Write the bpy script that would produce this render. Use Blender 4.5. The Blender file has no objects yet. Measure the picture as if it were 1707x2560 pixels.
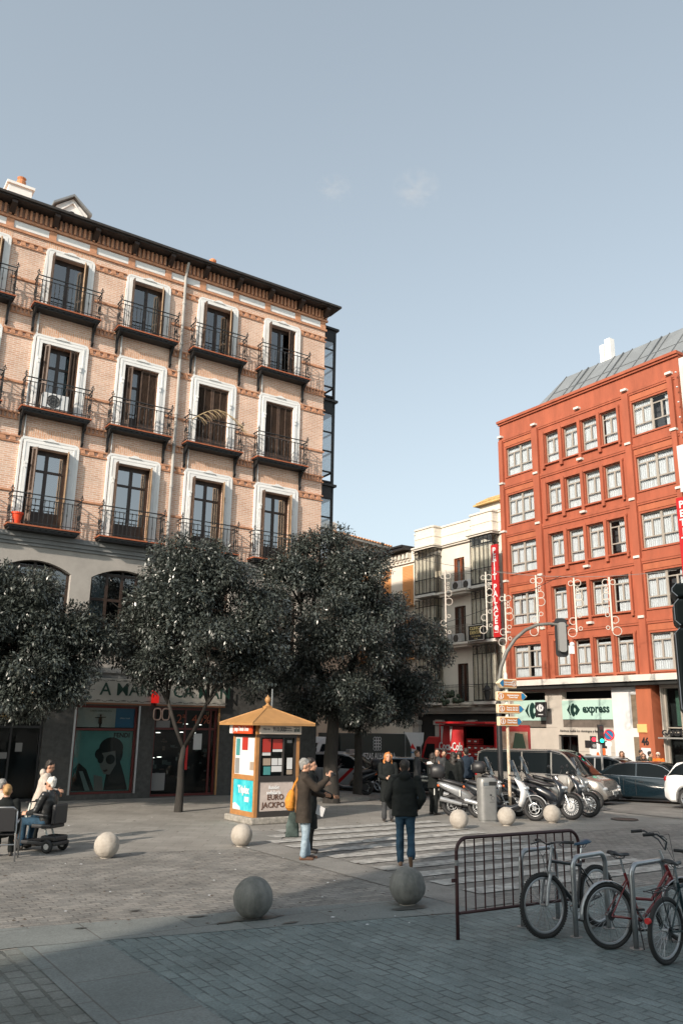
import bpy, math, random
import numpy as np
from mathutils import Vector, Matrix, Euler
R=math.radians; PI=math.pi
random.seed(7); rng=np.random.default_rng(7)
S=bpy.context.scene; COL=S.collection
# ---------------------------------------------------------------- camera
EYE=2.35; FPX=2041.0; PITCH=R(14.808); ROLL=R(0.8925)
_c,_s=math.cos(ROLL),math.sin(ROLL)
CF=Vector((0,math.cos(PITCH),math.sin(PITCH))); _u=Vector((0,-math.sin(PITCH),math.cos(PITCH))); _x=Vector((1,0,0))
CX=_x*_c+_u*_s; CU=_u*_c-_x*_s
cam=bpy.data.cameras.new('camera'); co=bpy.data.objects.new('camera',cam); COL.objects.link(co)
cam.sensor_fit='VERTICAL'; cam.sensor_height=36.0; cam.lens=36.0*FPX/2560.0
cam.clip_start=0.1; cam.clip_end=2000
co.matrix_world=Matrix(((CX.x,CU.x,-CF.x,0),(CX.y,CU.y,-CF.y,0),(CX.z,CU.z,-CF.z,EYE),(0,0,0,1)))
S.camera=co
# ---------------------------------------------------------------- sky and sun
SUN_EL=26.0; SUN_AZ=214.0     # azimuth clockwise from +Y
w=bpy.data.worlds.new('World'); S.world=w; w.use_nodes=True
nt=w.node_tree; nt.nodes.clear()
wo=nt.nodes.new('ShaderNodeOutputWorld'); bg=nt.nodes.new('ShaderNodeBackground'); sky=nt.nodes.new('ShaderNodeTexSky')
sky.sky_type='NISHITA'; sky.sun_disc=False; sky.sun_elevation=R(SUN_EL); sky.sun_rotation=R(SUN_AZ)
sky.altitude=600; sky.air_density=1.0; sky.dust_density=6.0; sky.ozone_density=1.0
hs=nt.nodes.new('ShaderNodeHueSaturation'); hs.inputs['Saturation'].default_value=0.56; hs.inputs['Value'].default_value=1.0
gm=nt.nodes.new('ShaderNodeGamma'); gm.inputs[1].default_value=0.68; tn=nt.nodes.new('ShaderNodeMixRGB'); tn.blend_type='MULTIPLY'; tn.inputs[0].default_value=1.0; tn.inputs[2].default_value=(1.09,1.26,1.22,1)
nt.links.new(sky.outputs[0],gm.inputs[0]); nt.links.new(gm.outputs[0],tn.inputs[1]); nt.links.new(tn.outputs[0],hs.inputs['Color']); nt.links.new(hs.outputs[0],bg.inputs[0]); bg.inputs[1].default_value=0.15
nt.links.new(bg.outputs[0],wo.inputs[0])
sl=bpy.data.lights.new('sun','SUN'); sl.energy=3.0; sl.angle=R(1.0); sl.color=(1.0,0.87,0.735)
so=bpy.data.objects.new('sun',sl); COL.objects.link(so)
_sd=Vector((math.sin(R(SUN_AZ))*math.cos(R(SUN_EL)),math.cos(R(SUN_AZ))*math.cos(R(SUN_EL)),math.sin(R(SUN_EL))))
so.rotation_euler=_sd.to_track_quat('Z','Y').to_euler(); so.location=(0,0,60)
S.view_settings.view_transform='Standard'; S.view_settings.look='None'; S.view_settings.exposure=0.95; S.view_settings.gamma=1.0
S.render.engine='CYCLES'; S.cycles.max_bounces=8; S.cycles.transparent_max_bounces=16
# ---------------------------------------------------------------- placement helpers
def ray(px,py): return CF*FPX+CX*(px-853.5)-CU*(py-1280)
def gnd(px,py,z=0.0):
    d=ray(px,py); t=(z-EYE)/d.z; return Vector((d.x*t,d.y*t,z))
def slope(y): return -0.03*max(0.0,y-27.0)
class Frame:
    def __init__(s,o,deg): s.o=Vector(o); s.deg=deg; s.a=R(deg)
    def __call__(s,x,y,z=0): return Vector((s.o.x+x*math.cos(s.a)-y*math.sin(s.a), s.o.y+x*math.sin(s.a)+y*math.cos(s.a), s.o.z+z))
FB=Frame((-8.347,26.801,0),33.74)      # brick front: x along the wall to the right, -y towards the square
FR=Frame((14.415,37.862,0),-55.63)     # red front
FP=Frame((0,0,0),33.74)                # paving grid
# ---------------------------------------------------------------- materials
MC={}
def _n(nt,t,**k):
    n=nt.nodes.new(t)
    for a,b in k.items(): setattr(n,a,b)
    return n
def mat(name,col,rough=0.7,metal=0.0,var=0.0,vscale=3.0,bump=0.0,bscale=40.0,spec=0.5,col2=None,coat=0.0,stretch=(1,1,1),emit=0.0,sheen=0.0,coords='Object',detail=5.0):
    if name in MC: return MC[name]
    m=bpy.data.materials.new(name); m.use_nodes=True; nt=m.node_tree; b=nt.nodes['Principled BSDF']
    b.inputs['Base Color'].default_value=(*col,1); b.inputs['Roughness'].default_value=rough; b.inputs['Metallic'].default_value=metal
    b.inputs['Specular IOR Level'].default_value=spec
    if coat: b.inputs['Coat Weight'].default_value=coat; b.inputs['Coat Roughness'].default_value=0.05
    if sheen: b.inputs['Sheen Weight'].default_value=sheen
    if emit: b.inputs['Emission Color'].default_value=(*col,1); b.inputs['Emission Strength'].default_value=emit
    if var or bump or col2:
        tc=_n(nt,'ShaderNodeTexCoord'); mp=_n(nt,'ShaderNodeMapping'); mp.inputs['Scale'].default_value=stretch
        nt.links.new(tc.outputs[coords],mp.inputs[0])
    if var or col2:
        nz=_n(nt,'ShaderNodeTexNoise'); nz.inputs['Scale'].default_value=vscale; nz.inputs['Detail'].default_value=detail; nz.inputs['Roughness'].default_value=0.65
        nt.links.new(mp.outputs[0],nz.inputs['Vector'])
        rp=_n(nt,'ShaderNodeValToRGB'); rp.color_ramp.elements[0].position=0.32; rp.color_ramp.elements[1].position=0.68
        a=tuple(max(0,c*(1-var)) for c in col); c2=col2 if col2 else tuple(min(1,c*(1+var)) for c in col)
        rp.color_ramp.elements[0].color=(*a,1); rp.color_ramp.elements[1].color=(*c2,1)
        nt.links.new(nz.outputs[0],rp.inputs[0]); nt.links.new(rp.outputs[0],b.inputs['Base Color'])
    if bump:
        n2=_n(nt,'ShaderNodeTexNoise'); n2.inputs['Scale'].default_value=bscale; n2.inputs['Detail'].default_value=4
        nt.links.new(mp.outputs[0],n2.inputs['Vector'])
        bp=_n(nt,'ShaderNodeBump'); bp.inputs['Strength'].default_value=bump; bp.inputs['Distance'].default_value=0.02
        nt.links.new(n2.outputs[0],bp.inputs['Height']); nt.links.new(bp.outputs[0],b.inputs['Normal'])
    MC[name]=m; return m
def brickmat(name,c1,c2,mortar,bw,rh,ms,rot=(R(90),0,0),stain=0.25,rough=0.85,offset=0.5,bump=0.5,coords='Object',mix2=None,stscale=0.9,distort=0.0,squash=1.0,broken=0.0):
    m=bpy.data.materials.new(name); m.use_nodes=True; nt=m.node_tree; b=nt.nodes['Principled BSDF']; b.inputs['Roughness'].default_value=rough
    tc=_n(nt,'ShaderNodeTexCoord'); mp=_n(nt,'ShaderNodeMapping'); mp.inputs['Rotation'].default_value=rot
    nt.links.new(tc.outputs[coords],mp.inputs[0])
    vec=mp.outputs[0]
    if distort:
        dn=_n(nt,'ShaderNodeTexNoise'); dn.inputs['Scale'].default_value=1.7; dn.inputs['Detail'].default_value=3
        nt.links.new(vec,dn.inputs['Vector'])
        ad=_n(nt,'ShaderNodeMixRGB',blend_type='LINEAR_LIGHT'); ad.inputs[0].default_value=distort
        nt.links.new(vec,ad.inputs[1]); nt.links.new(dn.outputs['Color'],ad.inputs[2]); vec=ad.outputs[0]
    bt=_n(nt,'ShaderNodeTexBrick'); bt.offset=offset; bt.squash=squash
    bt.inputs['Color1'].default_value=(*c1,1); bt.inputs['Color2'].default_value=(*c2,1); bt.inputs['Mortar'].default_value=(*mortar,1)
    bt.inputs['Scale'].default_value=1.0; bt.inputs['Brick Width'].default_value=bw; bt.inputs['Row Height'].default_value=rh
    bt.inputs['Mortar Size'].default_value=ms; bt.inputs['Mortar Smooth'].default_value=0.3; bt.inputs['Bias'].default_value=0.0
    nt.links.new(vec,bt.inputs['Vector'])
    bcol=bt.outputs[0]; bfac=bt.outputs['Fac']
    if broken:   # joints worn away in places
        nb=_n(nt,'ShaderNodeTexNoise'); nb.inputs['Scale'].default_value=2.6; nb.inputs['Detail'].default_value=6; nb.inputs['Roughness'].default_value=0.7
        nt.links.new(tc.outputs[coords],nb.inputs['Vector'])
        rb=_n(nt,'ShaderNodeMapRange'); rb.inputs[1].default_value=0.40; rb.inputs[2].default_value=0.58; rb.inputs[3].default_value=broken; rb.inputs[4].default_value=0.0
        nt.links.new(nb.outputs[0],rb.inputs[0]); mm=_n(nt,'ShaderNodeMath',operation='MULTIPLY'); nt.links.new(rb.outputs[0],mm.inputs[0]); nt.links.new(bt.outputs['Fac'],mm.inputs[1])
        xb=_n(nt,'ShaderNodeMixRGB'); xb.inputs[2].default_value=(*[(a+b_)/2 for a,b_ in zip(c1,c2)],1); nt.links.new(mm.outputs[0],xb.inputs[0]); nt.links.new(bt.outputs[0],xb.inputs[1]); bcol=xb.outputs[0]
        mf=_n(nt,'ShaderNodeMath',operation='SUBTRACT'); nt.links.new(bt.outputs['Fac'],mf.inputs[0]); nt.links.new(mm.outputs[0],mf.inputs[1]); bfac=mf.outputs[0]
    nz=_n(nt,'ShaderNodeTexNoise'); nz.inputs['Scale'].default_value=stscale; nz.inputs['Detail'].default_value=7; nz.inputs['Roughness'].default_value=0.7
    nt.links.new(tc.outputs[coords],nz.inputs['Vector'])
    mr=_n(nt,'ShaderNodeMapRange'); mr.inputs[1].default_value=0.3; mr.inputs[2].default_value=0.7; mr.inputs[3].default_value=1-stain; mr.inputs[4].default_value=1+stain*0.6
    nt.links.new(nz.outputs[0],mr.inputs[0])
    mx=_n(nt,'ShaderNodeMixRGB',blend_type='MULTIPLY'); mx.inputs[0].default_value=1
    nt.links.new(bcol,mx.inputs[1]); nt.links.new(mr.outputs[0],mx.inputs[2])
    n3=_n(nt,'ShaderNodeTexNoise'); n3.inputs['Scale'].default_value=45; n3.inputs['Detail'].default_value=4
    nt.links.new(tc.outputs[coords],n3.inputs['Vector'])
    m3=_n(nt,'ShaderNodeMapRange'); m3.inputs[1].default_value=0.3; m3.inputs[2].default_value=0.7; m3.inputs[3].default_value=0.8; m3.inputs[4].default_value=1.2
    nt.links.new(n3.outputs[0],m3.inputs[0])
    mx3=_n(nt,'ShaderNodeMixRGB',blend_type='MULTIPLY'); mx3.inputs[0].default_value=1
    nt.links.new(mx.outputs[0],mx3.inputs[1]); nt.links.new(m3.outputs[0],mx3.inputs[2])
    out=mx3.outputs[0]
    if mix2:   # pale wash over parts of the surface
        n4=_n(nt,'ShaderNodeTexNoise'); n4.inputs['Scale'].default_value=0.8; n4.inputs['Detail'].default_value=8; n4.inputs['Roughness'].default_value=0.75
        nt.links.new(tc.outputs[coords],n4.inputs['Vector'])
        r4=_n(nt,'ShaderNodeMapRange'); r4.inputs[1].default_value=0.5; r4.inputs[2].default_value=0.75; r4.inputs[4].default_value=mix2[1]
        nt.links.new(n4.outputs[0],r4.inputs[0])
        x4=_n(nt,'ShaderNodeMixRGB'); x4.inputs[2].default_value=(*mix2[0],1)
        nt.links.new(r4.outputs[0],x4.inputs[0]); nt.links.new(out,x4.inputs[1]); out=x4.outputs[0]
    nt.links.new(out,b.inputs['Base Color'])
    if bump:
        bp=_n(nt,'ShaderNodeBump'); bp.inputs['Strength'].default_value=bump; bp.inputs['Distance'].default_value=0.012; bp.invert=True
        ad2=_n(nt,'ShaderNodeMath',operation='SUBTRACT'); ml=_n(nt,'ShaderNodeMath',operation='MULTIPLY'); ml.inputs[1].default_value=0.35
        nt.links.new(n3.outputs[0],ml.inputs[0]); nt.links.new(bfac,ad2.inputs[0]); nt.links.new(ml.outputs[0],ad2.inputs[1])
        nt.links.new(ad2.outputs[0],bp.inputs['Height']); nt.links.new(bp.outputs[0],b.inputs['Normal'])
    MC[name]=m; return m
def glassmat(name,tint=(0.75,0.8,0.82),refl=0.25,ior=1.5,rough=0.02):
    m=bpy.data.materials.new(name); m.use_nodes=True; nt=m.node_tree; nt.nodes.clear()
    o=_n(nt,'ShaderNodeOutputMaterial'); mx=_n(nt,'ShaderNodeMixShader'); tr=_n(nt,'ShaderNodeBsdfTransparent'); gl=_n(nt,'ShaderNodeBsdfGlossy')
    tr.inputs[0].default_value=(*tint,1); gl.inputs['Roughness'].default_value=rough
    fr=_n(nt,'ShaderNodeFresnel'); fr.inputs[0].default_value=ior; ad=_n(nt,'ShaderNodeMath',operation='ADD'); ad.inputs[1].default_value=refl; ad.use_clamp=True
    tc=_n(nt,'ShaderNodeTexCoord'); nz=_n(nt,'ShaderNodeTexNoise'); nz.inputs['Scale'].default_value=1.3; bp=_n(nt,'ShaderNodeBump'); bp.inputs['Strength'].default_value=0.08; bp.inputs['Distance'].default_value=0.05
    nt.links.new(tc.outputs['Object'],nz.inputs['Vector']); nt.links.new(nz.outputs[0],bp.inputs['Height']); nt.links.new(bp.outputs[0],gl.inputs['Normal'])
    nt.links.new(fr.outputs[0],ad.inputs[0]); ge=_n(nt,'ShaderNodeNewGeometry'); om=_n(nt,'ShaderNodeMath',operation='SUBTRACT'); om.inputs[0].default_value=1.0; nt.links.new(ge.outputs['Backfacing'],om.inputs[1]); mu=_n(nt,'ShaderNodeMath',operation='MULTIPLY'); nt.links.new(ad.outputs[0],mu.inputs[0]); nt.links.new(om.outputs[0],mu.inputs[1]); nt.links.new(mu.outputs[0],mx.inputs[0]); nt.links.new(tr.outputs[0],mx.inputs[1]); nt.links.new(gl.outputs[0],mx.inputs[2]); nt.links.new(mx.outputs[0],o.inputs[0])
    MC[name]=m; return m
# ---------------------------------------------------------------- mesh builder
class MB:
    def __init__(s): s.v=[]; s.f=[]; s.m=[]; s.mi=0; s.T=None
    def V(s,p):
        if s.T is not None: p=s.T@Vector(p)
        s.v.append(tuple(p)); return len(s.v)-1
    def F(s,idx,mi=None): s.f.append(tuple(idx)); s.m.append(s.mi if mi is None else mi)
    def quad(s,a,b,c,d,mi=None): s.F([s.V(a),s.V(b),s.V(c),s.V(d)],mi); return s
    def poly(s,pts,mi=None): s.F([s.V(p) for p in pts],mi); return s
    def box(s,x0,y0,z0,x1,y1,z1,mi=None,ch=0.0):
        if x0>x1:x0,x1=x1,x0
        if y0>y1:y0,y1=y1,y0
        if z0>z1:z0,z1=z1,z0
        if ch>0:
            return s.prism([(x0+ch,y0),(x1-ch,y0),(x1,y0+ch),(x1,y1-ch),(x1-ch,y1),(x0+ch,y1),(x0,y1-ch),(x0,y0+ch)],z0,z1,mi)
        i=[s.V(p) for p in ((x0,y0,z0),(x1,y0,z0),(x1,y1,z0),(x0,y1,z0),(x0,y0,z1),(x1,y0,z1),(x1,y1,z1),(x0,y1,z1))]
        for q in ((0,3,2,1),(4,5,6,7),(0,1,5,4),(1,2,6,5),(2,3,7,6),(3,0,4,7)): s.F([i[k] for k in q],mi)
        return s
    def prism(s,pts,z0,z1,mi=None,ax='z'):
        f={'z':lambda a,b,c:(a,b,c),'y':lambda a,b,c:(a,c,b),'x':lambda a,b,c:(c,a,b)}[ax]
        lo=[s.V(f(a,b,z0)) for a,b in pts]; hi=[s.V(f(a,b,z1)) for a,b in pts]; n=len(pts)
        s.F(lo[::-1],mi); s.F(hi,mi)
        for i in range(n): s.F((lo[i],lo[(i+1)%n],hi[(i+1)%n],hi[i]),mi)
        return s
    def cyl(s,p0,p1,r0,r1=None,n=10,mi=None,cap=True):
        if r1 is None:r1=r0
        p0=Vector(p0);p1=Vector(p1);d=(p1-p0)
        if d.length<1e-6: return s
        d.normalize(); a=d.orthogonal().normalized(); b=d.cross(a)
        A=[s.V(p0+(a*math.cos(2*PI*i/n)+b*math.sin(2*PI*i/n))*r0) for i in range(n)]
        B=[s.V(p1+(a*math.cos(2*PI*i/n)+b*math.sin(2*PI*i/n))*r1) for i in range(n)]
        for i in range(n): s.F((A[i],A[(i+1)%n],B[(i+1)%n],B[i]),mi)
        if cap: s.F(A[::-1],mi); s.F(B,mi)
        return s
    def tube(s,pts,r,n=8,mi=None,closed=False):
        pts=[Vector(p) for p in pts]; N=len(pts); rings=[]; prev=None
        rr=r if isinstance(r,(list,tuple)) else [r]*N
        for i,p in enumerate(pts):
            if closed: d=pts[(i+1)%N]-pts[i-1]
            else: d=pts[min(i+1,N-1)]-pts[max(i-1,0)]
            d.normalize()
            a=(d.orthogonal() if prev is None else prev-d*prev.dot(d)).normalized(); prev=a; b=d.cross(a)
            rings.append([s.V(p+(a*math.cos(2*PI*k/n)+b*math.sin(2*PI*k/n))*rr[i]) for k in range(n)])
        for i in range(N if closed else N-1):
            A=rings[i];B=rings[(i+1)%N]
            for k in range(n): s.F((A[k],A[(k+1)%n],B[(k+1)%n],B[k]),mi)
        if not closed: s.F(rings[0][::-1],mi); s.F(rings[-1],mi)
        return s
    def ring(s,c,axis,R0,r,n=32,m=8,mi=None,a0=0,a1=2*PI):
        axis=Vector(axis).normalized(); a=axis.orthogonal().normalized(); b=axis.cross(a); c=Vector(c)
        full=abs(a1-a0-2*PI)<1e-6; k=n if full else n+1
        return s.tube([c+(a*math.cos(a0+(a1-a0)*i/n)+b*math.sin(a0+(a1-a0)*i/n))*R0 for i in range(k)],r,m,mi,closed=full)
    def lathe(s,prof,c=(0,0,0),n=24,mi=None):
        rings=[]
        for r,z in prof: rings.append([s.V((c[0]+r*math.cos(2*PI*i/n),c[1]+r*math.sin(2*PI*i/n),c[2]+z)) for i in range(n)])
        for A,B in zip(rings,rings[1:]):
            for i in range(n): s.F((A[i],A[(i+1)%n],B[(i+1)%n],B[i]),mi)
        s.F(rings[0][::-1],mi); s.F(rings[-1],mi); return s
    def ell(s,c,rx,ry,rz,n=14,m=9,mi=None,rot=None):
        c=Vector(c); rings=[]
        for j in range(1,m):
            t=PI*j/m
            ring=[]
            for i in range(n):
                p=Vector((rx*math.sin(t)*math.cos(2*PI*i/n),ry*math.sin(t)*math.sin(2*PI*i/n),rz*math.cos(t)))
                if rot: p=rot@p
                ring.append(s.V(c+p))
            rings.append(ring)
        tp=Vector((0,0,rz)); bt=Vector((0,0,-rz))
        if rot: tp=rot@tp; bt=rot@bt
        T=s.V(c+tp);B=s.V(c+bt)
        for i in range(n):
            s.F((T,rings[0][i],rings[0][(i+1)%n]),mi); s.F((B,rings[-1][(i+1)%n],rings[-1][i]),mi)
        for A,C in zip(rings,rings[1:]):
            for i in range(n): s.F((A[i],C[i],C[(i+1)%n],A[(i+1)%n]),mi)
        return s
    def loft(s,rings,mi=None,cap=True,closed=True):
        ids=[[s.V(p) for p in r] for r in rings]; n=len(ids[0])
        for A,B in zip(ids,ids[1:]):
            for i in range(n if closed else n-1): s.F((A[i],A[(i+1)%n],B[(i+1)%n],B[i]),mi)
        if cap: s.F(ids[0][::-1],mi); s.F(ids[-1],mi)
        return s
    def build(s,name,mats,parent=None,smooth=False,label=None,loc=None,auto=None):
        me=bpy.data.meshes.new(name); me.from_pydata(s.v,[],s.f)
        if not isinstance(mats,(list,tuple)): mats=[mats]
        for m in mats: me.materials.append(m)
        me.polygons.foreach_set('material_index',s.m)
        if smooth or auto: me.polygons.foreach_set('use_smooth',[True]*len(s.f))
        me.update()
        o=bpy.data.objects.new(name,me); COL.objects.link(o)
        if parent: o.parent=parent
        if loc is not None: o.location=loc
        if label: o['label']=label
        if auto:
            import bmesh
            bm=bmesh.new(); bm.from_mesh(me)
            bmesh.ops.recalc_face_normals(bm,faces=bm.faces)
            for e in bm.edges: e.smooth = (len(e.link_faces)==2 and e.calc_face_angle(0)<R(auto))
            bm.to_mesh(me); bm.free()
        return o
def bevel(o,wd=0.01,seg=2,ang=40):
    m=o.modifiers.new('bevel','BEVEL'); m.width=wd; m.segments=seg; m.limit_method='ANGLE'; m.angle_limit=R(ang); m.harden_normals=False; return o
def thing(name,label,cat,loc=(0,0,0),rz=0,group=None):
    o=bpy.data.objects.new(name,None); COL.objects.link(o); o.location=loc; o.rotation_euler=(0,0,R(rz)); o.empty_display_size=0.2
    o['label']=label; o['category']=cat
    if group:o['group']=group
    return o
def tag(o,label=None,cat=None,group=None,kind=None):
    if label:o['label']=label
    if cat:o['category']=cat
    if group:o['group']=group
    if kind:o['kind']=kind
    return o
def az(a): return 90-a     # heading (clockwise from +Y) -> z rotation that turns local +X onto it
def text(name,s,size,loc,rot,m,parent=None,ext=0.004,align='CENTER',bold=0.0,sx=1.0,rz=None):
    cu=bpy.data.curves.new(name,'FONT'); cu.body=s; cu.size=size; cu.extrude=ext; cu.align_x=align; cu.align_y='CENTER'; cu.offset=bold; cu.resolution_u=2
    o=bpy.data.objects.new(name,cu); COL.objects.link(o)
    dg=bpy.context.evaluated_depsgraph_get(); me=bpy.data.meshes.new_from_object(o.evaluated_get(dg)); bpy.data.objects.remove(o)
    me.materials.clear(); me.materials.append(m)
    o=bpy.data.objects.new(name,me); COL.objects.link(o); o.parent=parent; o.location=loc; o.rotation_euler=rot; o.scale=(sx,1,1)
    return o
FRONT=(R(90),0,0)    # text facing local -Y
def wall(mb,x0,x1,z0,z1,holes,y=0.0,depth=0.25,mi=None,rmi=None):
    xs=sorted({x0,x1,*[min(max(h[0],x0),x1) for h in holes],*[min(max(h[1],x0),x1) for h in holes]})
    zs=sorted({z0,z1,*[min(max(h[2],z0),z1) for h in holes],*[min(max(h[3],z0),z1) for h in holes]})
    for a,b in zip(xs,xs[1:]):
        for c,d in zip(zs,zs[1:]):
            mx,mz=(a+b)/2,(c+d)/2
            if any(h[0]<mx<h[1] and h[2]<mz<h[3] for h in holes): continue
            mb.quad((a,y,c),(b,y,c),(b,y,d),(a,y,d),mi)
    for h in holes:
        a,b,c,d=h[:4]; Y=y+depth
        mb.quad((a,y,c),(a,Y,c),(b,Y,c),(b,y,c),rmi); mb.quad((a,y,d),(b,y,d),(b,Y,d),(a,Y,d),rmi)
        mb.quad((a,y,c),(a,y,d),(a,Y,d),(a,Y,c),rmi); mb.quad((b,y,c),(b,Y,c),(b,Y,d),(b,y,d),rmi)
def pathframe(mb,pts_o,pts_i,y0,y1,mi=None):
    # ring shaped moulding between an outer and an inner outline (x,z), open at the bottom
    n=len(pts_o)
    for i in range(n-1):
        a,b=pts_o[i],pts_o[i+1]; c,d=pts_i[i],pts_i[i+1]
        mb.quad((a[0],y0,a[1]),(b[0],y0,b[1]),(d[0],y0,d[1]),(c[0],y0,c[1]),mi)
        mb.quad((a[0],y1,a[1]),(b[0],y1,b[1]),(b[0],y0,b[1]),(a[0],y0,a[1]),mi)
        mb.quad((c[0],y0,c[1]),(d[0],y0,d[1]),(d[0],y1,d[1]),(c[0],y1,c[1]),mi)
    for p,q in ((pts_o[0],pts_i[0]),(pts_o[-1],pts_i[-1])): mb.quad((p[0],y0,p[1]),(q[0],y0,q[1]),(q[0],y1,q[1]),(p[0],y1,p[1]),mi)
# ---------------------------------------------------------------- palette
m_brick=brickmat('pink_brick',(0.56,0.305,0.20),(0.68,0.43,0.31),(0.70,0.57,0.48),0.26,0.072,0.016,stain=0.24,mix2=((0.70,0.58,0.49),0.6),bump=0.35)
m_brickv=brickmat('soldier_brick',(0.57,0.305,0.19),(0.66,0.40,0.27),(0.64,0.50,0.40),0.26,0.072,0.014,rot=(R(90),0,R(90)),stain=0.12,bump=0.35)
m_brickr=mat('moulded_orange_brick',(0.50,0.25,0.145),0.85,var=0.22,vscale=8,bump=0.2)
m_white=mat('white_stucco',(0.74,0.74,0.73),0.7,var=0.06,vscale=2.5)
m_stone=mat('grey_beige_stone',(0.34,0.32,0.295),0.85,var=0.12,vscale=1.6,bump=0.15,bscale=30)
m_stoned=mat('cornice_grey_stone',(0.20,0.205,0.205),0.8,var=0.15,vscale=2)
m_iron=mat('black_iron',(0.02,0.021,0.022),0.55,metal=0.2)
m_wood=mat('dark_brown_wood',(0.035,0.021,0.015),0.45,var=0.3,vscale=6)
m_shut=mat('brown_louvre_wood',(0.085,0.052,0.036),0.6,var=0.3,vscale=5)
m_shutl=mat('sunlit_louvre_wood',(0.34,0.22,0.13),0.65,var=0.2,vscale=5)  # lighter copy of the shutter wood, sun on right leaves put into colour
m_glass=glassmat('window_glass',(0.62,0.68,0.70),0.22)
m_glassr=glassmat('bright_reflecting_glass',(0.5,0.56,0.58),0.5)
m_glassd=glassmat('dark_shop_glass',(0.8,0.85,0.85),0.0,1.35)
m_curt=mat('white_curtain',(0.45,0.46,0.475),0.9,col2=(0.64,0.645,0.65),var=0.1,vscale=3,stretch=(9,9,0.2))
m_dark=mat('unlit_interior',(0.012,0.012,0.013),0.9)
m_tile=mat('red_clay_tile',(0.33,0.10,0.045),0.8,var=0.25,vscale=6)
m_rooft=mat('roof_clay_tile',(0.44,0.22,0.11),0.85,var=0.35,vscale=3,bump=0.3)
m_granite=mat('dark_granite',(0.055,0.055,0.053),0.55,var=0.35,vscale=6,bump=0.05)
m_zinc=mat('weathered_zinc',(0.22,0.235,0.245),0.55,metal=0.25,var=0.12,vscale=1.2)
m_grey=mat('grey_paint',(0.22,0.22,0.215),0.5,var=0.05)
m_steel=mat('galvanised_steel',(0.42,0.43,0.44),0.32,metal=0.85,var=0.08,vscale=8)
m_chrome=mat('chrome',(0.7,0.7,0.7),0.12,metal=1.0)
m_rubber=mat('black_rubber',(0.016,0.016,0.017),0.7)
m_black=mat('black_plastic',(0.018,0.018,0.02),0.45)
m_blackm=mat('matt_black',(0.012,0.013,0.013),0.8)
m_red=mat('signal_red',(0.55,0.02,0.02),0.45)
m_paper=mat('white_paper',(0.58,0.585,0.59),0.7,var=0.04)
m_gold=mat('ochre_paint',(0.38,0.20,0.075),0.55,var=0.12,vscale=4)
# ================================================================ GROUND
m_sett=brickmat('granite_setts',(0.165,0.162,0.153),(0.245,0.232,0.212),(0.095,0.09,0.084),0.22,0.115,0.012,rot=(0,0,0),stain=0.42,rough=0.75,bump=1.0,stscale=0.9,distort=0.03,broken=0.9)
m_settf=brickmat('granite_setts_long_rows',(0.126,0.163,0.165),(0.168,0.208,0.207),(0.070,0.085,0.086),0.27,0.14,0.012,rot=(0,0,R(90)),stain=0.38,rough=0.7,bump=1.0,stscale=1.0,distort=0.03,broken=0.95)  # teal of the foreground shade is put into the stone colour
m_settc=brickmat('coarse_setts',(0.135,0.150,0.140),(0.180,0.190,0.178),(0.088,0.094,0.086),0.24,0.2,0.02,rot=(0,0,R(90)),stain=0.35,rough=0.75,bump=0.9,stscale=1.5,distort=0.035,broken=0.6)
m_slab=brickmat('granite_slabs',(0.150,0.166,0.162),(0.180,0.194,0.188),(0.102,0.100,0.093),1.15,0.9,0.010,rot=(0,0,0),stain=0.22,rough=0.7,bump=0.3,stscale=1.1)  # slab colour carries the same painted shade tint
m_slabv=brickmat('granite_slabs_across',(0.140,0.162,0.160),(0.168,0.188,0.184),(0.102,0.100,0.093),1.2,0.9,0.010,rot=(0,0,R(90)),stain=0.22,rough=0.7,bump=0.3,stscale=1.1)  # foreground shade tint put into this slab colour too
m_pave=brickmat('pavement_slabs',(0.221,0.210,0.191),(0.264,0.251,0.230),(0.162,0.153,0.140),0.6,0.4,0.008,rot=(0,0,0),stain=0.3,rough=0.8,bump=0.3,stscale=0.6)
m_asph=mat('worn_road_surface',(0.15,0.145,0.135),0.8,var=0.35,vscale=1.2,bump=0.5,bscale=50,detail=9)
m_paint=mat('worn_white_road_paint',(0.15,0.147,0.14),0.7,col2=(0.52,0.51,0.48),vscale=5,bump=0.3,bscale=30,detail=9)
def gsheet(name,m,x0,x1,y0,y1,dz,frame,nx=1,ny=1,fn=None):
    mb=MB(); idx={}
    for i in range(nx+1):
        for j in range(ny+1):
            lx=x0+(x1-x0)*i/nx; ly=y0+(y1-y0)*j/ny
            if fn: lx,ly=fn(lx,ly)
            p=frame(lx,ly); idx[i,j]=mb.V((lx,ly,slope(p.y)+dz))
    for i in range(nx):
        for j in range(ny): mb.F((idx[i,j],idx[i+1,j],idx[i+1,j+1],idx[i,j+1]))
    o=mb.build(name,m); o.rotation_euler=(0,0,frame.a); o.location=frame.o; return tag(o,kind='structure')
F0=Frame((0,0,0),0)
mb=MB(); ys=[-150,27]+[27+3*k for k in range(1,16)]+[420]
for a,b in zip(ys,ys[1:]):
    za=-0.03*max(0,min(a,72)-27); zb=-0.03*max(0,min(b,72)-27)
    mb.quad((-300,a,za),(300,a,za),(300,b,zb),(-300,b,zb))
tag(mb.build('ground',m_pave),kind='structure')
def poly(name,m,pts,dz):
    mb=MB(); mb.poly([(a,c,dz) for a,c in pts]); o=mb.build(name,m); o.rotation_euler=(0,0,FP.a); return tag(o,kind='structure')
poly('plaza_setts',m_sett,[(-30,10.9),(2.4,10.95),(8.2,9.85),(8.2,15.4),(6.6,15.9),(-30,15.9)],0.004)
poly('plaza_paving',m_settf,[(3.4,10.0),(3.4,-25),(30,-25),(30,8.9),(7.8,8.9)],0.004)
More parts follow.
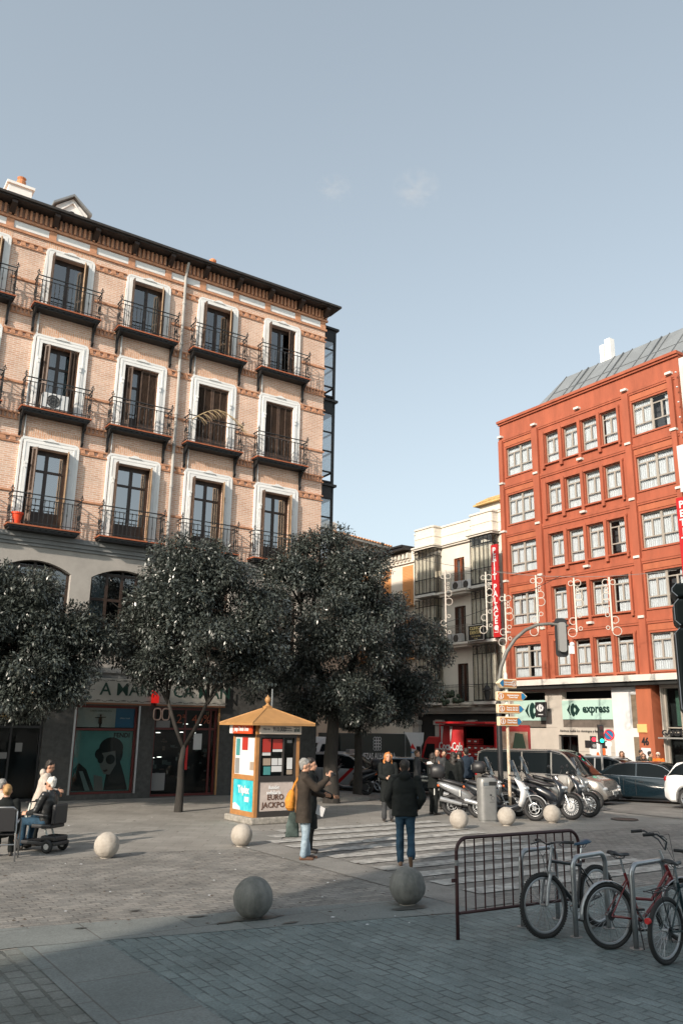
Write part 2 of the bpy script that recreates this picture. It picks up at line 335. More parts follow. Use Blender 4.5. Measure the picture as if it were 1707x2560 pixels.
poly('plaza_paving_coarse',m_settc,[(-30,9.95),(-30,-25),(2.6,-25),(2.6,9.95)],0.004)
poly('slab_band_across_plaza',m_slab,[(-30,10.95),(-30,10.0),(2.55,10.0),(7.85,8.93),(8.25,8.9),(8.25,9.85),(2.4,10.98)],0.008)
poly('slab_band_along_setts',m_slabv,[(2.55,9.96),(2.55,-25),(3.45,-25),(3.45,9.80)],0.012)
poly('slab_band_along_crossing',brickmat('granite_kerb_slabs',(0.19,0.185,0.172),(0.215,0.208,0.194),(0.11,0.105,0.098),1.2,0.9,0.010,rot=(0,0,R(90)),stain=0.25,rough=0.75,bump=0.3,stscale=1.1),[(8.2,9.0),(9.0,9.0),(9.0,15.6),(10.2,17.4),(9.6,18.0),(8.2,16.2)],0.012)  # slab colour without the painted shade tint, for the sunlit band
poly('crossing_setts',m_sett,[(9.0,8.95),(30,8.95),(30,14.2),(14.3,14.3),(12.5,15.2),(9.0,15.3)],0.004)
for k in range(11):
    c=9.9+0.765*k; al=max(9.03,8.45+0.82*(c-15.56)) if c>13 else 9.03
    ar=14.1+(0.25*(c-14.5) if c>14.5 else 0)
    mb=MB(); n=14
    for i in range(n):
        a0=al+(ar-al)*i/n; a1=al+(ar-al)*(i+1)/n; j=lambda: random.uniform(-0.012,0.012)
        mb.quad((a0,c-0.2+j(),0.016),(a1,c-0.2+j(),0.016),(a1,c+0.2+j(),0.016),(a0,c+0.2+j(),0.016))
    o=mb.build('crossing_stripe',m_paint); o.rotation_euler=(0,0,FP.a); tag(o,kind='structure')
gsheet('road',m_asph,-40,60,-11.5,-2.6,0.012,FR,60,8)
gsheet('side_street',m_asph,9.8,16.5,-6.0,45,0.012,Frame((-8.347,26.801,0),33.74),6,40)
mb=MB()
for i in range(40):
    x0=-40+2.5*i; p=FR(x0,-2.6); q=FR(x0+2.5,-2.6)
    mb.poly([(x0,-2.6,slope(p.y)),(x0+2.5,-2.6,slope(q.y)),(x0+2.5,-2.6,slope(q.y)+0.14),(x0,-2.6,slope(p.y)+0.14)])
    p2=FR(x0,0.3);q2=FR(x0+2.5,0.3)
    mb.poly([(x0,-2.6,slope(p.y)+0.14),(x0+2.5,-2.6,slope(q.y)+0.14),(x0+2.5,0.3,slope(q2.y)+0.14),(x0,0.3,slope(p2.y)+0.14)])
o=mb.build('far_pavement',m_pave); o.location=FR.o; o.rotation_euler=(0,0,FR.a); tag(o,kind='structure')
# strip of pavement and its kerb below the brick building
mb=MB(); mb.box(-30,-2.3,-0.3,9.9,0.2,0.035); o=mb.build('building_pavement',m_pave); o.location=FB.o; o.rotation_euler=(0,0,FB.a); tag(o,kind='structure')
# ================================================================ buildings outside the frame that shade the square
m_rend=mat('cream_render',(0.46,0.42,0.36),0.85,var=0.1,vscale=1.5)
def offbuilding(name,label,o,deg,wd,dp,ht,profile):
    t=thing(name,label,'building',o,deg)
    mb=MB(); mb.prism(profile,0,dp,ax='x' if False else 'y'); wl=mb.build('wall',m_rend,t)
    fr=MB(); gl=MB()
    for z in range(3,int(ht)-2,3):
        k=1.2
        while k<wd-1.5:
            fr.box(-k-1.1,dp,z-0.1,-k,dp+0.08,z+1.9); gl.box(-k-1.0,dp+0.08,z,-k-0.1,dp+0.09,z+1.8); k+=2.6
    f=fr.build('window_surrounds',m_white,t); gl.build('pane',m_glass,f)
    return t
offbuilding('square_house','cream rendered apartment house behind the square with a flat roof',(-1.9-0.559*27,11.2-0.829*27,0),-34,1,10,17,[(0,0),(0,17),(26,17),(26,0)])
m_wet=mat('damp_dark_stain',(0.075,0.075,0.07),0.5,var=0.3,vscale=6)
rs_=random.Random(3)
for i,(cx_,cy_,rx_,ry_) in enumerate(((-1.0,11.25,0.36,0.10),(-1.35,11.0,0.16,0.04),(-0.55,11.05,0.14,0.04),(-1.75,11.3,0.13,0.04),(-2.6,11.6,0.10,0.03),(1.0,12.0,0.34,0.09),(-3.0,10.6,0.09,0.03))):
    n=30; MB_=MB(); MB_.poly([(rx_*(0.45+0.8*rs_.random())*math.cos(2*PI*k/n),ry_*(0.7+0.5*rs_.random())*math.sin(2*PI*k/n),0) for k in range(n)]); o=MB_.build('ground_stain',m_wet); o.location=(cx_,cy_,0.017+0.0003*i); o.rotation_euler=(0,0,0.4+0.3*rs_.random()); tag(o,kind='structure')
m_cast=mat('cast_iron_cover',(0.06,0.058,0.055),0.5,metal=0.5,bump=0.6,bscale=60)
for px_,py_,r_ in ((1560,2050,0.33),):
    q=gnd(px_,py_); t=thing('manhole_cover','x','manhole cover',(q.x,q.y,slope(q.y)+0.015)); mb=MB(); mb.cyl((0,0,-0.01),(0,0,0.004),r_,n=28); mb.build('lid',m_cast,t); mb=MB(); mb.ring((0,0,0.004),(0,0,1),r_+0.03,0.012,28,4); mb.build('rim',m_cast,t)
    t['label']={1560:'round iron cover in the road behind the scooters',870:'round iron cover near the thin dark tree trunk',470:'round iron cover between the leftmost stone ball and the kiosk',1240:'round iron cover in the shaded paving below the crowd barrier'}[px_]
# ================================================================ BRICK BUILDING
bb=thing('brick_building','pink brick apartment building with white window surrounds and iron balconies behind the trees','building',FB.o,FB.deg)
COLS=[-7.46,-4.58,-1.70,1.21,4.07,6.96]
# floor rows: (floor z, outer top, outer width, border)
ROWS=[(16.12,18.49,1.70,0.215),(12.38,15.18,1.87,0.30),(8.43,11.47,1.93,0.31)]
XL=-16.0; XR=9.05; ZE=19.28
holes=[]
for fz,zt,ow,bd in ROWS:
    for c in COLS: holes.append((c-ow/2+bd,c+ow/2-bd,fz,zt-bd))
mb=MB(); wall(mb,XL,XR,8.25,ZE+0.5,holes,0,0.32)
mb.quad((XR,0,8.25),(XR,14,8.25),(XR,14,ZE+0.5),(XR,0,ZE+0.5))
mb.quad((XL,14,0),(XL,0.9,0),(XL,0.9,ZE+.5),(XL,14,ZE+.5)); mb.quad((XR,14,0),(XL,14,0),(XL,14,ZE+.5),(XR,14,ZE+.5))
mb.build('wall',m_brick,bb)
MB().box(XL,0.85,0.02,XR-0.3,1.0,ZE+.4).build('interior',m_dark,bb)
# stone storey with segmental arched windows
ah=[(c-1.12,c+1.12,4.55,7.42) for c in COLS]
shops=[(-7.9,-4.6,0.1,2.95),(-4.0,-0.95,0.05,2.95),(0.02,2.07,0.20,2.93),(2.66,4.98,0.06,2.93),(6.3,8.3,0.06,2.93)]
mb=MB(); wall(mb,XL,XR,3.8,8.25,ah,0.0,0.3)
for c in COLS:
    n=12; pts=[(c-1.12+2.24*i/n, 7.42-0.34*(abs(i/n-0.5)*2)**2) for i in range(n+1)]
    for a,b in zip(pts,pts[1:]):
        mb.quad((a[0],0,a[1]),(b[0],0,b[1]),(b[0],0,7.42),(a[0],0,7.42)); mb.quad((a[0],0,a[1]),(a[0],0.3,a[1]),(b[0],0.3,b[1]),(b[0],0,b[1]))
mb.quad((XR,0,3.8),(XR,14,3.8),(XR,14,8.25),(XR,0,8.25))
mb.build('stone_storey',m_stone,bb)
mb=MB()
for a,b in ((XL,COLS[0]-1.14),)+tuple((COLS[i]+1.14,COLS[i+1]-1.14) for i in range(5))+((COLS[5]+1.14,XR+0.05),):
    MB().box(a,-0.05,6.02,b,0.002,6.20).box(a,-0.08,5.92,b,0.002,6.02).box(a,-0.04,5.70,b,0.002,5.78).build('impost_band',m_stone,bb)
mb=MB(); mb.box(XL,-0.16,8.10,XR+0.16,0.01,8.25); mb.box(XL,-0.10,7.96,XR+0.10,0.01,8.10); mb.box(XL,-0.05,7.86,XR+0.05,0.01,7.96)
mb.box(XL,-0.14,3.98,XR+0.14,0.01,4.14); mb.box(XL,-0.07,3.8,XR+0.07,0.01,3.98)
mb.build('cornice',m_stoned,bb)
mb=MB(); wall(mb,XL,XR,0.0,3.8,shops,0.002,0.35); mb.quad((XR,0.0,0),(XR,14,0),(XR,14,3.8),(XR,0.0,3.8))
for z in (1.35,2.2): 
    for a,b in ((-0.94,0.0),(2.08,2.65),(5.0,6.28),(8.32,9.04)): mb.box(a,-0.004,z,b,0.002,z+0.012)
mb.build('shop_front_wall',m_granite,bb)
# arched window joinery
for c in COLS[1:]:
    mb=MB()
    for x in (c-1.12,c-0.56,c-0.04,c+0.46,c+1.04): mb.box(x,0.2,4.55,x+0.09,0.29,7.4)
    for z in (4.55,5.0,6.35,7.2): mb.box(c-1.12,0.21,z,c+1.12,0.28,z+0.09)
    f=mb.build('arched_window',m_wood,bb); MB().box(c-1.1,0.24,4.6,c+1.1,0.25,7.3).build('pane',m_glass,f)
    MB().box(c-0.95,0.4,4.6,c-0.5,0.42,7.3).build('curtain',m_curt,f)
# string courses and dentils in orange brick
def between(w_):   # free stretches of wall between the openings of width w_
    r=[]; cs=COLS; prev=XL
    for c in cs: r.append((prev,c-w_/2)); prev=c+w_/2
    r.append((prev,XR+0.05)); return r
mb=MB()
for z in (16.98,13.26,9.56):
    for a,b in between(1.93): MB().box(a,-0.045,z,b,0.002,z+0.07).build('string_course',m_brickr,bb)
tri=MB(); dn=MB(); sh=MB()
for (fz,zt,ow,bd) in ROWS:
    for a,b in between(ow+0.04):
        dn=MB(); tri=MB()
        dn.box(a,-0.06,zt-0.08,b,0.002,zt-0.035); dn.box(a,-0.04,zt-0.265,b,0.002,zt-0.222)
        n=max(1,int((b-a)/0.24)); st=(b-a)/n
        for i in range(n):
            x=a+st*i; tri.prism([(x,zt-0.08),(x+st*0.5,zt-0.08),(x+st*0.62,zt-0.22),(x-0.0,zt-0.22)],-0.05,0.002,ax='y')
        dn.v+=[]; k0=len(dn.v); dn.f+=[tuple(q+k0 for q in f_) for f_ in tri.f]; dn.m+=tri.m; dn.v+=tri.v; dn.build('sawtooth_course',m_brickr,bb)
    if fz>9:
        for a,b in between(2.2):
            dn=MB(); dn.box(a,-0.07,fz-0.19,b,0.002,fz-0.145); dn.box(a,-0.045,fz-0.405,b,0.002,fz-0.36)
            n=max(1,int((b-a)/0.135)); st=(b-a)/n
            for i in range(n): dn.box(a+st*i+0.02,-0.055,fz-0.36,a+st*i+0.085,0.002,fz-0.19)
            dn.build('dentil_course',m_brickr,bb)
mb=MB()
for fz,zt,ow,bd in ROWS:
    for c in COLS: MB().box(c-ow/2-0.02,-0.006,zt-0.05,c+ow/2+0.02,0.002,zt+0.36).build('flat_arch',m_brickv,bb)
# frieze with white panels, brick piers, corbels and wooden eaves
SP=1.44; px=[6.96-0.0+SP*k-0.72 for k in range(-15,3)]
px=[p for p in px if p<XR-0.1]+[XR-0.12]
mb=MB()
for a,b in zip(px,px[1:]):
    if b-a>0.4: MB().box(a+0.13,-0.02,18.87,b-0.13,0.002,19.13).build('frieze_panel',m_white,bb)
mb=MB(); mb.box(XL,-0.06,18.74,XR+0.06,0.002,18.82); mb.box(XL,-0.09,19.16,XR+0.09,0.002,19.25)
for p in px: mb.box(p-0.12,-0.05,18.83,p+0.12,0.002,19.155)
x=XL
while x<XR: mb.box(x,-0.14,19.26,x+0.075,0.002,19.62); x+=0.17
mb.build('corbel_course',m_brickr,bb)
for p in px: MB().prism([(-0.02,19.3),(-0.16,19.3),(-0.46,19.54),(-0.46,19.655),(-0.02,19.655)],p-0.09,p+0.09,ax='x').build('eave_bracket',m_wood,bb)
mb=MB(); mb.box(XL,-0.52,19.66,XR+0.36,0.3,19.71); mb.box(XL,-0.60,19.71,XR+0.44,0.3,19.79); mb.box(XR-0.2,0.3,19.66,XR+0.36,14,19.79)
mb.build('eaves',mat('dark_eave_boards',(0.03,0.026,0.024),0.6,var=0.3,vscale=5),bb)
mb=MB(); mb.poly([(XL,-0.60,19.795),(XR+0.44,-0.60,19.795),(XR-4.2,6.0,21.5),(XL,6.0,21.5)]); mb.poly([(XR+0.44,-0.60,19.795),(XR+0.44,14,19.795),(XR-4.2,9,21.5),(XR-4.2,6,21.5)])
mb.poly([(XL,6,21.5),(XR-4.2,6,21.5),(XR-4.2,9,21.5),(XL,9,21.5)]); mb.poly([(XL,9,21.5),(XR-4.2,9,21.5),(XR+0.44,14,19.795),(XL,14,19.795)])
mb.build('roof',m_rooft,bb)
# dormer and chimneys on the roof
def pB(px_,py_,y):   # local x,z on the plane local y
    d=ray(px_,py_); n=Vector((-math.sin(FB.a),math.cos(FB.a),0)); o=FB(0,y); t=(o.x*n.x+o.y*n.y)/(d.x*n.x+d.y*n.y)
    q=d*t; r=q-Vector((o.x,o.y,0)); return r.x*math.cos(FB.a)+r.y*math.sin(FB.a), q.z+EYE
x0,z0=pB(136,515,2.0); x1,z1=pB(224,545,2.0); xc,zc=pB(188,493,2.0)
mb=MB(); mb.prism([(x0+0.08,19.9),(x1-0.08,19.9),(x1-0.08,zc-0.62),((x0+x1)/2,zc-0.1),(x0+0.08,zc-0.62)],2.0,4.2,ax='y')
dm=mb.build('dormer',m_white,bb); xm=(x0+x1)/2
mb=MB(); mb.prism([(x0-0.06,zc-0.66),(xm,zc-0.06),(x1+0.06,zc-0.66),(x1+0.06,zc-0.56),(xm,zc+0.04),(x0-0.06,zc-0.56)],1.85,4.3,ax='y'); mb.build('roof',m_zinc,dm)
mb=MB(); mb.prism([(x0+0.25,zc-0.72),(xm,zc-0.25),(x1-0.25,zc-0.72),(x1-0.25,zc-0.80),(xm,zc-0.33),(x0+0.25,zc-0.80)],1.94,2.0,ax='y'); mb.build('pediment',m_white,dm)
MB().ring((xm,1.98,zc-0.85),(0,1,0),0.13,0.05,14,6,a0=0,a1=2*PI).build('vent',m_black,dm)
cxx,cz=pB(50,470,2.2)
mb=MB(); mb.box(cxx-0.42,1.95,20.0,cxx+0.42,2.6,cz-0.1); mb.box(cxx-0.5,1.88,cz-0.1,cxx+0.5,2.68,cz); mb.ell((cxx,2.28,cz),0.42,0.3,0.12)
c_=mb.build('chimney',m_white,bb); mb=MB(); mb.lathe([(0.15,0),(0.17,0.28),(0.12,0.34),(0.17,0.42),(0.05,0.5)],(cxx+0.05,2.28,cz+0.05),12); mb.build('chimney_pot',mat('terracotta',(0.5,0.2,0.09),0.8,var=0.1),c_)
cx2,cz2=pB(532,658,1.2); mb=MB(); mb.lathe([(0.12,-0.5),(0.12,0.0),(0.15,0.05),(0.15,0.12),(0.05,0.2)],(cx2,1.2,cz2),10); mb.build('chimney_pot',MC['terracotta'],bb)
# rain pipe
mb=MB(); pz=[8.3,19.1]; mb.cyl((2.60,-0.10,8.3),(2.60,-0.10,19.05),0.055,n=10)
for z in (9.2,10.6,12.2,13.4,15.1,16.2,17.9): mb.cyl((2.60,-0.10,z),(2.60,-0.10,z+0.09),0.072,n=10); mb.box(2.57,-0.1,z+0.02,2.63,0,z+0.06)
mb.cyl((2.60,-0.10,19.05),(2.60,-0.3,19.6),0.055,n=8)
mb.build('rain_pipe',mat('pale_grey_pipe',(0.36,0.35,0.33),0.6,var=0.15),bb)
# windows, shutters, balconies
def rr(x0,x1,z0,z1,r,n=6,notch=0.0):
    pts=[(x0,z0)]
    for i in range(n+1): a=PI-PI/2*i/n; pts.append((x0+r+r*math.cos(a),z1-r+r*math.sin(a)))
    if notch:
        xm=(x0+x1)/2; pts+= [(xm-0.22,z1),(xm-0.10,z1+notch*0.6),(xm,z1+notch),(xm+0.10,z1+notch*0.6),(xm+0.22,z1)]
    for i in range(n+1): a=PI/2-PI/2*i/n; pts.append((x1-r+r*math.cos(a),z1-r+r*math.sin(a)))
    pts.append((x1,z0)); return pts
def shutter(mb,wd,ht,lou=True):
    # leaf in local coords: x 0..wd, y 0..0.04, z 0..ht
    st=0.055
    mb.box(0,0,0,st,0.04,ht); mb.box(wd-st,0,0,wd,0.04,ht); mb.box(wd/2-0.02,0.002,0,wd/2+0.02,0.038,ht)
    for z in (0,ht*0.42,ht-0.07): mb.box(st,0.001,z,wd-st,0.039,z+0.07)
    mb.box(st,0.005,0.07,wd-st,0.035,ht*0.16)
    z=ht*0.16+0.02
    while z<ht-0.1:
        if not (ht*0.42-0.03<z<ht*0.42+0.08): mb.quad((st,0.004,z),(wd-st,0.004,z),(wd-st,0.034,z+0.032),(st,0.034,z+0.032))
        z+=0.045
    mb.box(st,0.036,ht*0.16,wd-st,0.037,ht-0.07,mi=1)
def window(col,row,style):
    fz,zt,ow,bd=ROWS[row]; c=COLS[col]; x0,x1=c-ow/2,c+ow/2; a,b=x0+bd,x1-bd; zt2=zt-bd
    mb=MB(); po=rr(x0,x1,fz,zt,0.16,5,0.0); pi=rr(x0+0.07,x1-0.07,fz,zt-0.07,0.10,5,0.0)
    pathframe(mb,po,pi,-0.07,0.0)
    n=len(po)
    po2=pi; pi2=[(x0+0.10+ (0 if 1 else 0),z) if i==0 else p for i,p in enumerate(rr(x0+0.11,x1-0.11,fz,zt-0.11,0.07,5,0.0))]
    pathframe(mb,po2,pi2,-0.06,0.0)
    # inner band down to the opening
    def fr(xa,xb,za,xc,xd,zc,y): pathframe(mb,[(xa,fz),(xa,za),(xb,za),(xb,fz)],[(xc,fz),(xc,zc),(xd,zc),(xd,fz)],y,0.0)
    fr(x0+0.11,x1-0.11,zt-0.11,a,b,zt2,-0.075)
    if bd>0.25: fr(x0+0.15,x1-0.15,zt-0.15,x0+0.19,x1-0.19,zt-0.19,-0.085)
    xm=c; mb.prism([(xm-0.26,zt-0.05),(xm-0.10,zt+0.03),(xm,zt+0.055),(xm+0.10,zt+0.03),(xm+0.26,zt-0.05)],-0.10,0.0,ax='y')
    if row>0:
        for xx in (a-0.11,b+0.01):
            mb.box(xx,-0.13,zt2-0.62,xx+0.10,0.0,zt2-0.55); mb.box(xx+0.01,-0.115,zt2-0.75,xx+0.09,0.0,zt2-0.62); mb.box(xx+0.015,-0.095,fz,xx+0.085,0.0,zt2-0.75)
    w_=mb.build('window',m_white,bb)
    # joinery set back
    Y=0.20; f=MB(); gp=MB(); jm=0.07
    f.box(a,Y,fz,a+jm,Y+0.07,zt2); f.box(b-jm,Y,fz,b,Y+0.07,zt2); f.box(a+jm,Y,zt2-0.10,b-jm,Y+0.07,zt2); f.box(c-0.055,Y-0.01,fz,c+0.055,Y+0.06,zt2-0.1)
    f.box(a+jm,Y,fz+0.0,b-jm,Y+0.06,fz+0.62 if row else fz+0.35)
    zb=zt2-0.1-(0.62 if row else 0.0)
    if row: f.box(a+jm,Y,zb-0.04,b-jm,Y+0.06,zb+0.04)
    for s in (-1,1):
        xx=c+s*0.055 if s<0 else c+0.055
    f.box(a+jm,Y+0.01,zt2-0.16,b-jm,Y+0.05,zt2-0.10); f.box(a+jm,Y+0.01,fz+.3,a+jm+0.05,Y+0.05,zt2-.1); f.box(b-jm-0.05,Y+0.01,fz+.3,b-jm,Y+0.05,zt2-.1)
    f.build('window_frame',m_wood,w_)
    gp.box(a+0.05,Y+0.03,fz+0.3,b-0.05,Y+0.035,zt2-0.1).build('pane',m_glassr if row==2 else m_glass,w_)
    if style.get('curt'):
        cb=MB(); k=style['curt']
        for (u0,u1) in k:
            n=14; X0=a+(b-a)*u0; X1=a+(b-a)*u1
            for i in range(n):
                xa=X0+(X1-X0)*i/n; xb=X0+(X1-X0)*(i+1)/n; ya=Y+0.16+0.03*(i%2); yb=Y+0.16+0.03*((i+1)%2)
                cb.quad((xa,ya,fz+0.1),(xb,yb,fz+0.1),(xb,yb,zt2-0.1),(xa,ya,zt2-0.1))
        cb.build('curtain',m_curt,w_)
    hl=zt2-fz-0.04; W=(b-a)/2
    for side,ang,mt,folded in style['shut']:
        # ang = opening angle; 0 shut across the opening, 90 along the reveal, beyond that outward
        sm=MB(); wd=W-0.01 if not folded else W*0.5
        T=Matrix.Translation((a if side<0 else b, 0.05, fz+0.03))@Matrix.Rotation(R(-ang if side<0 else ang),4,'Z')
        if side>0: T=T@Matrix.Scale(-1,4,(1,0,0))
        sm.T=T; shutter(sm,wd,hl); sm.build('shutter',[mt,m_blackm],w_)
    return w_
DK,LT=m_shut,m_shutl
STY={(1,0):dict(shut=[(-1,92,DK,1),(1,70,LT,1)]),
(2,0):dict(shut=[(-1,88,DK,1),(1,62,LT,1)],curt=[(0.72,0.9)]),(3,0):dict(shut=[(-1,92,DK,1),(1,66,LT,1)],curt=[(0.6,0.9)]),(4,0):dict(shut=[(-1,86,DK,1),(1,60,LT,1)],curt=[(0.6,0.75)]),(5,0):dict(shut=[(-1,95,DK,1),(1,20,DK,1)]),
(1,1):dict(shut=[(-1,70,DK,1),(1,70,DK,1)],curt=[(0.1,0.9)]),
(2,1):dict(shut=[(-1,35,DK,1),(1,20,DK,1)],curt=[(0.08,0.92)]),(3,1):dict(shut=[(-1,25,DK,1),(1,0,DK,0)],curt=[(0.2,0.6)]),(4,1):dict(shut=[(-1,0,DK,0),(1,0,DK,0)]),(5,1):dict(shut=[(-1,0,DK,0),(1,0,DK,0)]),
(1,2):dict(shut=[(-1,60,DK,1),(1,75,LT,1)]),
(2,2):dict(shut=[(-1,45,DK,1),(1,78,LT,1)],curt=[(0.5,0.95)]),(3,2):dict(shut=[(-1,92,DK,1),(1,80,LT,1)]),(4,2):dict(shut=[(-1,90,DK,1),(1,75,LT,1)]),(5,2):dict(shut=[(-1,90,DK,1),(1,75,LT,1)])}
for (c,r),st in STY.items(): window(c,r,st)
def balcony(c,row):
    fz=ROWS[row][0]; w2=1.12; D=0.46 if row<2 else 0.5
    mb=MB(); mb.box(c-w2,-D,fz-0.10,c+w2,0.0,fz-0.045); mb.box(c-w2+0.05,-D+0.05,fz-0.17,c+w2-0.05,0.0,fz-0.10)
    k=0
    x=c-w2+0.02
    while x<c+w2-0.1: mb.box(x,-D+0.02,fz-0.135,x+0.12,-D+0.06,fz-0.10); x+=0.2
    sl_=mb.build('balcony',m_iron,bb)
    MB().box(c-w2-0.03,-D-0.03,fz-0.044,c+w2+0.03,0.0,fz).build('tile_edge',m_tile,sl_)
    if row<2:
        for s in (-1,1):
            b_=MB(); x=c+s*(w2-0.1); b_.prism([(0,fz-0.17),(-D+0.08,fz-0.17),(-0.28,fz-0.25),(-0.12,fz-0.42),(-0.08,fz-0.72),(-0.13,fz-0.80),(-0.05,fz-0.92),(0,fz-0.9)],x-0.035,x+0.035,ax='x'); b_.build('bracket',m_iron,sl_)
    rl=MB(); H=1.02; x0,x1=c-w2+0.02,c+w2-0.02; yf=-D+0.02
    for z,t in ((H,0.016),(H-0.15,0.011),(0.09,0.011)):
        rl.box(x0,yf-t,fz+z-t,x1,yf+t,fz+z+t); rl.box(x0-t,yf+t,fz+z-t,x0+t,0,fz+z+t); rl.box(x1-t,yf+t,fz+z-t,x1+t,0,fz+z+t)
    n=15
    for i in range(n+1):
        x=x0+(x1-x0)*i/n; rl.box(x-0.009,yf-0.009,fz,x+0.009,yf+0.009,fz+H-(0 if i in(0,n) else 0.12))
        if i%2==0 and 0<i<n: rl.ell((x,yf,fz+0.48),0.022,0.022,0.07,6,5)
        elif 0<i<n: rl.ell((x,yf,fz+H-0.2),0.02,0.02,0.06,6,5)
    for y in (-D*0.66,-D*0.33):
        for x in (x0,x1): rl.box(x-0.009,y-0.009,fz,x+0.009,y+0.009,fz+H); rl.ell((x,y,fz+0.5),0.03,0.05,0.12,6,5)
    for x in (x0,x1):
        rl.ring((x,yf,fz+H+0.09),(0,1,0),0.05,0.012,12,5); rl.ell((x,yf,fz+H+0.17),0.022,0.022,0.05,6,5); rl.cyl((x,yf,fz+H),(x,yf,fz+H+0.12),0.014,n=6)
        rl.ring((x,yf,fz+0.25),(0,1,0),0.07,0.012,10,5)
    rl.build('railing',m_iron,sl_)
for r in range(3):
    for c in COLS[1:]: balcony(c,r)
# things standing on the balconies
t=thing('air_conditioner','white outdoor air conditioning unit on a second floor brick building balcony','air conditioner',FB(-1.78,-0.30,12.38),FB.deg)
mb=MB(); mb.box(-0.42,-0.14,0.06,0.42,0.14,0.62); bevel(mb.build('casing',m_paper,t),0.02)
mb=MB(); mb.ring((-0.08,-0.145,0.34),(0,1,0),0.21,0.012,24,5); mb.ring((-0.08,-0.145,0.34),(0,1,0),0.12,0.01,24,5)
for k in range(8): mb.cyl((-0.08,-0.15,0.34),(-0.08+0.21*math.cos(k*PI/4),-0.15,0.34+0.21*math.sin(k*PI/4)),0.006,n=4)
mb.build('fan_grille',m_black,t); MB().cyl((-0.08,-0.141,0.34),(-0.08,-0.143,0.34),0.2,n=24).build('fan',mat('fan_shade',(0.1,0.1,0.1),0.6),t)
MB().box(-0.35,-0.1,0,-0.3,0.1,0.06).box(0.3,-0.1,0,0.35,0.1,0.06).build('foot',m_black,t)
t=thing('flower_pot','bright red round flower pot at the left end of the lowest brick building balcony','flower pot',FB(-2.55,-0.40,8.43),FB.deg)
MB().lathe([(0.11,0),(0.16,0.30),(0.185,0.30),(0.19,0.36),(0.15,0.36),(0.13,0.30)],n=20).build('pot',mat('red_plastic',(0.72,0.06,0.015),0.4),t)
MB().lathe([(0.12,0.28),(0.14,0.31),(0.02,0.325)],n=16).build('soil',mat('soil',(0.05,0.035,0.025),0.9),t)
t=thing('dry_palm_frond','dry straw coloured palm frond tied across the iron balcony railing','palm frond',FB(4.07,-0.6,12.38),FB.deg)
mb=MB(); pts=[(-1.05+0.2*i,-0.02-0.02*math.sin(i),0.78+0.62*math.sin(min(1,i/6)*PI/2)*(1 if i<6 else 1)-0.035*max(0,i-5)**1.7) for i in range(12)]
mb.tube(pts,[0.02-0.0012*i for i in range(12)],6)
for i in range(1,11):
    p=Vector(pts[i])
    for s in (-1,1):
        for q in range(2): mb.tube([p,p+Vector((0.16+0.03*q,s*0.05,-0.05-0.05*q+random.uniform(-.02,.02))),p+Vector((0.34,s*0.10,-0.20-0.06*q))],[0.008,0.008,0.003],4)
mb.build('frond',mat('dry_straw',(0.45,0.33,0.19),0.8,var=0.2),t)
# glazed oriels on the side wall, just round the corner
for fz,zt in ((16.4,19.1),(12.6,15.75),(8.9,12.0)):
    mb=MB(); x0,x1=XR+0.0,XR+0.72; y0,y1=0.35,3.2
    for (xa,ya) in ((x1,y0),(x1,y1),(x1,(y0+y1)/2),(x0+0.03,y0)): mb.box(xa-0.05,ya-0.05,fz-0.9,xa+0.05,ya+0.05,zt)
    for z in (fz,fz+0.9,fz+1.75,zt-0.55):
        mb.box(x0,y0-0.03,z,x1+0.02,y0+0.03,z+0.06); mb.box(x1-0.03,y0,z,x1+0.03,y1,z+0.06)
    mb.box(x0,y0-0.04,zt-0.5,x1+0.05,y1+.05,zt); mb.box(x0,y0-0.12,zt,x1+0.16,y1+0.1,zt+0.10); mb.box(x0,y0-0.02,fz-0.95,x1-0.12,y1-0.1,fz-0.85)
    mb.box(x0,y0-0.02,fz-0.42,x1+0.02,y1,fz-0.36)
    for k in range(5): mb.box(x0+0.1+0.14*k,y0-0.01,fz-0.85,x0+0.12+0.14*k,y0+0.01,fz-0.40)
    o_=mb.build('oriel',m_iron,bb); MB().box(x0,y0-0.005,fz+0.05,x1,y0+0.005,zt-0.5).box(x1-0.005,y0,fz+.05,x1+0.005,y1,zt-0.5).build('pane',glassmat('oriel_glass',(0.9,0.93,0.94),0.35) if 'oriel_glass' not in MC else MC['oriel_glass'],o_)
# --------- ground floor shops
m_dred=mat('dark_red_frame',(0.10,0.012,0.010),0.4)
def shopwin(x0,x1,z0,z1,mt,bars,y=0.1):
    mb=MB(); t_=0.07
    mb.box(x0,y,z0,x0+t_,y+0.09,z1); mb.box(x1-t_,y,z0,x1,y+0.09,z1); mb.box(x0+t_,y,z0,x1-t_,y+0.09,z0+t_); mb.box(x0+t_,y,z1-t_,x1-t_,y+0.09,z1)
    for kind,v in bars:
        if kind=='h': mb.box(x0+t_,y+0.01,v,x1-t_,y+0.08,v+0.07)
        else: mb.box(v,y+0.012,z0+t_,v+0.06,y+0.082,z1-t_)
    o_=mb.build('shop_window',mt,bb); MB().box(x0+0.03,y+0.04,z0+0.03,x1-0.03,y+0.045,z1-0.03).build('pane',m_glassd,o_); return o_
sw=shopwin(0.02,2.07,0.20,2.93,m_dred,[('h',2.15)])
for x_ in (-0.04,2.07): MB().box(x_,-0.03,0.2,x_+0.06,0.1,2.95).build('trim',m_steel,sw)
MB().box(0.1,0.16,2.25,1.36,0.18,2.86).build('poster',mat('pale_poster',(0.42,0.41,0.39),0.6,var=0.1,vscale=2),sw)
MB().box(1.362,0.16,2.25,2.0,0.18,2.86).build('poster',mat('blue_poster',(0.02,0.14,0.28),0.6),sw)
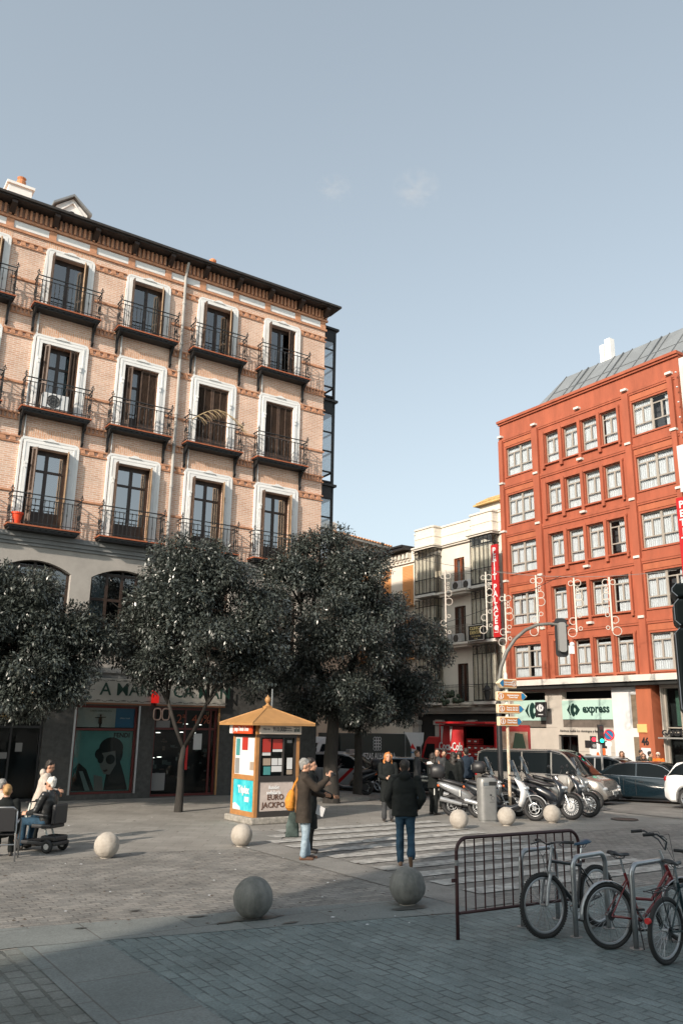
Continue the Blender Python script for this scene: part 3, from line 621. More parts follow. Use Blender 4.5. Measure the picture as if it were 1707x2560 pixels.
mb=MB(); mb.ell((0.86,0.15,2.62),0.03,0.01,0.035); mb.prism([(0.80,2.36),(0.92,2.36),(0.90,2.58),(0.82,2.58)],0.145,0.155,ax='y'); mb.prism([(0.68,2.54),(1.04,2.56),(1.04,2.58),(0.68,2.565)],0.145,0.155,ax='y'); mb.prism([(0.84,2.25),(0.88,2.25),(0.9,2.36),(0.82,2.36)],0.145,0.155,ax='y'); mb.build('printed_figure',m_blackm,sw)
MB().box(0.1,0.17,0.28,2.0,0.19,2.14).build('poster',mat('sea_green_poster',(0.11,0.26,0.24),0.6,var=0.12,vscale=1.5),sw)
mb=MB()  # printed portrait: swept up hair, long hair, round sunglasses, lips, hand held bag
def blob(cx,cz,rx,rz,y0,mi,n=22,rot=0): mb.prism([(cx+rx*math.cos(a)*math.cos(rot)-rz*math.sin(a)*math.sin(rot),cz+rx*math.cos(a)*math.sin(rot)+rz*math.sin(a)*math.cos(rot)) for a in [2*PI*i/n for i in range(n)]],y0,y0+0.002,mi,ax='y')
mb.prism([(1.15,0.30),(1.95,0.30),(1.80,0.75),(1.62,1.2),(1.3,1.15),(1.2,0.8)],0.162,0.165,0,ax='y')
blob(1.30,1.60,0.40,0.34,0.158,0); blob(1.02,1.42,0.24,0.2,0.157,0); blob(1.5,1.45,0.2,0.35,0.1575,0)
mb.prism([(1.02,1.45),(1.45,1.52),(1.50,1.1),(1.32,0.78),(1.12,0.80),(1.0,1.0),(0.96,1.1)],0.154,0.156,1,ax='y')
blob(1.30,1.25,0.15,0.15,0.150,0); blob(0.98,1.28,0.10,0.15,0.1505,0); mb.prism([(1.08,0.92),(1.22,0.95),(1.24,0.90),(1.14,0.86)],0.15,0.152,2,ax='y')
mb.prism([(0.12,0.30),(0.85,0.30),(0.55,0.95),(0.30,1.15),(0.14,0.95)],0.163,0.166,0,ax='y'); mb.prism([(0.32,0.9),(0.44,0.9),(0.72,0.30),(0.56,0.30)],0.158,0.160,3,ax='y'); mb.prism([(0.85,0.30),(1.14,0.30),(1.08,0.72),(0.8,0.78)],0.159,0.161,1,ax='y')
mb.build('printed_portrait',[m_blackm,mat('printed_skin',(0.16,0.14,0.13),0.6),mat('printed_lips',(0.05,0.02,0.02),0.6),mat('printed_band',(0.16,0.2,0.19),0.6)],sw)
text('brand_lettering','FENDI',0.20,(1.62,0.163,2.0),FRONT,m_blackm,sw,0.002,bold=0.006)
text('poster_lettering','TARIFA ESPECIALISTA',0.075,(0.86,0.158,2.76),FRONT,m_granite,sw,0.002)
text('poster_lettering','clinica visual',0.07,(1.68,0.158,2.55),FRONT,m_paper,sw,0.002)
sd=shopwin(2.66,4.98,0.06,2.93,m_dred,[('h',2.2),('v',3.78),('v',4.72)])
MB().box(4.98,-0.02,0.06,5.04,0.12,2.95).build('trim',m_gold,sd)
MB().box(3.86,0.02,0.9,3.92,0.1,1.7).build('door_handle',m_red,sd)
text('discount_lettering','2ª  40%',0.42,(4.1,0.09,2.55),FRONT,mat('orange_print',(0.30,0.07,0.03),0.6),sd,0.002)
MB().box(4.15,0.11,1.55,4.45,0.12,2.08).build('notice',m_paper,sd)
MB().box(2.76,0.12,2.26,3.25,0.13,2.5).build('notice',mat('grey_notice',(0.2,0.2,0.2),0.6),sd)
MB().box(2.7,0.13,0.25,3.2,0.14,0.8).build('notice',mat('grey_notice',(0.2,0.2,0.2),0.6),sd)
# lit lamps and stock seen inside
t=MB()
for x,y,z in ((3.4,0.7,2.35),(4.1,0.75,2.4),(4.6,0.7,2.38),(3.0,0.5,2.1),(3.9,0.6,2.12),(4.35,0.6,2.1),(3.1,0.5,1.3),(2.85,0.5,1.28)): t.ell((x,y,z),0.09,0.05,0.012,8,5)
t.build('ceiling_lamp',mat('lit_lamp',(1,0.95,0.85),0.5,emit=2.2),sd)
mb=MB()
for k in range(34): 
    x=random.uniform(2.75,4.85); z=random.uniform(0.3,1.9); mb.box(x,0.5,z,x+random.uniform(.04,.16),0.55,z+random.uniform(.03,.14),mi=k%3)
mb.build('stock',[mat('dim_stock',(0.06,0.075,0.07),0.5),mat('dim_stock_pale',(0.16,0.16,0.15),0.5),mat('dim_stock_brown',(0.08,0.04,0.025),0.5)],sd)
sl2=shopwin(-4.0,-0.95,0.05,2.95,m_black,[('h',2.2),('v',-2.9),('v',-1.9)])
for x,z,w_,h_ in ((-3.5,1.7,.28,.3),(-3.3,1.3,.3,.14),(-2.5,1.45,.14,.12),(-2.2,1.3,.28,.18),(-2.4,0.85,.2,.14),(-1.7,1.5,.2,.26),(-3.0,2.45,.5,.2)): MB().box(x,0.11,z,x+w_,0.12,z+h_).build('notice',MC['grey_notice'],sl2)
text('house_number','240',0.34,(-2.2,0.09,2.55),FRONT,mat('old_gold',(0.30,0.2,0.07),0.5),sl2,0.004)
shopwin(-7.9,-4.6,0.1,2.95,m_black,[('h',2.2),('v',-6.2)]); shopwin(6.3,8.3,0.06,2.93,m_black,[('h',2.2),('v',7.3)])
# shop signs
m_sign=mat('cream_sign_panel',(0.34,0.33,0.30),0.5,var=0.06); m_dgreen=mat('dark_green_letters',(0.008,0.035,0.025),0.5)
def fascia(x0,x1,label,words,wx,sz):
    t=thing('shop_sign',label,'shop sign',FB(x0,0,3.02),FB.deg,None); W=x1-x0
    bevel(MB().box(0,-0.16,0,W,-0.002,0.78).build('panel',m_sign,t),0.01); MB().box(0,-0.165,-0.05,W,0,-0.002).build('trim',mat('copper_trim',(0.25,0.12,0.07),0.4,metal=0.5),t)
    text('lettering',words,sz,(wx-x0,-0.165,0.42),FRONT,m_dgreen,t,0.004,bold=0.005)
    n=int(W/0.42)
    mb=MB()
    for i in range(n):
        for z in (0.07,0.71):
            x=0.2+i*0.42; mb.prism([(x+0.10*math.cos(a),z+0.02+0.055*math.sin(a)) for a in [PI+PI*k/8 for k in range(9)]]+[(x+0.08*math.cos(a),z+0.02+0.035*math.sin(a)) for a in [2*PI-PI*k/8 for k in range(9)]],-0.163,-0.161,ax='y')
            mb.prism([(x+0.10,z-0.01),(x+0.28,z-0.01),(x+0.30,z+0.02),(x+0.2,z+0.035),(x+0.12,z+0.01)],-0.163,-0.161,ax='y')
    mb.build('ornament',mat('sign_ornament',(0.11,0.11,0.10),0.6),t)
fascia(-0.2,2.42,'cream fascia sign with dark green letters above the green poster window','A MAN',1.55,0.56)
fascia(2.62,5.15,'cream fascia sign with dark green letters above the optician\'s red door','CA MAN',4.25,0.56)
t=thing('wall_lantern','small red box hanging between the two cream shop signs','sign',FB(2.52,-0.15,3.06),FB.deg)
mb=MB(); mb.prism([(-0.10,0),(0.12,0),(0.12,0.2),(0.02,0.36),(-0.10,0.42)],-0.14,0.1,ax='y'); bevel(mb.build('casing',mat('glowing_red_box',(0.75,0.012,0.008),0.4,emit=0.25),t),0.01)
t=thing('spectacles_sign','projecting sign shaped like a pair of spectacles under the red box','sign',FB(2.72,-0.4,2.70),FB.deg)
mb=MB()
for x in (-0.15,0.15): mb.tube([(x+0.125*math.copysign(abs(math.cos(a))**0.6,math.cos(a)),0,0.185*math.copysign(abs(math.sin(a))**0.6,math.sin(a))) for a in [2*PI*i/20 for i in range(20)]],0.022,6,closed=True)
mb.cyl((-0.03,0,0.09),(0.03,0,0.09),0.02); mb.build('rim',mat('pale_pink_tube',(0.48,0.33,0.27),0.4),t); MB().cyl((0,0,0.12),(0,0.4,0.25),0.012).build('bracket',m_black,t)
t=thing('menu_board','old gold painted name board above the dark shop with number 240','sign',FB(-3.3,-0.03,3.12),FB.deg)
MB().box(-0.7,-0.03,0,2.1,0,0.42).build('panel',mat('dull_gold_board',(0.14,0.095,0.05),0.5,var=0.5,vscale=7,col2=(0.3,0.22,0.12)),t); MB().box(-0.7,-0.06,-0.05,2.2,0.0,0.0).build('ledge',m_steel,t)
# ================================================================ RED BUILDING
m_redw=mat('orange_red_render',(0.31,0.080,0.040),0.8,var=0.17,vscale=1.3,stretch=(1.5,1.5,0.3),bump=0.1,bscale=25)
m_redl=mat('orange_render_panel',(0.35,0.10,0.046),0.8,var=0.14,stretch=(1.5,1.5,0.3),vscale=1.5)
m_alu=mat('grey_beige_aluminium',(0.30,0.27,0.235),0.45,var=0.05)
m_con=mat('pale_concrete',(0.55,0.53,0.49),0.8,var=0.12,vscale=1.5)
m_dwin=mat('dim_room',(0.05,0.05,0.055),0.8)
rb=thing('red_building','orange red hotel building with a grid of curtained windows on the right','building',FR.o,FR.deg)
RX0,RX1=-9.15,2.62; CAPZ=[18.94,16.09,13.24,10.39,7.54]
BAY=[(-8.69,-6.66),(-5.73,-4.76),(-4.47,-3.47),(-3.22,-2.22),(-1.97,-0.97),(-0.11,2.0)]
rh=[(a,b,cz-2.44-0.0,cz-0.72) for cz in CAPZ for a,b in BAY]
rh=[(a,b,z0,z1) for a,b,z0,z1 in rh]
mb=MB(); wall(mb,RX0,RX1,4.9,19.85,rh,0,0.22)
mb.quad((RX1,0,-2),(RX1,12,-2),(RX1,12,19.85),(RX1,0,19.85)); mb.quad((RX0,12,-2),(RX0,0,-2),(RX0,0,19.85),(RX0,12,19.85)); mb.quad((RX1,12,-2),(RX0,12,-2),(RX0,12,19.85),(RX1,12,19.85))
mb.build('wall',m_redw,rb)
MB().box(RX0+0.1,0.7,5,RX1-0.1,0.8,19.7).build('interior',m_dwin,rb)
mb=MB(); mb.box(RX0-0.08,-0.18,19.85,RX1+0.05,0.4,20.0); mb.box(RX0-0.04,-0.10,19.74,RX1+0.03,0,19.85); mb.build('parapet_coping',m_redw,rb)
for cz in CAPZ:
    MB().box(RX0-0.03,-0.075,cz-0.20,RX1,-0.002,cz-0.05).box(RX0,-0.05,cz-0.30,RX1,-0.002,cz-0.20).build('floor_ledge',m_redw,rb)
    for a,b in BAY[:1]+BAY[-1:]:
        MB().box(a-0.05,-0.03,cz-0.62,b+0.02,-0.002,cz-0.34).build('lintel_panel',m_redl,rb)
        MB().box(a-0.05,-0.06,cz-2.52,b+0.05,0.1,cz-2.44).build('sill',m_redw,rb)
    # frame round the group of four
    mb=MB(); a,b=-5.95,-0.80
    mb.box(a,-0.13,cz-2.52,b,-0.002,cz-2.44); mb.box(a,-0.09,cz-0.68,b,-0.002,cz-0.56)
    for x0,x1 in ((a,-5.74),(-4.74,-4.50),(-3.45,-3.24),(-2.20,-1.99),(-0.95,b)): mb.box(x0+0.02,-0.14,cz-2.75 if x0>-5 and x1<-1 else cz-2.70,x1-0.02,-0.003,cz-0.60)
    mb.build('window_group_frame',m_redw,rb)
    for x in (-9.0,-6.4,-3.36,-0.38,2.14):
        bevel(MB().box(x-0.16,-0.23,cz-0.02,x+0.16,0.0,cz+0.10).build('white_cap',m_con,rb),0.01)
for x0,x1 in ((-9.15,-8.86),(-6.60,-6.18),(-0.55,-0.20),(2.02,2.28),(2.44,2.62)):
    MB().box(x0,-0.16,4.9,x1,-0.003,18.74).build('pilaster',m_redw,rb)
mb=MB(); mb.box(-6.1,-0.02,4.95,-0.6,-0.003,5.05); mb.build('skirting',m_redl,rb)
def rwin(a,b,z0,z1,kind,style):
    f=MB(); Y=0.12; t_=0.055
    def fr(x0,x1,za,zb,y=Y,t=t_):
        f.box(x0,y,za,x0+t,y+0.06,zb); f.box(x1-t,y,za,x1,y+0.06,zb); f.box(x0+t,y,za,x1-t,y+0.06,za+t); f.box(x0+t,y,zb-t,x1-t,y+0.06,zb)
    fr(a,b,z0,z1); zt_=z1-0.36; zl=z0+0.52
    f.box(a+t_,Y+.005,zt_,b-t_,Y+0.055,zt_+0.06); f.box(a+t_,Y+.005,zl,b-t_,Y+0.055,zl+0.06)
    if kind=='wide':
        m_=(a+b)/2; f.box(m_-0.06,Y-0.01,z0,m_+0.06,Y+0.05,z1)
        for x in ((a+m_)/2,(m_+b)/2): f.box(x-0.045,Y+.002,zl,x+0.045,Y+0.05,zt_)
    else:
        m_=(a+b)/2; f.box(m_-0.045,Y+.002,zl,m_+0.045,Y+0.05,zt_)
    o_=f.build('window',m_alu,rb)
    MB().box(a+0.03,Y+0.03,z0+0.03,b-0.03,Y+0.035,z1-0.03).build('pane',MC['hotel_glass'],o_)
    for (u0,u1,za,zb) in style:
        cb=MB(); X0=a+(b-a)*u0;X1=a+(b-a)*u1; n=max(4,int((X1-X0)/0.055)); H=z1-z0
        for i in range(n):
            xa=X0+(X1-X0)*i/n; xb=X0+(X1-X0)*(i+1)/n; ya=Y+0.10+0.045*(i%2); yb=Y+0.10+0.045*((i+1)%2)
            cb.quad((xa,ya,z0+H*za),(xb,yb,z0+H*za),(xb,yb,z0+H*zb),(xa,ya,z0+H*zb))
        cb.build('curtain',m_curt,o_)
glassmat('hotel_glass',(0.93,0.95,0.96),0.03,1.3)
full=[(0.0,1.0,0.0,1.0)]
for r,cz in enumerate(CAPZ):
    for k,(a,b) in enumerate(BAY):
        st=full
        if (k,r)==(5,0): st=[(0,0.5,0,1),(0.82,1,0,1)]
        elif (k,r)==(4,0): st=[(0.12,1,0,1)]
        elif (k,r)==(4,2): st=[(0.5,1,0,1)]
        elif (k,r)==(5,3): st=[(0,0.5,0,1),(0.8,1,0,1)]
        elif (k,r)==(4,3): st=[(0.18,1,0,1)]
        elif (k,r)==(0,3): st=[(0,0.28,0,1),(0.3,1,0.0,0.93)]
        elif (k,r)==(0,4): st=[(0.0,0.45,0,1),(0.62,1,0,1)]
        elif (k,r)==(5,4): st=full
        elif r>=3 and k: st=[(0.05,1,0,0.88)]
        elif random.random()<0.3: st=[(0.0,1,0,0.97)]
        rwin(a,b,cz-2.44,cz-0.72,'wide' if k in(0,5) else 'slim',st)
# zinc mansard roof
def pRf(px_,py_,y):
    d=ray(px_,py_); n=Vector((-math.sin(FR.a),math.cos(FR.a),0)); o=FR(0,y); t=(o.x*n.x+o.y*n.y)/(d.x*n.x+d.y*n.y)
    q=d*t; r=q-Vector((o.x,o.y,0)); return r.x*math.cos(FR.a)+r.y*math.sin(FR.a), q.z+EYE
xa,za=pRf(1414,943,3.0); xb,zb=pRf(1706,820,3.0); xl,zl_=pRf(1318,1022,0.5); xm_,zm_=pRf(1370,978,1.6)
zr=(za+zb)/2; XR2=7.0
mb=MB(); mb.poly([(xl,0.45,19.9),(XR2,0.45,19.9),(XR2,3.0,zr),(xa,3.0,zr)]); mb.poly([(xl,0.45,19.9),(xa,3.0,zr),(xa,8.0,zr),(xl,11,19.9)]); mb.poly([(xa,3,zr),(XR2,3,zr),(XR2,8,zr),(xa,8,zr)]); mb.poly([(XR2,0.45,19.9),(XR2,11,19.9),(XR2,8,zr),(XR2,3,zr)])
rf=mb.build('roof',m_zinc,rb)
mb=MB(); L=(zr-19.9); 
x=xl+0.9
while x<XR2:
    top=(max(x,xa) if x<xa else x, 3.0, zr)
    k=1.0 if x>=xa else (x-xl)/(xa-xl)
    mb.cyl((x,0.45,19.93),(x,0.45+2.55*k,19.9+L*k+0.03),0.03,n=5); x+=1.15
mb.build('standing_seam',mat('dark_seam',(0.09,0.1,0.11),0.6),rf)
mb=MB()
for x in (xl+2.6,xl+5.0,xl+7.4,xl+9.8): mb.prism([(0.45+0.3,20.15),(0.45+0.22,20.2),(0.45+2.4,19.9+L*0.97+0.06),(0.45+2.48,19.9+L*0.97)],x-0.03,x+0.03,ax='x')
mb.cyl((xl+0.8,0.45+1.25,19.9+L*0.49+0.02),(XR2,0.45+1.25,19.9+L*0.49+0.02),0.018,n=4); mb.build('roof_edge',mat('dark_seam',(0.09,0.1,0.11),0.6),rf)
for px0,px1,pyt,pyb in ((1500,1510,866,905),(1512,1526,851,898)):
    x0,zt_=pRf(px0,pyt,3.6); x1,_=pRf(px1,pyt,3.6); MB().box(x0,3.5,zr-0.6,x1,3.9,zt_).build('chimney',m_white,rb)
# canopy and ground floor
mb=MB(); mb.box(RX0-0.05,-0.75,4.62,RX1+4,0.05,4.90); mb.build('canopy',m_con,rb)
MB().box(RX0,-0.62,4.44,RX1+4,0.05,4.62).build('canopy_soffit',m_blackm,rb)
m_beige=mat('beige_stone_cladding',(0.42,0.385,0.34),0.75,var=0.08,vscale=1.5)
gh=[(-8.8,-6.62,0.25,4.3),(-5.50,-2.40,2.55,4.3),(-5.85,-4.62,-1,2.18),(-2.32,-0.95,3.9,4.1),(-0.2,2.62,-1,4.3)]
mb=MB(); wall(mb,RX0,-0.9,-1.0,4.46,[g for g in gh if g[0]<-0.9],0.0,0.35); wall(mb,0.15,RX1,-1.0,4.46,[(0.2,2.6,-1,4.3)],0.0,0.5)
mb.build('ground_floor_wall',m_beige,rb)
mb=MB()
for z in (0.6,1.4,2.52): 
    for a,b in ((-9.14,-8.82),(-6.6,-5.9),(-4.6,-2.42)): mb.box(a,-0.004,z,b,0.002,z+0.014)
mb.build('cladding_joint',mat('joint',(0.2,0.18,0.16),0.8),rb)
MB().box(RX0,0.9,-1,RX1,1.0,4.5).build('interior',m_dark,rb)
MB().box(-2.38,-0.12,-0.9,-0.92,-0.002,4.4).build('white_door_panel',m_paper,rb)
for z0,z1 in ((2.55,4.05),(-0.5,2.15)): MB().box(-1.3,-0.14,z0,-0.98,-0.121,z1).build('grille',mat('brown_grille',(0.17,0.13,0.09),0.7,var=0.25,vscale=20,stretch=(0.2,0.2,3)),rb)
MB().box(-0.90,-0.30,-1,-0.10,0.5,4.45).build('orange_pier',m_redl,rb)
text('house_number','46',0.46,(-0.58,-0.31,1.95),FRONT,m_black,rb,0.02,bold=0.012,sx=0.8)
bevel(MB().box(-0.92,-0.36,2.35,-0.42,-0.302,2.72).build('yellow_plaque',mat('yellow_plaque',(0.72,0.42,0.16),0.5),rb),0.01)
MB().box(-0.80,-0.34,1.05,-0.32,-0.303,1.68).build('white_notice',m_paper,rb)
gw=MB()
for x in (0.22,1.0,1.62,2.5): gw.box(x,0.18,-1,x+0.08,0.28,4.3)
for z in (2.35,2.55,2.9,3.0,3.1): gw.box(0.22,0.2,z,2.58,0.26,z+0.05) if z<2.8 else gw.box(1.05,0.2,z,2.5,0.23,z+0.025)
g_=gw.build('entrance_glazing',m_alu,rb); MB().box(0.25,0.3,-1,2.56,0.305,4.3).build('pane',m_glassd,g_)
cb=MB()
for k in range(12): cb.box(0.62+0.035*k,0.45+0.02*(k%2),2.65,0.655+0.035*k,0.46+0.02*(k%2),4.2)
cb.build('curtain',mat('green_curtain',(0.10,0.17,0.13),0.8),g_)
t=thing('hotel_name_sign','dark raised lettering on a shelf above the hotel entrance right of the orange pier','sign',FR(0.15,-0.05,2.1),FR.deg)
MB().box(0,-0.35,0,4.2,0,0.06).build('shelf',m_grey,t); text('lettering','GARDEN ALCA',0.34,(1.35,-0.3,0.24),FRONT,m_black,t,0.02,bold=0.01)
# supermarket signs
m_sea=mat('pale_green_backlit_panel',(0.38,0.55,0.49),0.45); m_dkg=mat('very_dark_green',(0.006,0.03,0.025),0.4)
t=thing('supermarket_sign','pale green supermarket sign with dark emblem and the word express','shop sign',FR(-5.48,-0.0,2.55),FR.deg)
MB().box(0,-0.05,0.38,3.05,0.2,1.30).build('panel',m_sea,t); MB().box(0,0.0,0.0,3.05,0.2,0.38).build('slatted_band',mat('slat_brown',(0.12,0.10,0.085),0.6,var=0.2),t); MB().box(0,-0.02,1.30,3.05,0.2,1.36).build('top_rail',m_con,t)
def emblem(s,cx,cz,y,mt,parent,mt2):
    mb=MB()
    mb.prism([(cx-0.52*s,cz),(cx-0.28*s,cz+0.30*s),(cx-0.22*s,cz+0.33*s),(cx-0.30*s,cz+0.12*s),(cx-0.33*s,cz),(cx-0.30*s,cz-0.12*s),(cx-0.22*s,cz-0.33*s),(cx-0.28*s,cz-0.30*s)],y-0.012,y,ax='y')
    n=14; ell_=[(cx-0.02*s+0.20*s*math.cos(a),cz+0.40*s*math.sin(a)) for a in [PI*0.22+PI*1.56*i/n for i in range(n+1)]]
    inner=[(cx+0.10*s,cz-0.16*s),(cx+0.04*s,cz-0.10*s),(cx+0.02*s,cz),(cx+0.04*s,cz+0.10*s),(cx+0.10*s,cz+0.16*s)]
    mb.prism(ell_+inner,y-0.012,y,ax='y')
    mb.prism([(cx+0.10*s,cz+0.12*s),(cx+0.18*s,cz+0.33*s),(cx+0.26*s,cz+0.30*s),(cx+0.50*s,cz),(cx+0.26*s,cz-0.30*s),(cx+0.18*s,cz-0.33*s),(cx+0.10*s,cz-0.12*s),(cx+0.17*s,cz-0.09*s),(cx+0.2*s,cz),(cx+0.17*s,cz+0.09*s)],y-0.012,y,ax='y')
    mb.build('emblem',mt,parent)
emblem(0.80,0.72,0.84,-0.055,m_dkg,t,m_sea); text('lettering','express',0.56,(2.08,-0.06,0.88),FRONT,m_dkg,t,0.006,bold=0.018,sx=0.92)
t=thing('supermarket_sign','pale green panel with a cropped dark emblem left of the stone pier','shop sign',FR(-8.8,0.0,2.55),FR.deg)
MB().box(0,-0.03,0.32,2.18,0.2,1.35).build('panel',m_sea,t); MB().box(0,0.0,0.0,2.18,0.2,0.30).build('slatted_band',MC['slat_brown'],t); emblem(1.05,1.35,0.82,-0.035,m_dkg,t,m_sea)
t=thing('projecting_shop_sign','small square black projecting sign with a white emblem','shop sign',FR(-6.62,-0.05,3.4),FR.deg)
bevel(MB().box(-0.1,-0.62,-0.38,0.62,-0.5,0.38).build('panel',m_black,t),0.03); emblem(0.5,0.26,0.08,-0.622,m_paper,t,m_black); MB().box(0.1,-0.628,-0.26,0.42,-0.621,-0.22).build('lettering_line',m_paper,t); MB().box(0.2,-0.5,-0.05,0.3,0.05,0.05).build('arm',m_black,t)
text('shop_lettering','Abrimos todos los domingos y festivos',0.17,(-4.4,-0.01,2.37),FRONT,m_black,rb,0.004,bold=0.003)
mb=MB(); mb.box(-5.8,0.12,-0.9,-5.74,0.2,2.15); mb.box(-4.7,0.12,-0.9,-4.64,0.2,2.15); mb.box(-5.25,0.12,-0.9,-5.21,0.2,2.15); mb.box(-5.8,0.12,2.09,-4.64,0.2,2.15); d_=mb.build('shop_door',m_black,rb); MB().box(-5.78,0.15,-0.9,-4.66,0.155,2.12).build('pane',m_glassd,d_)
MB().box(-8.8,0.1,0.25,-6.62,0.12,2.5).build('shutter_panel',m_beige,rb)
MB().box(-3.95,-0.03,0.2,-2.7,-0.004,1.95).build('offer_poster',m_paper,rb)
mb=MB()
for x,z in ((-3.9,1.6),(-3.9,0.95),(-2.95,1.6),(-2.95,0.95)): mb.box(x-0.28,-0.05,z,x+0.05,-0.031,z+0.34)
mb.build('small_poster',m_black,rb)
mb=MB(); mb.ell((-3.15,-0.04,1.45),0.16,0.01,0.28); mb.ell((-3.45,-0.04,1.2),0.1,0.01,0.22); mb.build('poster_print',mat('orange_red_print',(0.6,0.12,0.03),0.5),rb)
MB().box(-3.3,-0.05,0.55,-3.0,-0.032,0.95).build('small_poster',m_black,rb)
# hotel banner signs
m_bred=mat('banner_red',(0.40,0.012,0.014),0.45)
def banner(name,label,loc,H,W,words,sz,step):
    t=thing(name,label,'hotel sign',loc,FR.deg)
    bevel(MB().box(-W/2,-0.12,0,W/2,0,H).build('panel',m_bred,t),0.01)
    z=H-0.36
    for ch in words:
        if ch!=' ': text('letter',ch,sz,(0,-0.13,z),FRONT,m_paper,t,0.008,bold=0.014)
        z-=step if ch!=' ' else step*0.55
    mb=MB(); mb.ring((0,-0.125,0.52),(0,1,0),0.13,0.025,18,5); mb.prism([(0.13*math.cos(a),0.52+0.13*math.sin(a)) for a in [2*PI*i/18 for i in range(18)]],-0.128,-0.121,ax='y'); mb.prism([(0.03,0.38),(0.15,0.34),(0.16,0.38),(0.06,0.43)],-0.13,-0.12,ax='y'); mb.box(-0.16,-0.126,0.26,0.16,-0.121,0.29); mb.build('emblem',m_paper,t)
    MB().cyl((0,0,H-0.02),(0,0.3,H-0.02),0.02).cyl((0,0,0.1),(0,0.3,0.1),0.02).build('bracket',m_black,t)
banner('hotel_sign','tall narrow red vertical hotel sign with white letters on the cream building','%s',5.25,0.46,'PETIT PALACE',0.46,0.385) if False else banner('hotel_sign','tall narrow red vertical hotel sign with white letters on the cream building',FR(-9.15,-0.66,7.28),5.2,0.50,'PETIT PALACE',0.48,0.375)
banner('hotel_sign','red vertical hotel sign with white letters cut by the right frame edge',FR(2.32,-0.25,9.0),3.75,0.52,'PETIT PAL',0.46,0.42)
# scaffold wrapped neighbour at the right edge
nb=thing('wrapped_building','white tarpaulin wrapped building next to the red building at the frame edge','building',FR(RX1,0,0),FR.deg)
MB().box(0.02,0.0,4.9,6,8,19.6).build('wall',m_con,nb); MB().box(0.45,-0.45,5.1,6,-0.38,18.9).build('tarpaulin',mat('grey_white_tarp',(0.42,0.43,0.44),0.6,var=0.06,vscale=0.7),nb)
MB().box(-0.12,-0.6,12.9,1.2,-0.55,15.1).build('tarpaulin_flap',mat('bright_tarp',(0.52,0.53,0.54),0.6,var=0.05),nb)
MB().box(0.02,0,-1,6,8,4.6).build('ground_floor',m_granite,nb)
mb=MB()
for k in range(18): mb.ell((0.10,-0.45,6.0+0.75*k),0.05,0.05,0.04,8,5)
mb.build('string_lights',m_paper,nb)
# ================================================================ WHITE (CREAM) BUILDING with glazed bays
m_cream=mat('cream_render',(0.60,0.56,0.49),0.8,var=0.07,vscale=1.6) if 'cream_render' not in MC else mat('pale_cream_render',(0.64,0.60,0.53),0.8,var=0.06,vscale=1.6)
wb=thing('cream_building','cream building with glazed iron bay windows left of the red building','building',FR.o,FR.deg)
WX0,WX1=-17.05,-9.16
b1=(-16.25,-14.45,0.65); b2=(-11.30,-9.52,0.55)
wins=[(-13.30,-12.42,10.45,12.42),(-13.32,-12.40,7.35,9.47),(-13.15,-12.30,3.95,6.10)]
mb=MB(); wall(mb,WX0,WX1,3.6,13.45,wins+[(b1[0]+.1,b1[1]-.1,4.0,13.3),(b2[0]+.1,b2[1]-.1,4.0,13.3)],0,0.25)
mb.quad((WX0,12,-2),(WX0,0,-2),(WX0,0,14.4),(WX0,12,14.4)); mb.quad((WX1,12,4),(WX0,12,4),(WX0,12,14.4),(WX1,12,14.4))
mb.build('wall',m_cream,wb)
mb=MB(); mb.box(WX0+0.05,1.2,-1,WX1-0.05,1.3,13.4); mb.build('interior',mat('warm_room',(0.62,0.57,0.48),0.8,var=0.2,vscale=1),wb)
def bayring(x0,x1,p,z0,z1,out,r=0.12):
    n=4; pts=[(x0-out,0.0),(x0-out,-p-out+r)]
    pts+= [(x0-out+r-r*math.cos(a),-p-out+r-r*math.sin(a)) for a in [PI/2*i/n for i in range(1,n+1)]]
    pts+= [(x1+out-r+r*math.sin(a),-p-out+r-r*math.cos(a)) for a in [PI/2*i/n for i in range(0,n+1)]]
    pts+=[(x1+out,0.0)]
    return pts
par=MB()
def parapet(out,z0,z1,mb):
    pts=[(WX0,0.3),(WX0,-out)]+[p for p in bayring(*b1,0,0,out)]+[p for p in bayring(*b2,0,0,out)]+[(WX1,-out),(WX1,0.3)]
    pts=[(x,min(y,-out) if 1<i<len(pts)-2 and abs(y)<1e-9 else y) for i,(x,y) in enumerate(pts)]
    mb.prism(pts,z0,z1)
parapet(0.0,13.46,14.62,par); parapet(0.06,14.56,14.66,par); parapet(0.03,13.98,14.03,par); parapet(0.22,13.36,13.46,par); parapet(0.14,13.26,13.355,par) 
par.build('parapet',m_cream,wb)
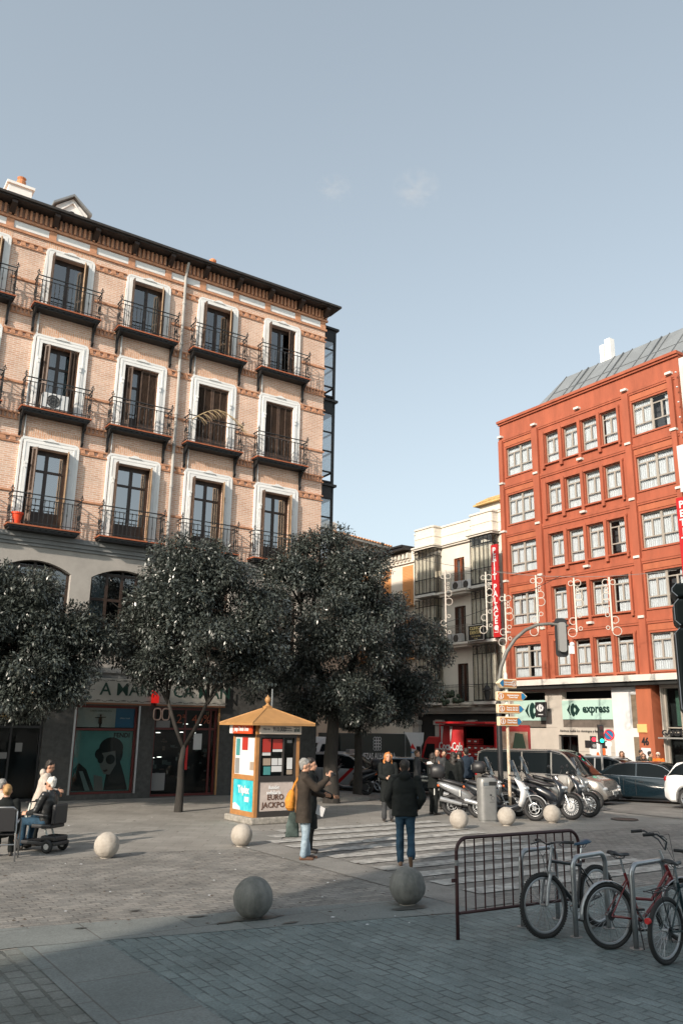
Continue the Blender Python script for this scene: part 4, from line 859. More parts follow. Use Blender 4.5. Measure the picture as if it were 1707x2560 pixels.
for (x0,x1,p) in (b1,b2):
    for (z0,z1) in ((10.42,13.25),(7.28,10.12),(3.9,6.98)):
        f=MB()
        xs_=[x0+(x1-x0)*k/5 for k in range(6)]
        for i,x in enumerate(xs_): f.box(x-0.015,-p-0.015,z0,x+0.015,-p+0.02,z1)
        for y in (-p*0.5,): f.box(x1-0.03,y-0.02,z0,x1+0.02,y+0.02,z1); f.box(x0-0.02,y-0.02,z0,x0+0.03,y+0.02,z1)
        for z in (z0,z0+0.05,z0+0.9,z1-0.5,z1-0.03):
            f.box(x0,-p-0.03,z,x1,-p+0.03,z+0.035); f.box(x1-0.03,-p,z,x1+0.03,0,z+0.035); f.box(x0-0.03,-p,z,x0+0.03,0,z+0.035)
        n=10   # scrolls in the head lights
        for k in range(5):
            xm=(xs_[k]+xs_[k+1])/2; f.ring((xm,-p,z1-0.26),(0,1,0),0.11,0.008,10,4); f.cyl((xs_[k],-p,z1-0.46),(xs_[k+1],-p,z1-0.06),0.006,n=4); 
        for k in range(9): f.cyl((x0+(x1-x0)*k/8,-p-0.01,z0),(x0+(x1-x0)*k/8,-p-0.01,z0+0.9),0.008,n=4)
        o_=f.build('bay_window',m_iron,wb)
        g=MB(); g.box(x0,-p-0.002,z0+0.03,x1,-p+0.002,z1-0.02); g.box(x1-0.002,-p,z0+.03,x1+0.002,0,z1-.02); g.box(x0-0.002,-p,z0+.03,x0+0.002,0,z1-.02); g.build('pane',MC['bay_glass'] if 'bay_glass' in MC else glassmat('bay_glass',(0.9,0.9,0.88),0.06,1.3),o_)
        cb=MB()
        for (u0,u1) in ((0.03,0.36),(0.39,0.66),(0.69,0.97)):
            cb.box(x0+(x1-x0)*u0,-p+0.12,z0+0.05,x0+(x1-x0)*u1,-p+0.14,z1-0.5)
        cb.build('curtain',mat('cream_curtain',(0.74,0.71,0.64),0.8,var=0.12,vscale=4),o_)
        mb=MB(); mb.prism(bayring(x0,x1,p,0,0,0.07),z0-0.17,z0-0.01); mb.build('bay_floor',m_con,wb)
for (a,b,z0,z1) in wins:
    mt=mat('orange_brown_door',(0.25,0.075,0.03),0.5,var=0.1) if z0>10 else mat('brown_door',(0.07,0.03,0.018),0.5,var=0.15)
    f=MB(); f.box(a,0.1,z0,a+0.07,0.2,z1); f.box(b-0.07,0.1,z0,b,0.2,z1); f.box((a+b)/2-0.05,0.1,z0,(a+b)/2+0.05,0.19,z1); f.box(a+.07,0.1,z1-0.08,b-.07,0.19,z1)
    f.box(b-0.32,-0.02,z0,b-0.28,0.1,z1-.03); f.box(a+0.0,-0.02,z0,a+0.04,0.1,z1-.03)
    o_=f.build('balcony_door',mt,wb); MB().box(a+.05,0.15,z0,b-.05,0.155,z1-.05).build('pane',m_glass,o_); MB().box(a+.05,0.25,z0,(a+b)/2,0.26,z1-.05).build('curtain',m_curt,o_)
    sl_=MB().box(-14.15,-0.72,z0-0.22,-11.55,0,z0-0.10).box(-14.0,-0.6,z0-0.36,-11.7,0,z0-0.22).build('balcony',m_cream,wb)
    rl=MB()
    for z in (0.86,0.98,0.02): rl.box(-14.1,-0.69,z0-0.1+z,-11.6,-0.67,z0-0.08+z); rl.box(-14.1,-0.67,z0-0.1+z,-14.08,0,z0-0.08+z); rl.box(-11.62,-0.67,z0-0.1+z,-11.6,0,z0-0.08+z)
    for k in range(23):
        x=-14.1+2.5*k/22; rl.box(x-0.007,-0.687,z0-0.1,x+0.007,-0.673,z0+0.9)
        if k%2: rl.ring((x,-0.68,z0+0.55),(0,1,0),0.045,0.008,8,4)
    rl.build('railing',mat('pale_rusty_iron',(0.20,0.17,0.14),0.6) if z0>5 else m_iron,sl_)
def acunit(loc,deg,label):
    t=thing('air_conditioner',label,'air conditioner',loc,deg)
    bevel(MB().box(-0.38,-0.14,0,0.38,0.14,0.55).build('casing',m_paper,t),0.02); MB().cyl((-0.06,-0.143,0.28),(-0.06,-0.15,0.28),0.22,n=20).build('fan',m_black,t)
acunit(FR(-12.55,-0.45,10.32),FR.deg,'air conditioner on the upper balcony of the cream building'); acunit(FR(-12.6,-0.45,7.22),FR.deg,'air conditioner on the lower balcony of the cream building'); 
for i,(x,z) in enumerate(((-11.72,10.32),(-13.55,7.22))): acunit(FR(x,-0.4,z),FR.deg,['second air conditioner at the right end of the upper cream balcony','second air conditioner at the left end of the lower cream balcony'][i])
mb=MB(); mb.box(WX0,0.0,-1.5,WX1,0.6,0.6); 
for x in (-17.0,-14.9,-12.1,-9.6): mb.box(x-0.25,-0.12,-1.5,x+0.35,0.1,2.9); mb.box(x-0.32,-0.2,2.6,x+0.42,0.1,2.85)
mb.build('ground_floor_wall',m_stone,wb)
MB().box(WX0,-0.25,3.38,WX1,0.3,3.6).box(WX0,-0.12,3.25,WX1,0.3,3.38).build('ground_floor_cornice',m_stone,wb)
MB().box(WX0,0.15,-1.5,WX1,0.25,3.3).build('shop_front',m_blackm,wb)
MB().box(-13.9,-0.15,2.35,-10.0,-0.05,2.85).build('black_fascia',m_black,wb)
mb=MB(); 
for k in range(26): mb.ell((-14.0+random.uniform(0,2.0),-0.7+random.uniform(-.1,.1),3.75+random.uniform(0,0.7)),0.16,0.14,0.13,6,5)
tag(mb.build('balcony_hedge',mat('dark_foliage',(0.03,0.045,0.025),0.7,var=0.5,vscale=12)),'dark clipped hedge on the lowest balcony of the cream building','plant'); bpy.data.objects['balcony_hedge'].location=FR.o; bpy.data.objects['balcony_hedge'].rotation_euler=(0,0,FR.a)
# roofs behind the parapet
MB().box(-13.9,1.2,14.2,-9.3,5,14.8).build('attic_wall',mat('attic_grey',(0.35,0.34,0.32),0.8),wb)
mb=MB(); x=-14.1
mb.poly([(-14.1,0.9,14.85),(-9.2,0.9,14.95),(-9.2,5,15.9),(-14.1,5,15.8)]); mb.poly([(-14.1,0.9,14.75),(-9.2,0.9,14.85),(-9.2,0.9,14.95),(-14.1,0.9,14.85)])
while x<-9.2: mb.cyl((x,0.85,14.88+0.02*(x+14)),(x,2.5,15.28),0.07,n=6); x+=0.25
mb.build('roof',m_rooft,wb)
t=thing('clinic_sign','black sign with gold letters reading clinica dental on the bay window','sign',FR(-11.35,-0.75,7.22),FR.deg)
MB().box(0,-0.1,0,1.28,0,0.88).build('panel',m_black,t); mb=MB()
for a in ((0,0,1.28,.03),(0,.85,1.28,.88),(0,0,.03,.88),(1.25,0,1.28,.88)): mb.box(a[0],-0.12,a[1],a[2],-0.1,a[3])
mb.build('border',m_con,t); mg=mat('gold_letters',(0.62,0.50,0.22),0.5)
for s_,z,k in (('CLINICA',0.68,0.25),('DENTAL',0.44,0.25),('Tel. 91 5217583',0.23,0.11),('2º izda',0.10,0.09)): text('lettering',s_,k,(0.64,-0.11,z),FRONT,mg,t,0.004,bold=0.006 if k>0.2 else 0.001)
t=thing('wall_lamp','old style black iron lantern on the lower bay of the cream building','street lamp',FR(-9.9,-0.9,3.9),FR.deg)
MB().lathe([(0.05,0),(0.12,0.04),(0.2,0.5),(0.14,0.54),(0.14,0.56),(0.23,0.58),(0.1,0.78),(0.04,0.84),(0.05,0.9),(0.01,0.98)],n=6).build('lantern',m_iron,t); MB().cyl((0,0,0.5),(0,0.5,0.7),0.02).cyl((0,0.5,0.1),(0,0.5,1.2),0.02).build('bracket',m_iron,t); MB().lathe([(0.1,0.06),(0.17,0.46)],n=6).build('glass',m_paper,t)
# tall house with the yellow tiles behind, and the older house to the left
th=thing('tower_house','cream house with a small yellow tiled roof rising behind the cream building','building',FR(-12.9,6.5,0),FR.deg)
def pY(px_,py_,y): return pRf(px_,py_,y)
x0,z0=pY(1199,1262,6.5); x0-= -12.9; MB().box(x0,0,0,x0+7,6,z0-0.0).build('wall',m_cream,th); mb=MB()
mb.poly([(x0-0.35,-0.35,z0-0.05),(x0+7,-0.35,z0-0.05),(x0+7,3,z0+1.75),(x0+2.2,3,z0+1.75)]); mb.poly([(x0-0.35,-0.35,z0-0.05),(x0+2.2,3,z0+1.75),(x0+2.2,4,z0+1.75),(x0-.35,6.3,z0-.05)]); mb.box(x0-0.35,-0.35,z0-0.15,x0+7,6.3,z0-0.06)
k=x0
while k<x0+7: mb.cyl((k,-0.35,z0-0.02),(k+0.0,2.9 if k>x0+2 else 0.9,z0+1.72 if k>x0+2 else z0+.64),0.06,n=5); k+=0.24
mb.build('roof',mat('yellow_clay_tile',(0.55,0.36,0.15),0.8,var=0.3,vscale=3),th); MB().box(x0+0.1,-0.08,z0-0.75,x0+7,0,z0-0.6).build('moulding',m_cream,th)
oh=thing('corbelled_house','cream house with black eaves, corbels and an orange shutter left of the bays','building',FR.o,FR.deg)
MB().box(-26,0.02,-2,WX0-0.02,8,13.6).build('wall',m_cream,oh); MB().box(-26,-0.75,13.62,WX0-0.3,8,13.78).box(-26,-0.85,13.78,WX0-0.3,8,13.9).build('eaves',m_black,oh)
mb=MB(); x=-26
while x<WX0-0.2: mb.box(x,-0.32,13.1,x+0.2,0.02,13.45); mb.box(x+0.02,-0.2,12.95,x+0.18,0.02,13.1); x+=0.4
mb.build('corbel_course',m_cream,oh); MB().box(-26,-0.1,12.82,WX0-.02,0.02,12.93).build('string_course',m_cream,oh)
m_or=mat('orange_shutter',(0.62,0.30,0.12),0.7)
for xs0 in (-18.28,-20.6,-22.9):
    for zb in (10.0,6.6): 
        s_=MB(); s_.box(xs0,-0.03,zb,xs0+1.05,0.018,zb+2.65); 
        k=zb+0.1
        while k<zb+2.6: s_.box(xs0+0.05,-0.05,k,xs0+1.0,-0.03,k+0.04); k+=0.1
        s_.build('shutter',m_or,oh)
        rl=MB(); 
        for k in range(9): rl.box(xs0-0.1+0.155*k,-0.35,zb,xs0-0.085+0.155*k,-0.335,zb+0.95)
        rl.box(xs0-0.15,-0.36,zb+0.93,xs0+1.2,-0.33,zb+0.97); rl.box(xs0-0.15,-0.36,zb-0.06,xs0+1.2,0,zb); rl.build('balcony',m_gold,oh)
fh=thing('far_house','distant cream house with a pinkish tiled roof seen over the trees','building',(-0.2,55,0),az(43))
dist=10.5
MB().box(-14,0,-3,5.05,8,15.05).build('wall',mat('peach_render',(0.62,0.47,0.36),0.8,var=0.06),fh)
mb=MB(); mb.box(-14.3,-0.45,15.05,5.35,8.4,15.22); mb.build('eaves',m_cream,fh)
mb=MB(); mb.poly([(-14.3,-0.5,15.225),(5.4,-0.5,15.225),(2.4,3.5,16.5),(-14.3,3.5,16.5)]); mb.poly([(5.4,-0.5,15.225),(5.4,8.4,15.225),(2.4,4.5,16.5),(2.4,3.5,16.5)])
x=-14.3
while x<5.3: mb.cyl((x,-0.5,15.26),(x,1.6,15.93) if x<4 else (x,0.4,15.5),0.08,n=5); x+=0.3
mb.build('roof',m_rooft,fh); MB().box(-0.5,2.2,15.5,2.2,4,16.85).build('chimney',m_cream,fh); MB().prism([(2.6,15.6),(5.0,15.6),(5.2,17.1),(4.6,16.75),(2.6,16.3)],4.2,4.4,ax='y').build('gable',MC['peach_render'],fh)
MB().box(3.2,-0.05,13.6,4.1,0.0,14.5).build('window',m_white,fh); MB().box(3.28,-0.07,13.68,3.62,-0.05,14.42).box(3.68,-0.07,13.68,4.02,-0.05,14.42).build('pane',m_glass,fh)
# hanging festive light columns and their wires
m_lt=mat('festive_tube',(0.46,0.42,0.37),0.5)
def festive(px_,pyt,pyb,depth,label,flip=1,seed=0):
    rs=random.Random(seed)
    d1=ray(px_,pyt); q=Vector((d1.x,d1.y,d1.z))*(depth/d1.y); zt_=q.z+EYE; d2=ray(px_,pyb); zb_=d2.z*(depth/d2.y)+EYE
    t=thing('festive_light',label,'festive light',(q.x,q.y,zb_),-25,'festive light columns hung across the street'); H=zt_-zb_
    MB().box(-0.03,-0.03,0.1,0.03,0.03,H).build('pole',m_lt,t)
    for k,(x,z,r) in enumerate(((-0.17,0.12,0.17),(0.16,0.32,0.07),(-0.12,0.72,0.14),(0.15,1.0,0.08),(-.02*0+0.17,1.62,0.17),(0.16,1.98,0.15),(0.13,2.22,0.06),(0.13,2.4,0.06),(0.14,2.72,0.13),(-0.13,2.72,0.10))):
        x*=flip; z=z*H/3.0; MB().ring((x,0,z),(0,1,0),r,0.017,16,6).build('ring_tube',m_lt,t)
    return t
DC=[(1338,1438,1585,34,1,'festive light column of small rings in front of the red building, leftmost of three'),(1433,1445,1587,33,1,'festive light column of rings in front of the red building, middle of three'),(1521,1443,1584,32,-1,'festive light column of rings in front of the red building, rightmost of three'),
(1261,1485,1610,35.5,1,'festive light column hanging over the joint of cream and red buildings'),(1213,1430,1580,37,1,'festive light column hanging in front of the right glazed bay'),(1112,1425,1600,39,1,'pale festive light column over the balconies of the cream building')]
for i,(a,b,c,d,f,l) in enumerate(DC): festive(a,b,c,d,l,f,i)
def wire(pa,pb,sag,label):
    mb=MB(); A=Vector(pa);B=Vector(pb); mb.tube([A.lerp(B,i/16)-Vector((0,0,sag*4*(i/16)*(1-i/16))) for i in range(17)],0.012,4); tag(mb.build('overhead_wire',m_black),label,'wire','wires strung across the street')
def at(px_,py_,y): d=ray(px_,py_); q=d*(y/d.y); return (q.x,q.y,q.z+EYE)
wire(at(1035,1395,38),at(1290,1432,35),0.1,'thin black wire from the left glazed bay to the red building'); wire(at(1240,1430,36),at(1690,1425,33),0.25,'thin wire running across the red building at the fourth floor'); wire(at(1100,1560,38),at(1400,1440,33),0.15,'thin wire rising from the cream building balconies to the red building')
# ================================================================ TREES
def leafmat():
    m=bpy.data.materials.new('glossy_grey_green_leaf'); m.use_nodes=True; nt=m.node_tree; b=nt.nodes['Principled BSDF']
    tc=_n(nt,'ShaderNodeTexCoord'); n1=_n(nt,'ShaderNodeTexNoise'); n1.inputs['Scale'].default_value=14; n1.inputs['Detail'].default_value=2
    n2=_n(nt,'ShaderNodeTexNoise'); n2.inputs['Scale'].default_value=1.1; n2.inputs['Detail'].default_value=3
    nt.links.new(tc.outputs['Object'],n1.inputs['Vector']); nt.links.new(tc.outputs['Object'],n2.inputs['Vector'])
    r=_n(nt,'ShaderNodeValToRGB'); e=r.color_ramp.elements; e[0].position=0.34; e[0].color=(0.018,0.024,0.022,1); e[1].position=0.62; e[1].color=(0.072,0.084,0.073,1)
    x=r.color_ramp.elements.new(0.72); x.color=(0.075,0.082,0.065,1); x=r.color_ramp.elements.new(0.78); x.color=(0.28,0.12,0.03,1)
    nt.links.new(n1.outputs[0],r.inputs[0])
    mr=_n(nt,'ShaderNodeMapRange'); mr.inputs[1].default_value=0.35; mr.inputs[2].default_value=0.65; mr.inputs[3].default_value=0.75; mr.inputs[4].default_value=1.25; nt.links.new(n2.outputs[0],mr.inputs[0])
    mx=_n(nt,'ShaderNodeMixRGB',blend_type='MULTIPLY'); mx.inputs[0].default_value=1; nt.links.new(r.outputs[0],mx.inputs[1]); nt.links.new(mr.outputs[0],mx.inputs[2]); nt.links.new(mx.outputs[0],b.inputs['Base Color'])
    b.inputs['Roughness'].default_value=0.34; b.inputs['Specular IOR Level'].default_value=0.65
    return m
m_leaf=leafmat(); m_bark=mat('grey_brown_bark',(0.024,0.021,0.018),0.9,var=0.4,vscale=7,bump=0.6,bscale=18,stretch=(1,1,0.35))
def tree(label,base,trunk_pts,r0,lobes,nleaf,seed,clump=0.5,group='street trees in front of the brick building'):
    """lobes: (x,y,z,rx,ry,rz) in metres relative to the base"""
    g=np.random.default_rng(seed); rs=random.Random(seed)
    t=thing('tree',label,'tree',base,0,group)
    lob=np.array(lobes,float); vol=lob[:,3]*lob[:,4]*lob[:,5]; pr=vol**0.75; pr/=pr.sum()
    # clump centres: mostly near the surface of each lobe
    nc=int(15*len(lobes)*1.0); which=g.choice(len(lob),nc,p=pr)
    d=g.normal(size=(nc,3)); d/=np.linalg.norm(d,axis=1)[:,None]; rad=g.uniform(0.35,1.0,nc)**0.6
    C=lob[which,:3]+d*lob[which,3:]*rad[:,None]*0.9
    cr=g.uniform(0.55,1.25,nc)*clump
    w=cr**2; w/=w.sum(); k=g.choice(nc,nleaf,p=w)
    d2=g.normal(size=(nleaf,3)); d2/=np.linalg.norm(d2,axis=1)[:,None]
    rr_=g.uniform(0,1,nleaf)**0.45
    P=C[k]+d2*cr[k][:,None]*rr_[:,None]*np.array([1.1,1.1,0.8])
    # leaves droop outward from their twig
    out=d2*0.9+g.normal(size=(nleaf,3))*0.55; out[:,2]-=0.35; out/=np.linalg.norm(out,axis=1)[:,None]
    up=np.tile([0,0,1.0],(nleaf,1))+g.normal(size=(nleaf,3))*0.45+d2*0.35
    side=np.cross(out,up); side/=np.linalg.norm(side,axis=1)[:,None]+1e-9; nrm=np.cross(side,out)
    L=g.uniform(0.085,0.15,nleaf)[:,None]; W=L*g.uniform(0.17,0.24,nleaf)[:,None]
    a=P; b=P+out*L*0.5+side*W-nrm*L*0.05; c=P+out*L-nrm*L*0.16; e=P+out*L*0.5-side*W-nrm*L*0.05
    V=np.stack([a,b,c,e],1).reshape(-1,3).astype(np.float32)
    me=bpy.data.meshes.new('crown'); me.vertices.add(len(V)); me.vertices.foreach_set('co',V.ravel())
    n=nleaf; me.loops.add(4*n); me.loops.foreach_set('vertex_index',np.arange(4*n,dtype=np.int32)); me.polygons.add(n); me.polygons.foreach_set('loop_start',np.arange(0,4*n,4,dtype=np.int32)); me.polygons.foreach_set('loop_total',np.full(n,4,dtype=np.int32))
    me.materials.append(m_leaf); me.update(); me.validate(); o=bpy.data.objects.new('crown',me); COL.objects.link(o); o.parent=t
    # trunk and limbs
    mb=MB(); pts=[Vector(p) for p in trunk_pts]; N=len(pts)
    mb.tube([pts[0]-Vector((0,0,0.1))]+pts,[r0*1.45]+[r0*(1.15-0.5*i/(N-1)) if i else r0*1.2 for i in range(N)],10)
    mb.build('trunk',m_bark,t,smooth=True)
    top=pts[-1]; lm=MB()
    for i in range(len(lobes)):
        lc=Vector(lobes[i][:3]); mid=top.lerp(lc,0.45)+Vector((rs.uniform(-.2,.2),rs.uniform(-.2,.2),rs.uniform(0.0,.35)))
        hub=top+Vector(((0.55 if lc.x>top.x else -0.5)*(1+r0),rs.uniform(-.05,.05),1.05+r0*2))
        if i<2 or i==len(lobes)-1: lm.tube([pts[-2].lerp(top,0.85),top.lerp(top+Vector(((0.55 if i%2 else -0.5)*(1+r0),0,1.05+r0*2)),0.5)+Vector((0.04 if i%2 else -0.04,0,-0.05)),top+Vector(((0.55 if i%2 else -0.5)*(1+r0),0,1.05+r0*2))],[r0*0.62,r0*0.55,r0*0.45],8)
        mid=hub.lerp(lc,0.5)+Vector((rs.uniform(-.15,.15),rs.uniform(-.15,.15),0.15)); lm.tube([hub-Vector((0,0,0.1)),mid,lc],[r0*0.38,r0*0.26,r0*0.12],6)
        for j in range(5):
            e2=lc+Vector((rs.uniform(-1,1)*lobes[i][3],rs.uniform(-1,1)*lobes[i][4],rs.uniform(-.7,1)*lobes[i][5]))*0.85
            lm.tube([mid.lerp(lc,rs.uniform(0.1,0.8)),lc.lerp(e2,0.5)+Vector((0,0,rs.uniform(-.1,.2))),e2],[r0*0.2,r0*0.12,0.008],5)
    lm.build('limb',m_bark,t,smooth=True)
    return t
def lob_px(base,items):   # convenience: crown lobes from their measured outline at the depth of the trunk
    r=[]
    for (px_,py_,rx,rz,dy) in items:
        d=ray(px_,py_); y=base[1]+dy; q=d*(y/d.y); s=(q.length if hasattr(q,'length') else 1)/FPX
        sc=(q.dot(CF))/FPX
        r.append((q.x-base[0],dy,q.z+EYE-base[2],rx*sc,min(rx*sc,rx*sc*0.9+0.2),rz*sc))
    return r
B2=gnd(446,2030)
tree('tree with a rounded dense crown and a slim forked trunk before the red shop door',B2,[(0,0,0),(0.02,0,0.7),(0.0,0,1.3),(0.05,0,1.8)],0.105,
 lob_px(B2,[(470,1420,115,85,0.4),(420,1510,120,90,-0.3),(545,1480,110,90,0.2),(350,1580,85,80,0.3),(470,1600,130,90,-0.6),(590,1590,85,90,0.3),(640,1500,70,90,0.4),(640,1620,75,80,0.3),(600,1690,60,45,0.2),(400,1665,90,48,-0.2),(530,1675,95,50,0.2),(325,1645,45,45,0.2)]),68000,11)
B3=gnd(828,2005)
tree('largest tree with a broad tall crown right of the kiosk',B3,[(0,0,0),(-0.05,0,1.3),(0.02,0,2.4),(0.0,0,3.1)],0.24,
 lob_px(B3,[(800,1400,95,75,0.3),(740,1460,85,80,-0.4),(880,1440,105,85,0.2),(790,1540,130,100,-0.7),(930,1500,70,70,0.5),(700,1600,80,110,0.4),(880,1600,120,95,-0.5),(760,1700,110,90,0.2),(650,1700,55,60,0.3),(880,1740,100,75,-0.3),(820,1800,80,45,0.2)]),88000,12,0.55)
B4=gnd(893,1985)
tree('tree with a low spreading crown and thin dark trunk behind the largest tree',B4,[(0,0,0),(0.03,0,1.2),(0,0,2.2),(0.0,0,3.0)],0.15,
 lob_px(B4,[(1000,1540,75,75,0.3),(1060,1630,75,75,-0.2),(980,1640,90,80,-0.5),(1040,1720,85,65,0.2),(960,1750,90,60,0.2),(900,1790,70,45,0)]),52000,13,0.5)
B1=gnd(-45,2040)
tree('tree with sparse top shoots at the left frame edge',B1,[(0,0,0),(0.0,0,1.2),(0.05,0,2.2),(0.0,0,2.6)],0.14,
 lob_px(B1,[(60,1470,110,60,0.2),(-60,1500,110,80,0.2),(20,1560,130,80,-0.3),(150,1570,90,70,0.3),(60,1650,130,75,-0.2),(180,1650,60,55,0.1),(-80,1640,110,90,0),(60,1740,110,45,0.2),(135,1725,55,35,0.1),(240,1600,40,50,0.4)]),80000,14)
for i,(dx,lbl) in enumerate(((-4.6,'street tree further along the row beyond the left frame edge'),(-9.0,'last street tree of the row far beyond the left frame edge'))):
    q=Vector((B1.x+dx*0.83,B1.y+dx*0.555,0))
    tree(lbl,q,[(0,0,0),(0,0,1.2),(0,0,2.2),(0,0,2.8)],0.14,[(0,0,4.6,1.9,1.8,1.5),(-1,0.3,5.3,1.3,1.2,1.2),(1.1,-0.2,5.2,1.4,1.3,1.2),(0,0,6.3,1.4,1.3,1.0),(0.8,0.3,3.7,1.3,1.2,0.7)],26000,20+i,0.55)
# ================================================================ KIOSK
kc=Vector((-2.06,21.5,0)); kd=Frame((kc.x,kc.y,0),90-56.0)   # x along the right face, y along the left face going back
K=1.28
m_wd=mat('ochre_wood_frame',(0.36,0.17,0.06),0.5,var=0.15,vscale=5); m_kb=mat('dark_bronze_frame',(0.035,0.03,0.028),0.4)
t=thing('kiosk','small square lottery kiosk with an ochre pyramid roof and finial','kiosk',(kc.x,kc.y,0),90-56.0)
mb=MB(); mb.box(-0.12,-0.12,0,K+0.1,K+0.1,0.16); bevel(mb.build('plinth',mat('rough_granite_plinth',(0.27,0.25,0.22),0.85,var=0.35,vscale=9,bump=0.7,bscale=25),t),0.03)
mb=MB()
for x,y in ((0,0),(K-0.09,0),(0,K-0.09),(K-0.09,K-0.09)): mb.box(x,y,0.16,x+0.09,y+0.09,2.42)
for z in (0.16,1.03): mb.box(0.001,0.09,z,0.08,K-0.09,z+0.12)
mb.build('timber_post',m_wd,t)
mb=MB()
for z in (0.16,1.0): mb.box(0.09,0.002,z,K-0.09,0.07,z+0.14)
mb.box(0.09,0.01,0.3,0.15,0.07,2.1); mb.box(K-0.15,0.01,0.3,K-0.09,0.07,2.1); mb.box(K-0.50,0.01,1.14,K-0.45,0.07,2.1)
mb.box(0.0,0.0,2.08,K,K,2.16); mb.box(0.01,0.01,2.32,K-0.01,K-0.01,2.46); mb.build('window_frame',m_kb,t)
MB().box(0.15,0.02,0.30,K-0.15,0.06,1.0).build('front_panel',mat('printed_pale_pink_panel',(0.50,0.42,0.38),0.5,var=0.12,vscale=4),t)
MB().box(0.02,0.09,0.28,0.05,K-0.09,1.03).build('side_panel',mat('printed_turquoise_panel',(0.01,0.36,0.45),0.5,col2=(0.08,0.52,0.56),vscale=3,detail=2),t)
MB().box(0.3,0.5,0.2,0.7,0.9,2.0).box(0.9,0.9,0.16,K-0.02,K-0.02,2.1).box(0.06,K-0.1,0.16,K-0.1,K-0.04,2.1).build('interior',m_blackm,t)
MB().box(0.15,0.045,1.14,K-0.15,0.05,2.08).box(K-0.05,0.1,0.4,K-0.045,K-0.1,2.08).build('pane',m_glassd,t)
MB().box(0.03,0.09,1.15,0.06,K-0.09,2.08).build('notice_board',m_paper,t)
def ktext(nm,s_,sz,x,z,m_,bold=0.006,sx=1.0): text(nm,s_,sz,(x,0.0,z),FRONT,m_,t,0.003,bold=bold,sx=sx)
MB().box(0.03,-0.14,2.17,1.24,-0.10,2.41).box(0.06,-0.1,2.2,0.1,0.0,2.3).box(1.15,-0.1,2.2,1.2,0.0,2.3).build('header_panel',mat('pale_header',(0.52,0.45,0.38),0.5),t)
MB().box(-0.14,0.02,2.17,-0.10,1.24,2.41).box(-0.1,0.2,2.2,0.0,0.24,2.3).build('header_panel',mat('red_header',(0.62,0.07,0.02),0.45),t)
MB().box(-0.145,1.06,2.17,-0.139,1.24,2.41).build('header_end',m_paper,t)
text('lettering','910.000',0.165,(0.58,-0.145,2.285),FRONT,m_black,t,0.002,bold=0.003,sx=0.72); text('lettering','Más de',0.07,(0.20,-0.145,2.29),FRONT,m_black,t,0.002); text('lettering','cupones\npremiados',0.06,(0.84,-0.145,2.29),FRONT,m_black,t,0.002)
mb=MB(); 
for k in range(4): mb.box(1.02+0.045*k,-0.146,2.23,1.05+0.045*k,-0.141,2.30+0.02*(k%2))
mb.box(1.0,-0.146,2.34,1.19,-0.141,2.36); mb.build('logo',m_dkg,t)
SIDE=(R(90),0,R(-90))
text('lettering','Juega Tienda Once',0.145,(-0.146,0.58,2.285),SIDE,m_paper,t,0.002,bold=0.007,sx=0.72)
text('lettering','Triplex',0.24,(0.012,0.62,0.78),SIDE,m_paper,t,0.002,bold=0.014,sx=0.85); MB().box(0.012,0.32,0.50,0.018,0.55,0.62).build('print',m_paper,t)
MB().prism([(0.75,0.285),(1.18,0.285),(1.18,0.42),(1.05,0.45),(0.8,0.36)],0.012,0.018,ax='x').build('print',m_paper,t)
text('lettering','ilusión\nsolidaria',0.125,(0.56,0.012,0.80),FRONT,mat('bright_print',(0.85,0.85,0.85),0.5),t,0.002,bold=0.002)
mrb=mat('brown_outline',(0.11,0.05,0.03),0.5)
text('lettering','EURO\nJACKPOT',0.185,(0.62,0.014,0.53),FRONT,mrb,t,0.002,bold=0.004)
m_kr=mat('kiosk_red_print',(0.38,0.03,0.02),0.5)
for x,z,w_,h_,m_ in ((0.20,1.72,.24,.33,m_kr),(0.50,1.80,.34,.24,m_kr),(0.20,1.64,.24,.07,m_paper),(0.50,1.73,.34,.06,m_paper),(0.23,1.40,.22,.17,mat('tan_print',(0.33,0.26,0.2),0.5)),(0.48,1.40,.17,.17,m_paper),(0.67,1.40,.16,.17,m_paper),(0.48,1.24,.35,.14,m_paper),(0.25,1.17,.20,.2,mat('teal_print',(0.06,0.24,0.24),0.5)),(0.93,1.30,.16,.28,m_paper),(0.93,1.17,.16,.11,MC['tan_print']),(0.92,1.95,.14,.07,m_grey)):
    MB().box(x,0.030,z,x+w_,0.036,z+h_).build('leaflet',m_,t)
for y,z,w_,h_,m_ in ((0.93,1.62,.20,.42,MC['teal_print']),(0.50,1.76,.30,.32,m_kr),(0.93,1.17,.22,.38,m_grey),(0.12,1.28,.22,.2,MC['tan_print'])):
    MB().box(0.018,y,z,0.028,y+w_,z+h_).build('leaflet',m_,t)
ov=0.29; h0=2.44; ap=(K/2,K/2,2.85)
c4=[(-ov,-ov,h0),(K+ov,-ov,h0),(K+ov,K+ov,h0),(-ov,K+ov,h0)]
mb=MB()
q=0.10; tp=[(K/2+sx*q,K/2+sy*q,2.82) for sx,sy in ((-1,-1),(1,-1),(1,1),(-1,1))]
for i in range(4):
    a,b=c4[i],c4[(i+1)%4]; mb.quad(a,b,tp[(i+1)%4],tp[i]); mb.quad((a[0],a[1],h0-0.06),(b[0],b[1],h0-0.06),b,a)
mb.quad(*[(c[0],c[1],h0-0.06) for c in c4[::-1]]); mb.quad(*tp)
for i in range(4): mb.cyl(c4[i],tp[i],0.018,n=6)
mb.build('roof',m_gold,t)
mb=MB(); mb.prism([(K/2+.13*math.cos(a),K/2+.13*math.sin(a)) for a in [PI/4+PI/2*i for i in range(4)]],2.80,2.88); mb.lathe([(0.09,0.0),(0.09,0.02),(0.045,0.05),(0.03,0.08),(0.045,0.10),(0.07,0.14),(0.078,0.18),(0.065,0.23),(0.025,0.26),(0.01,0.30)],(K/2,K/2,2.87),16)
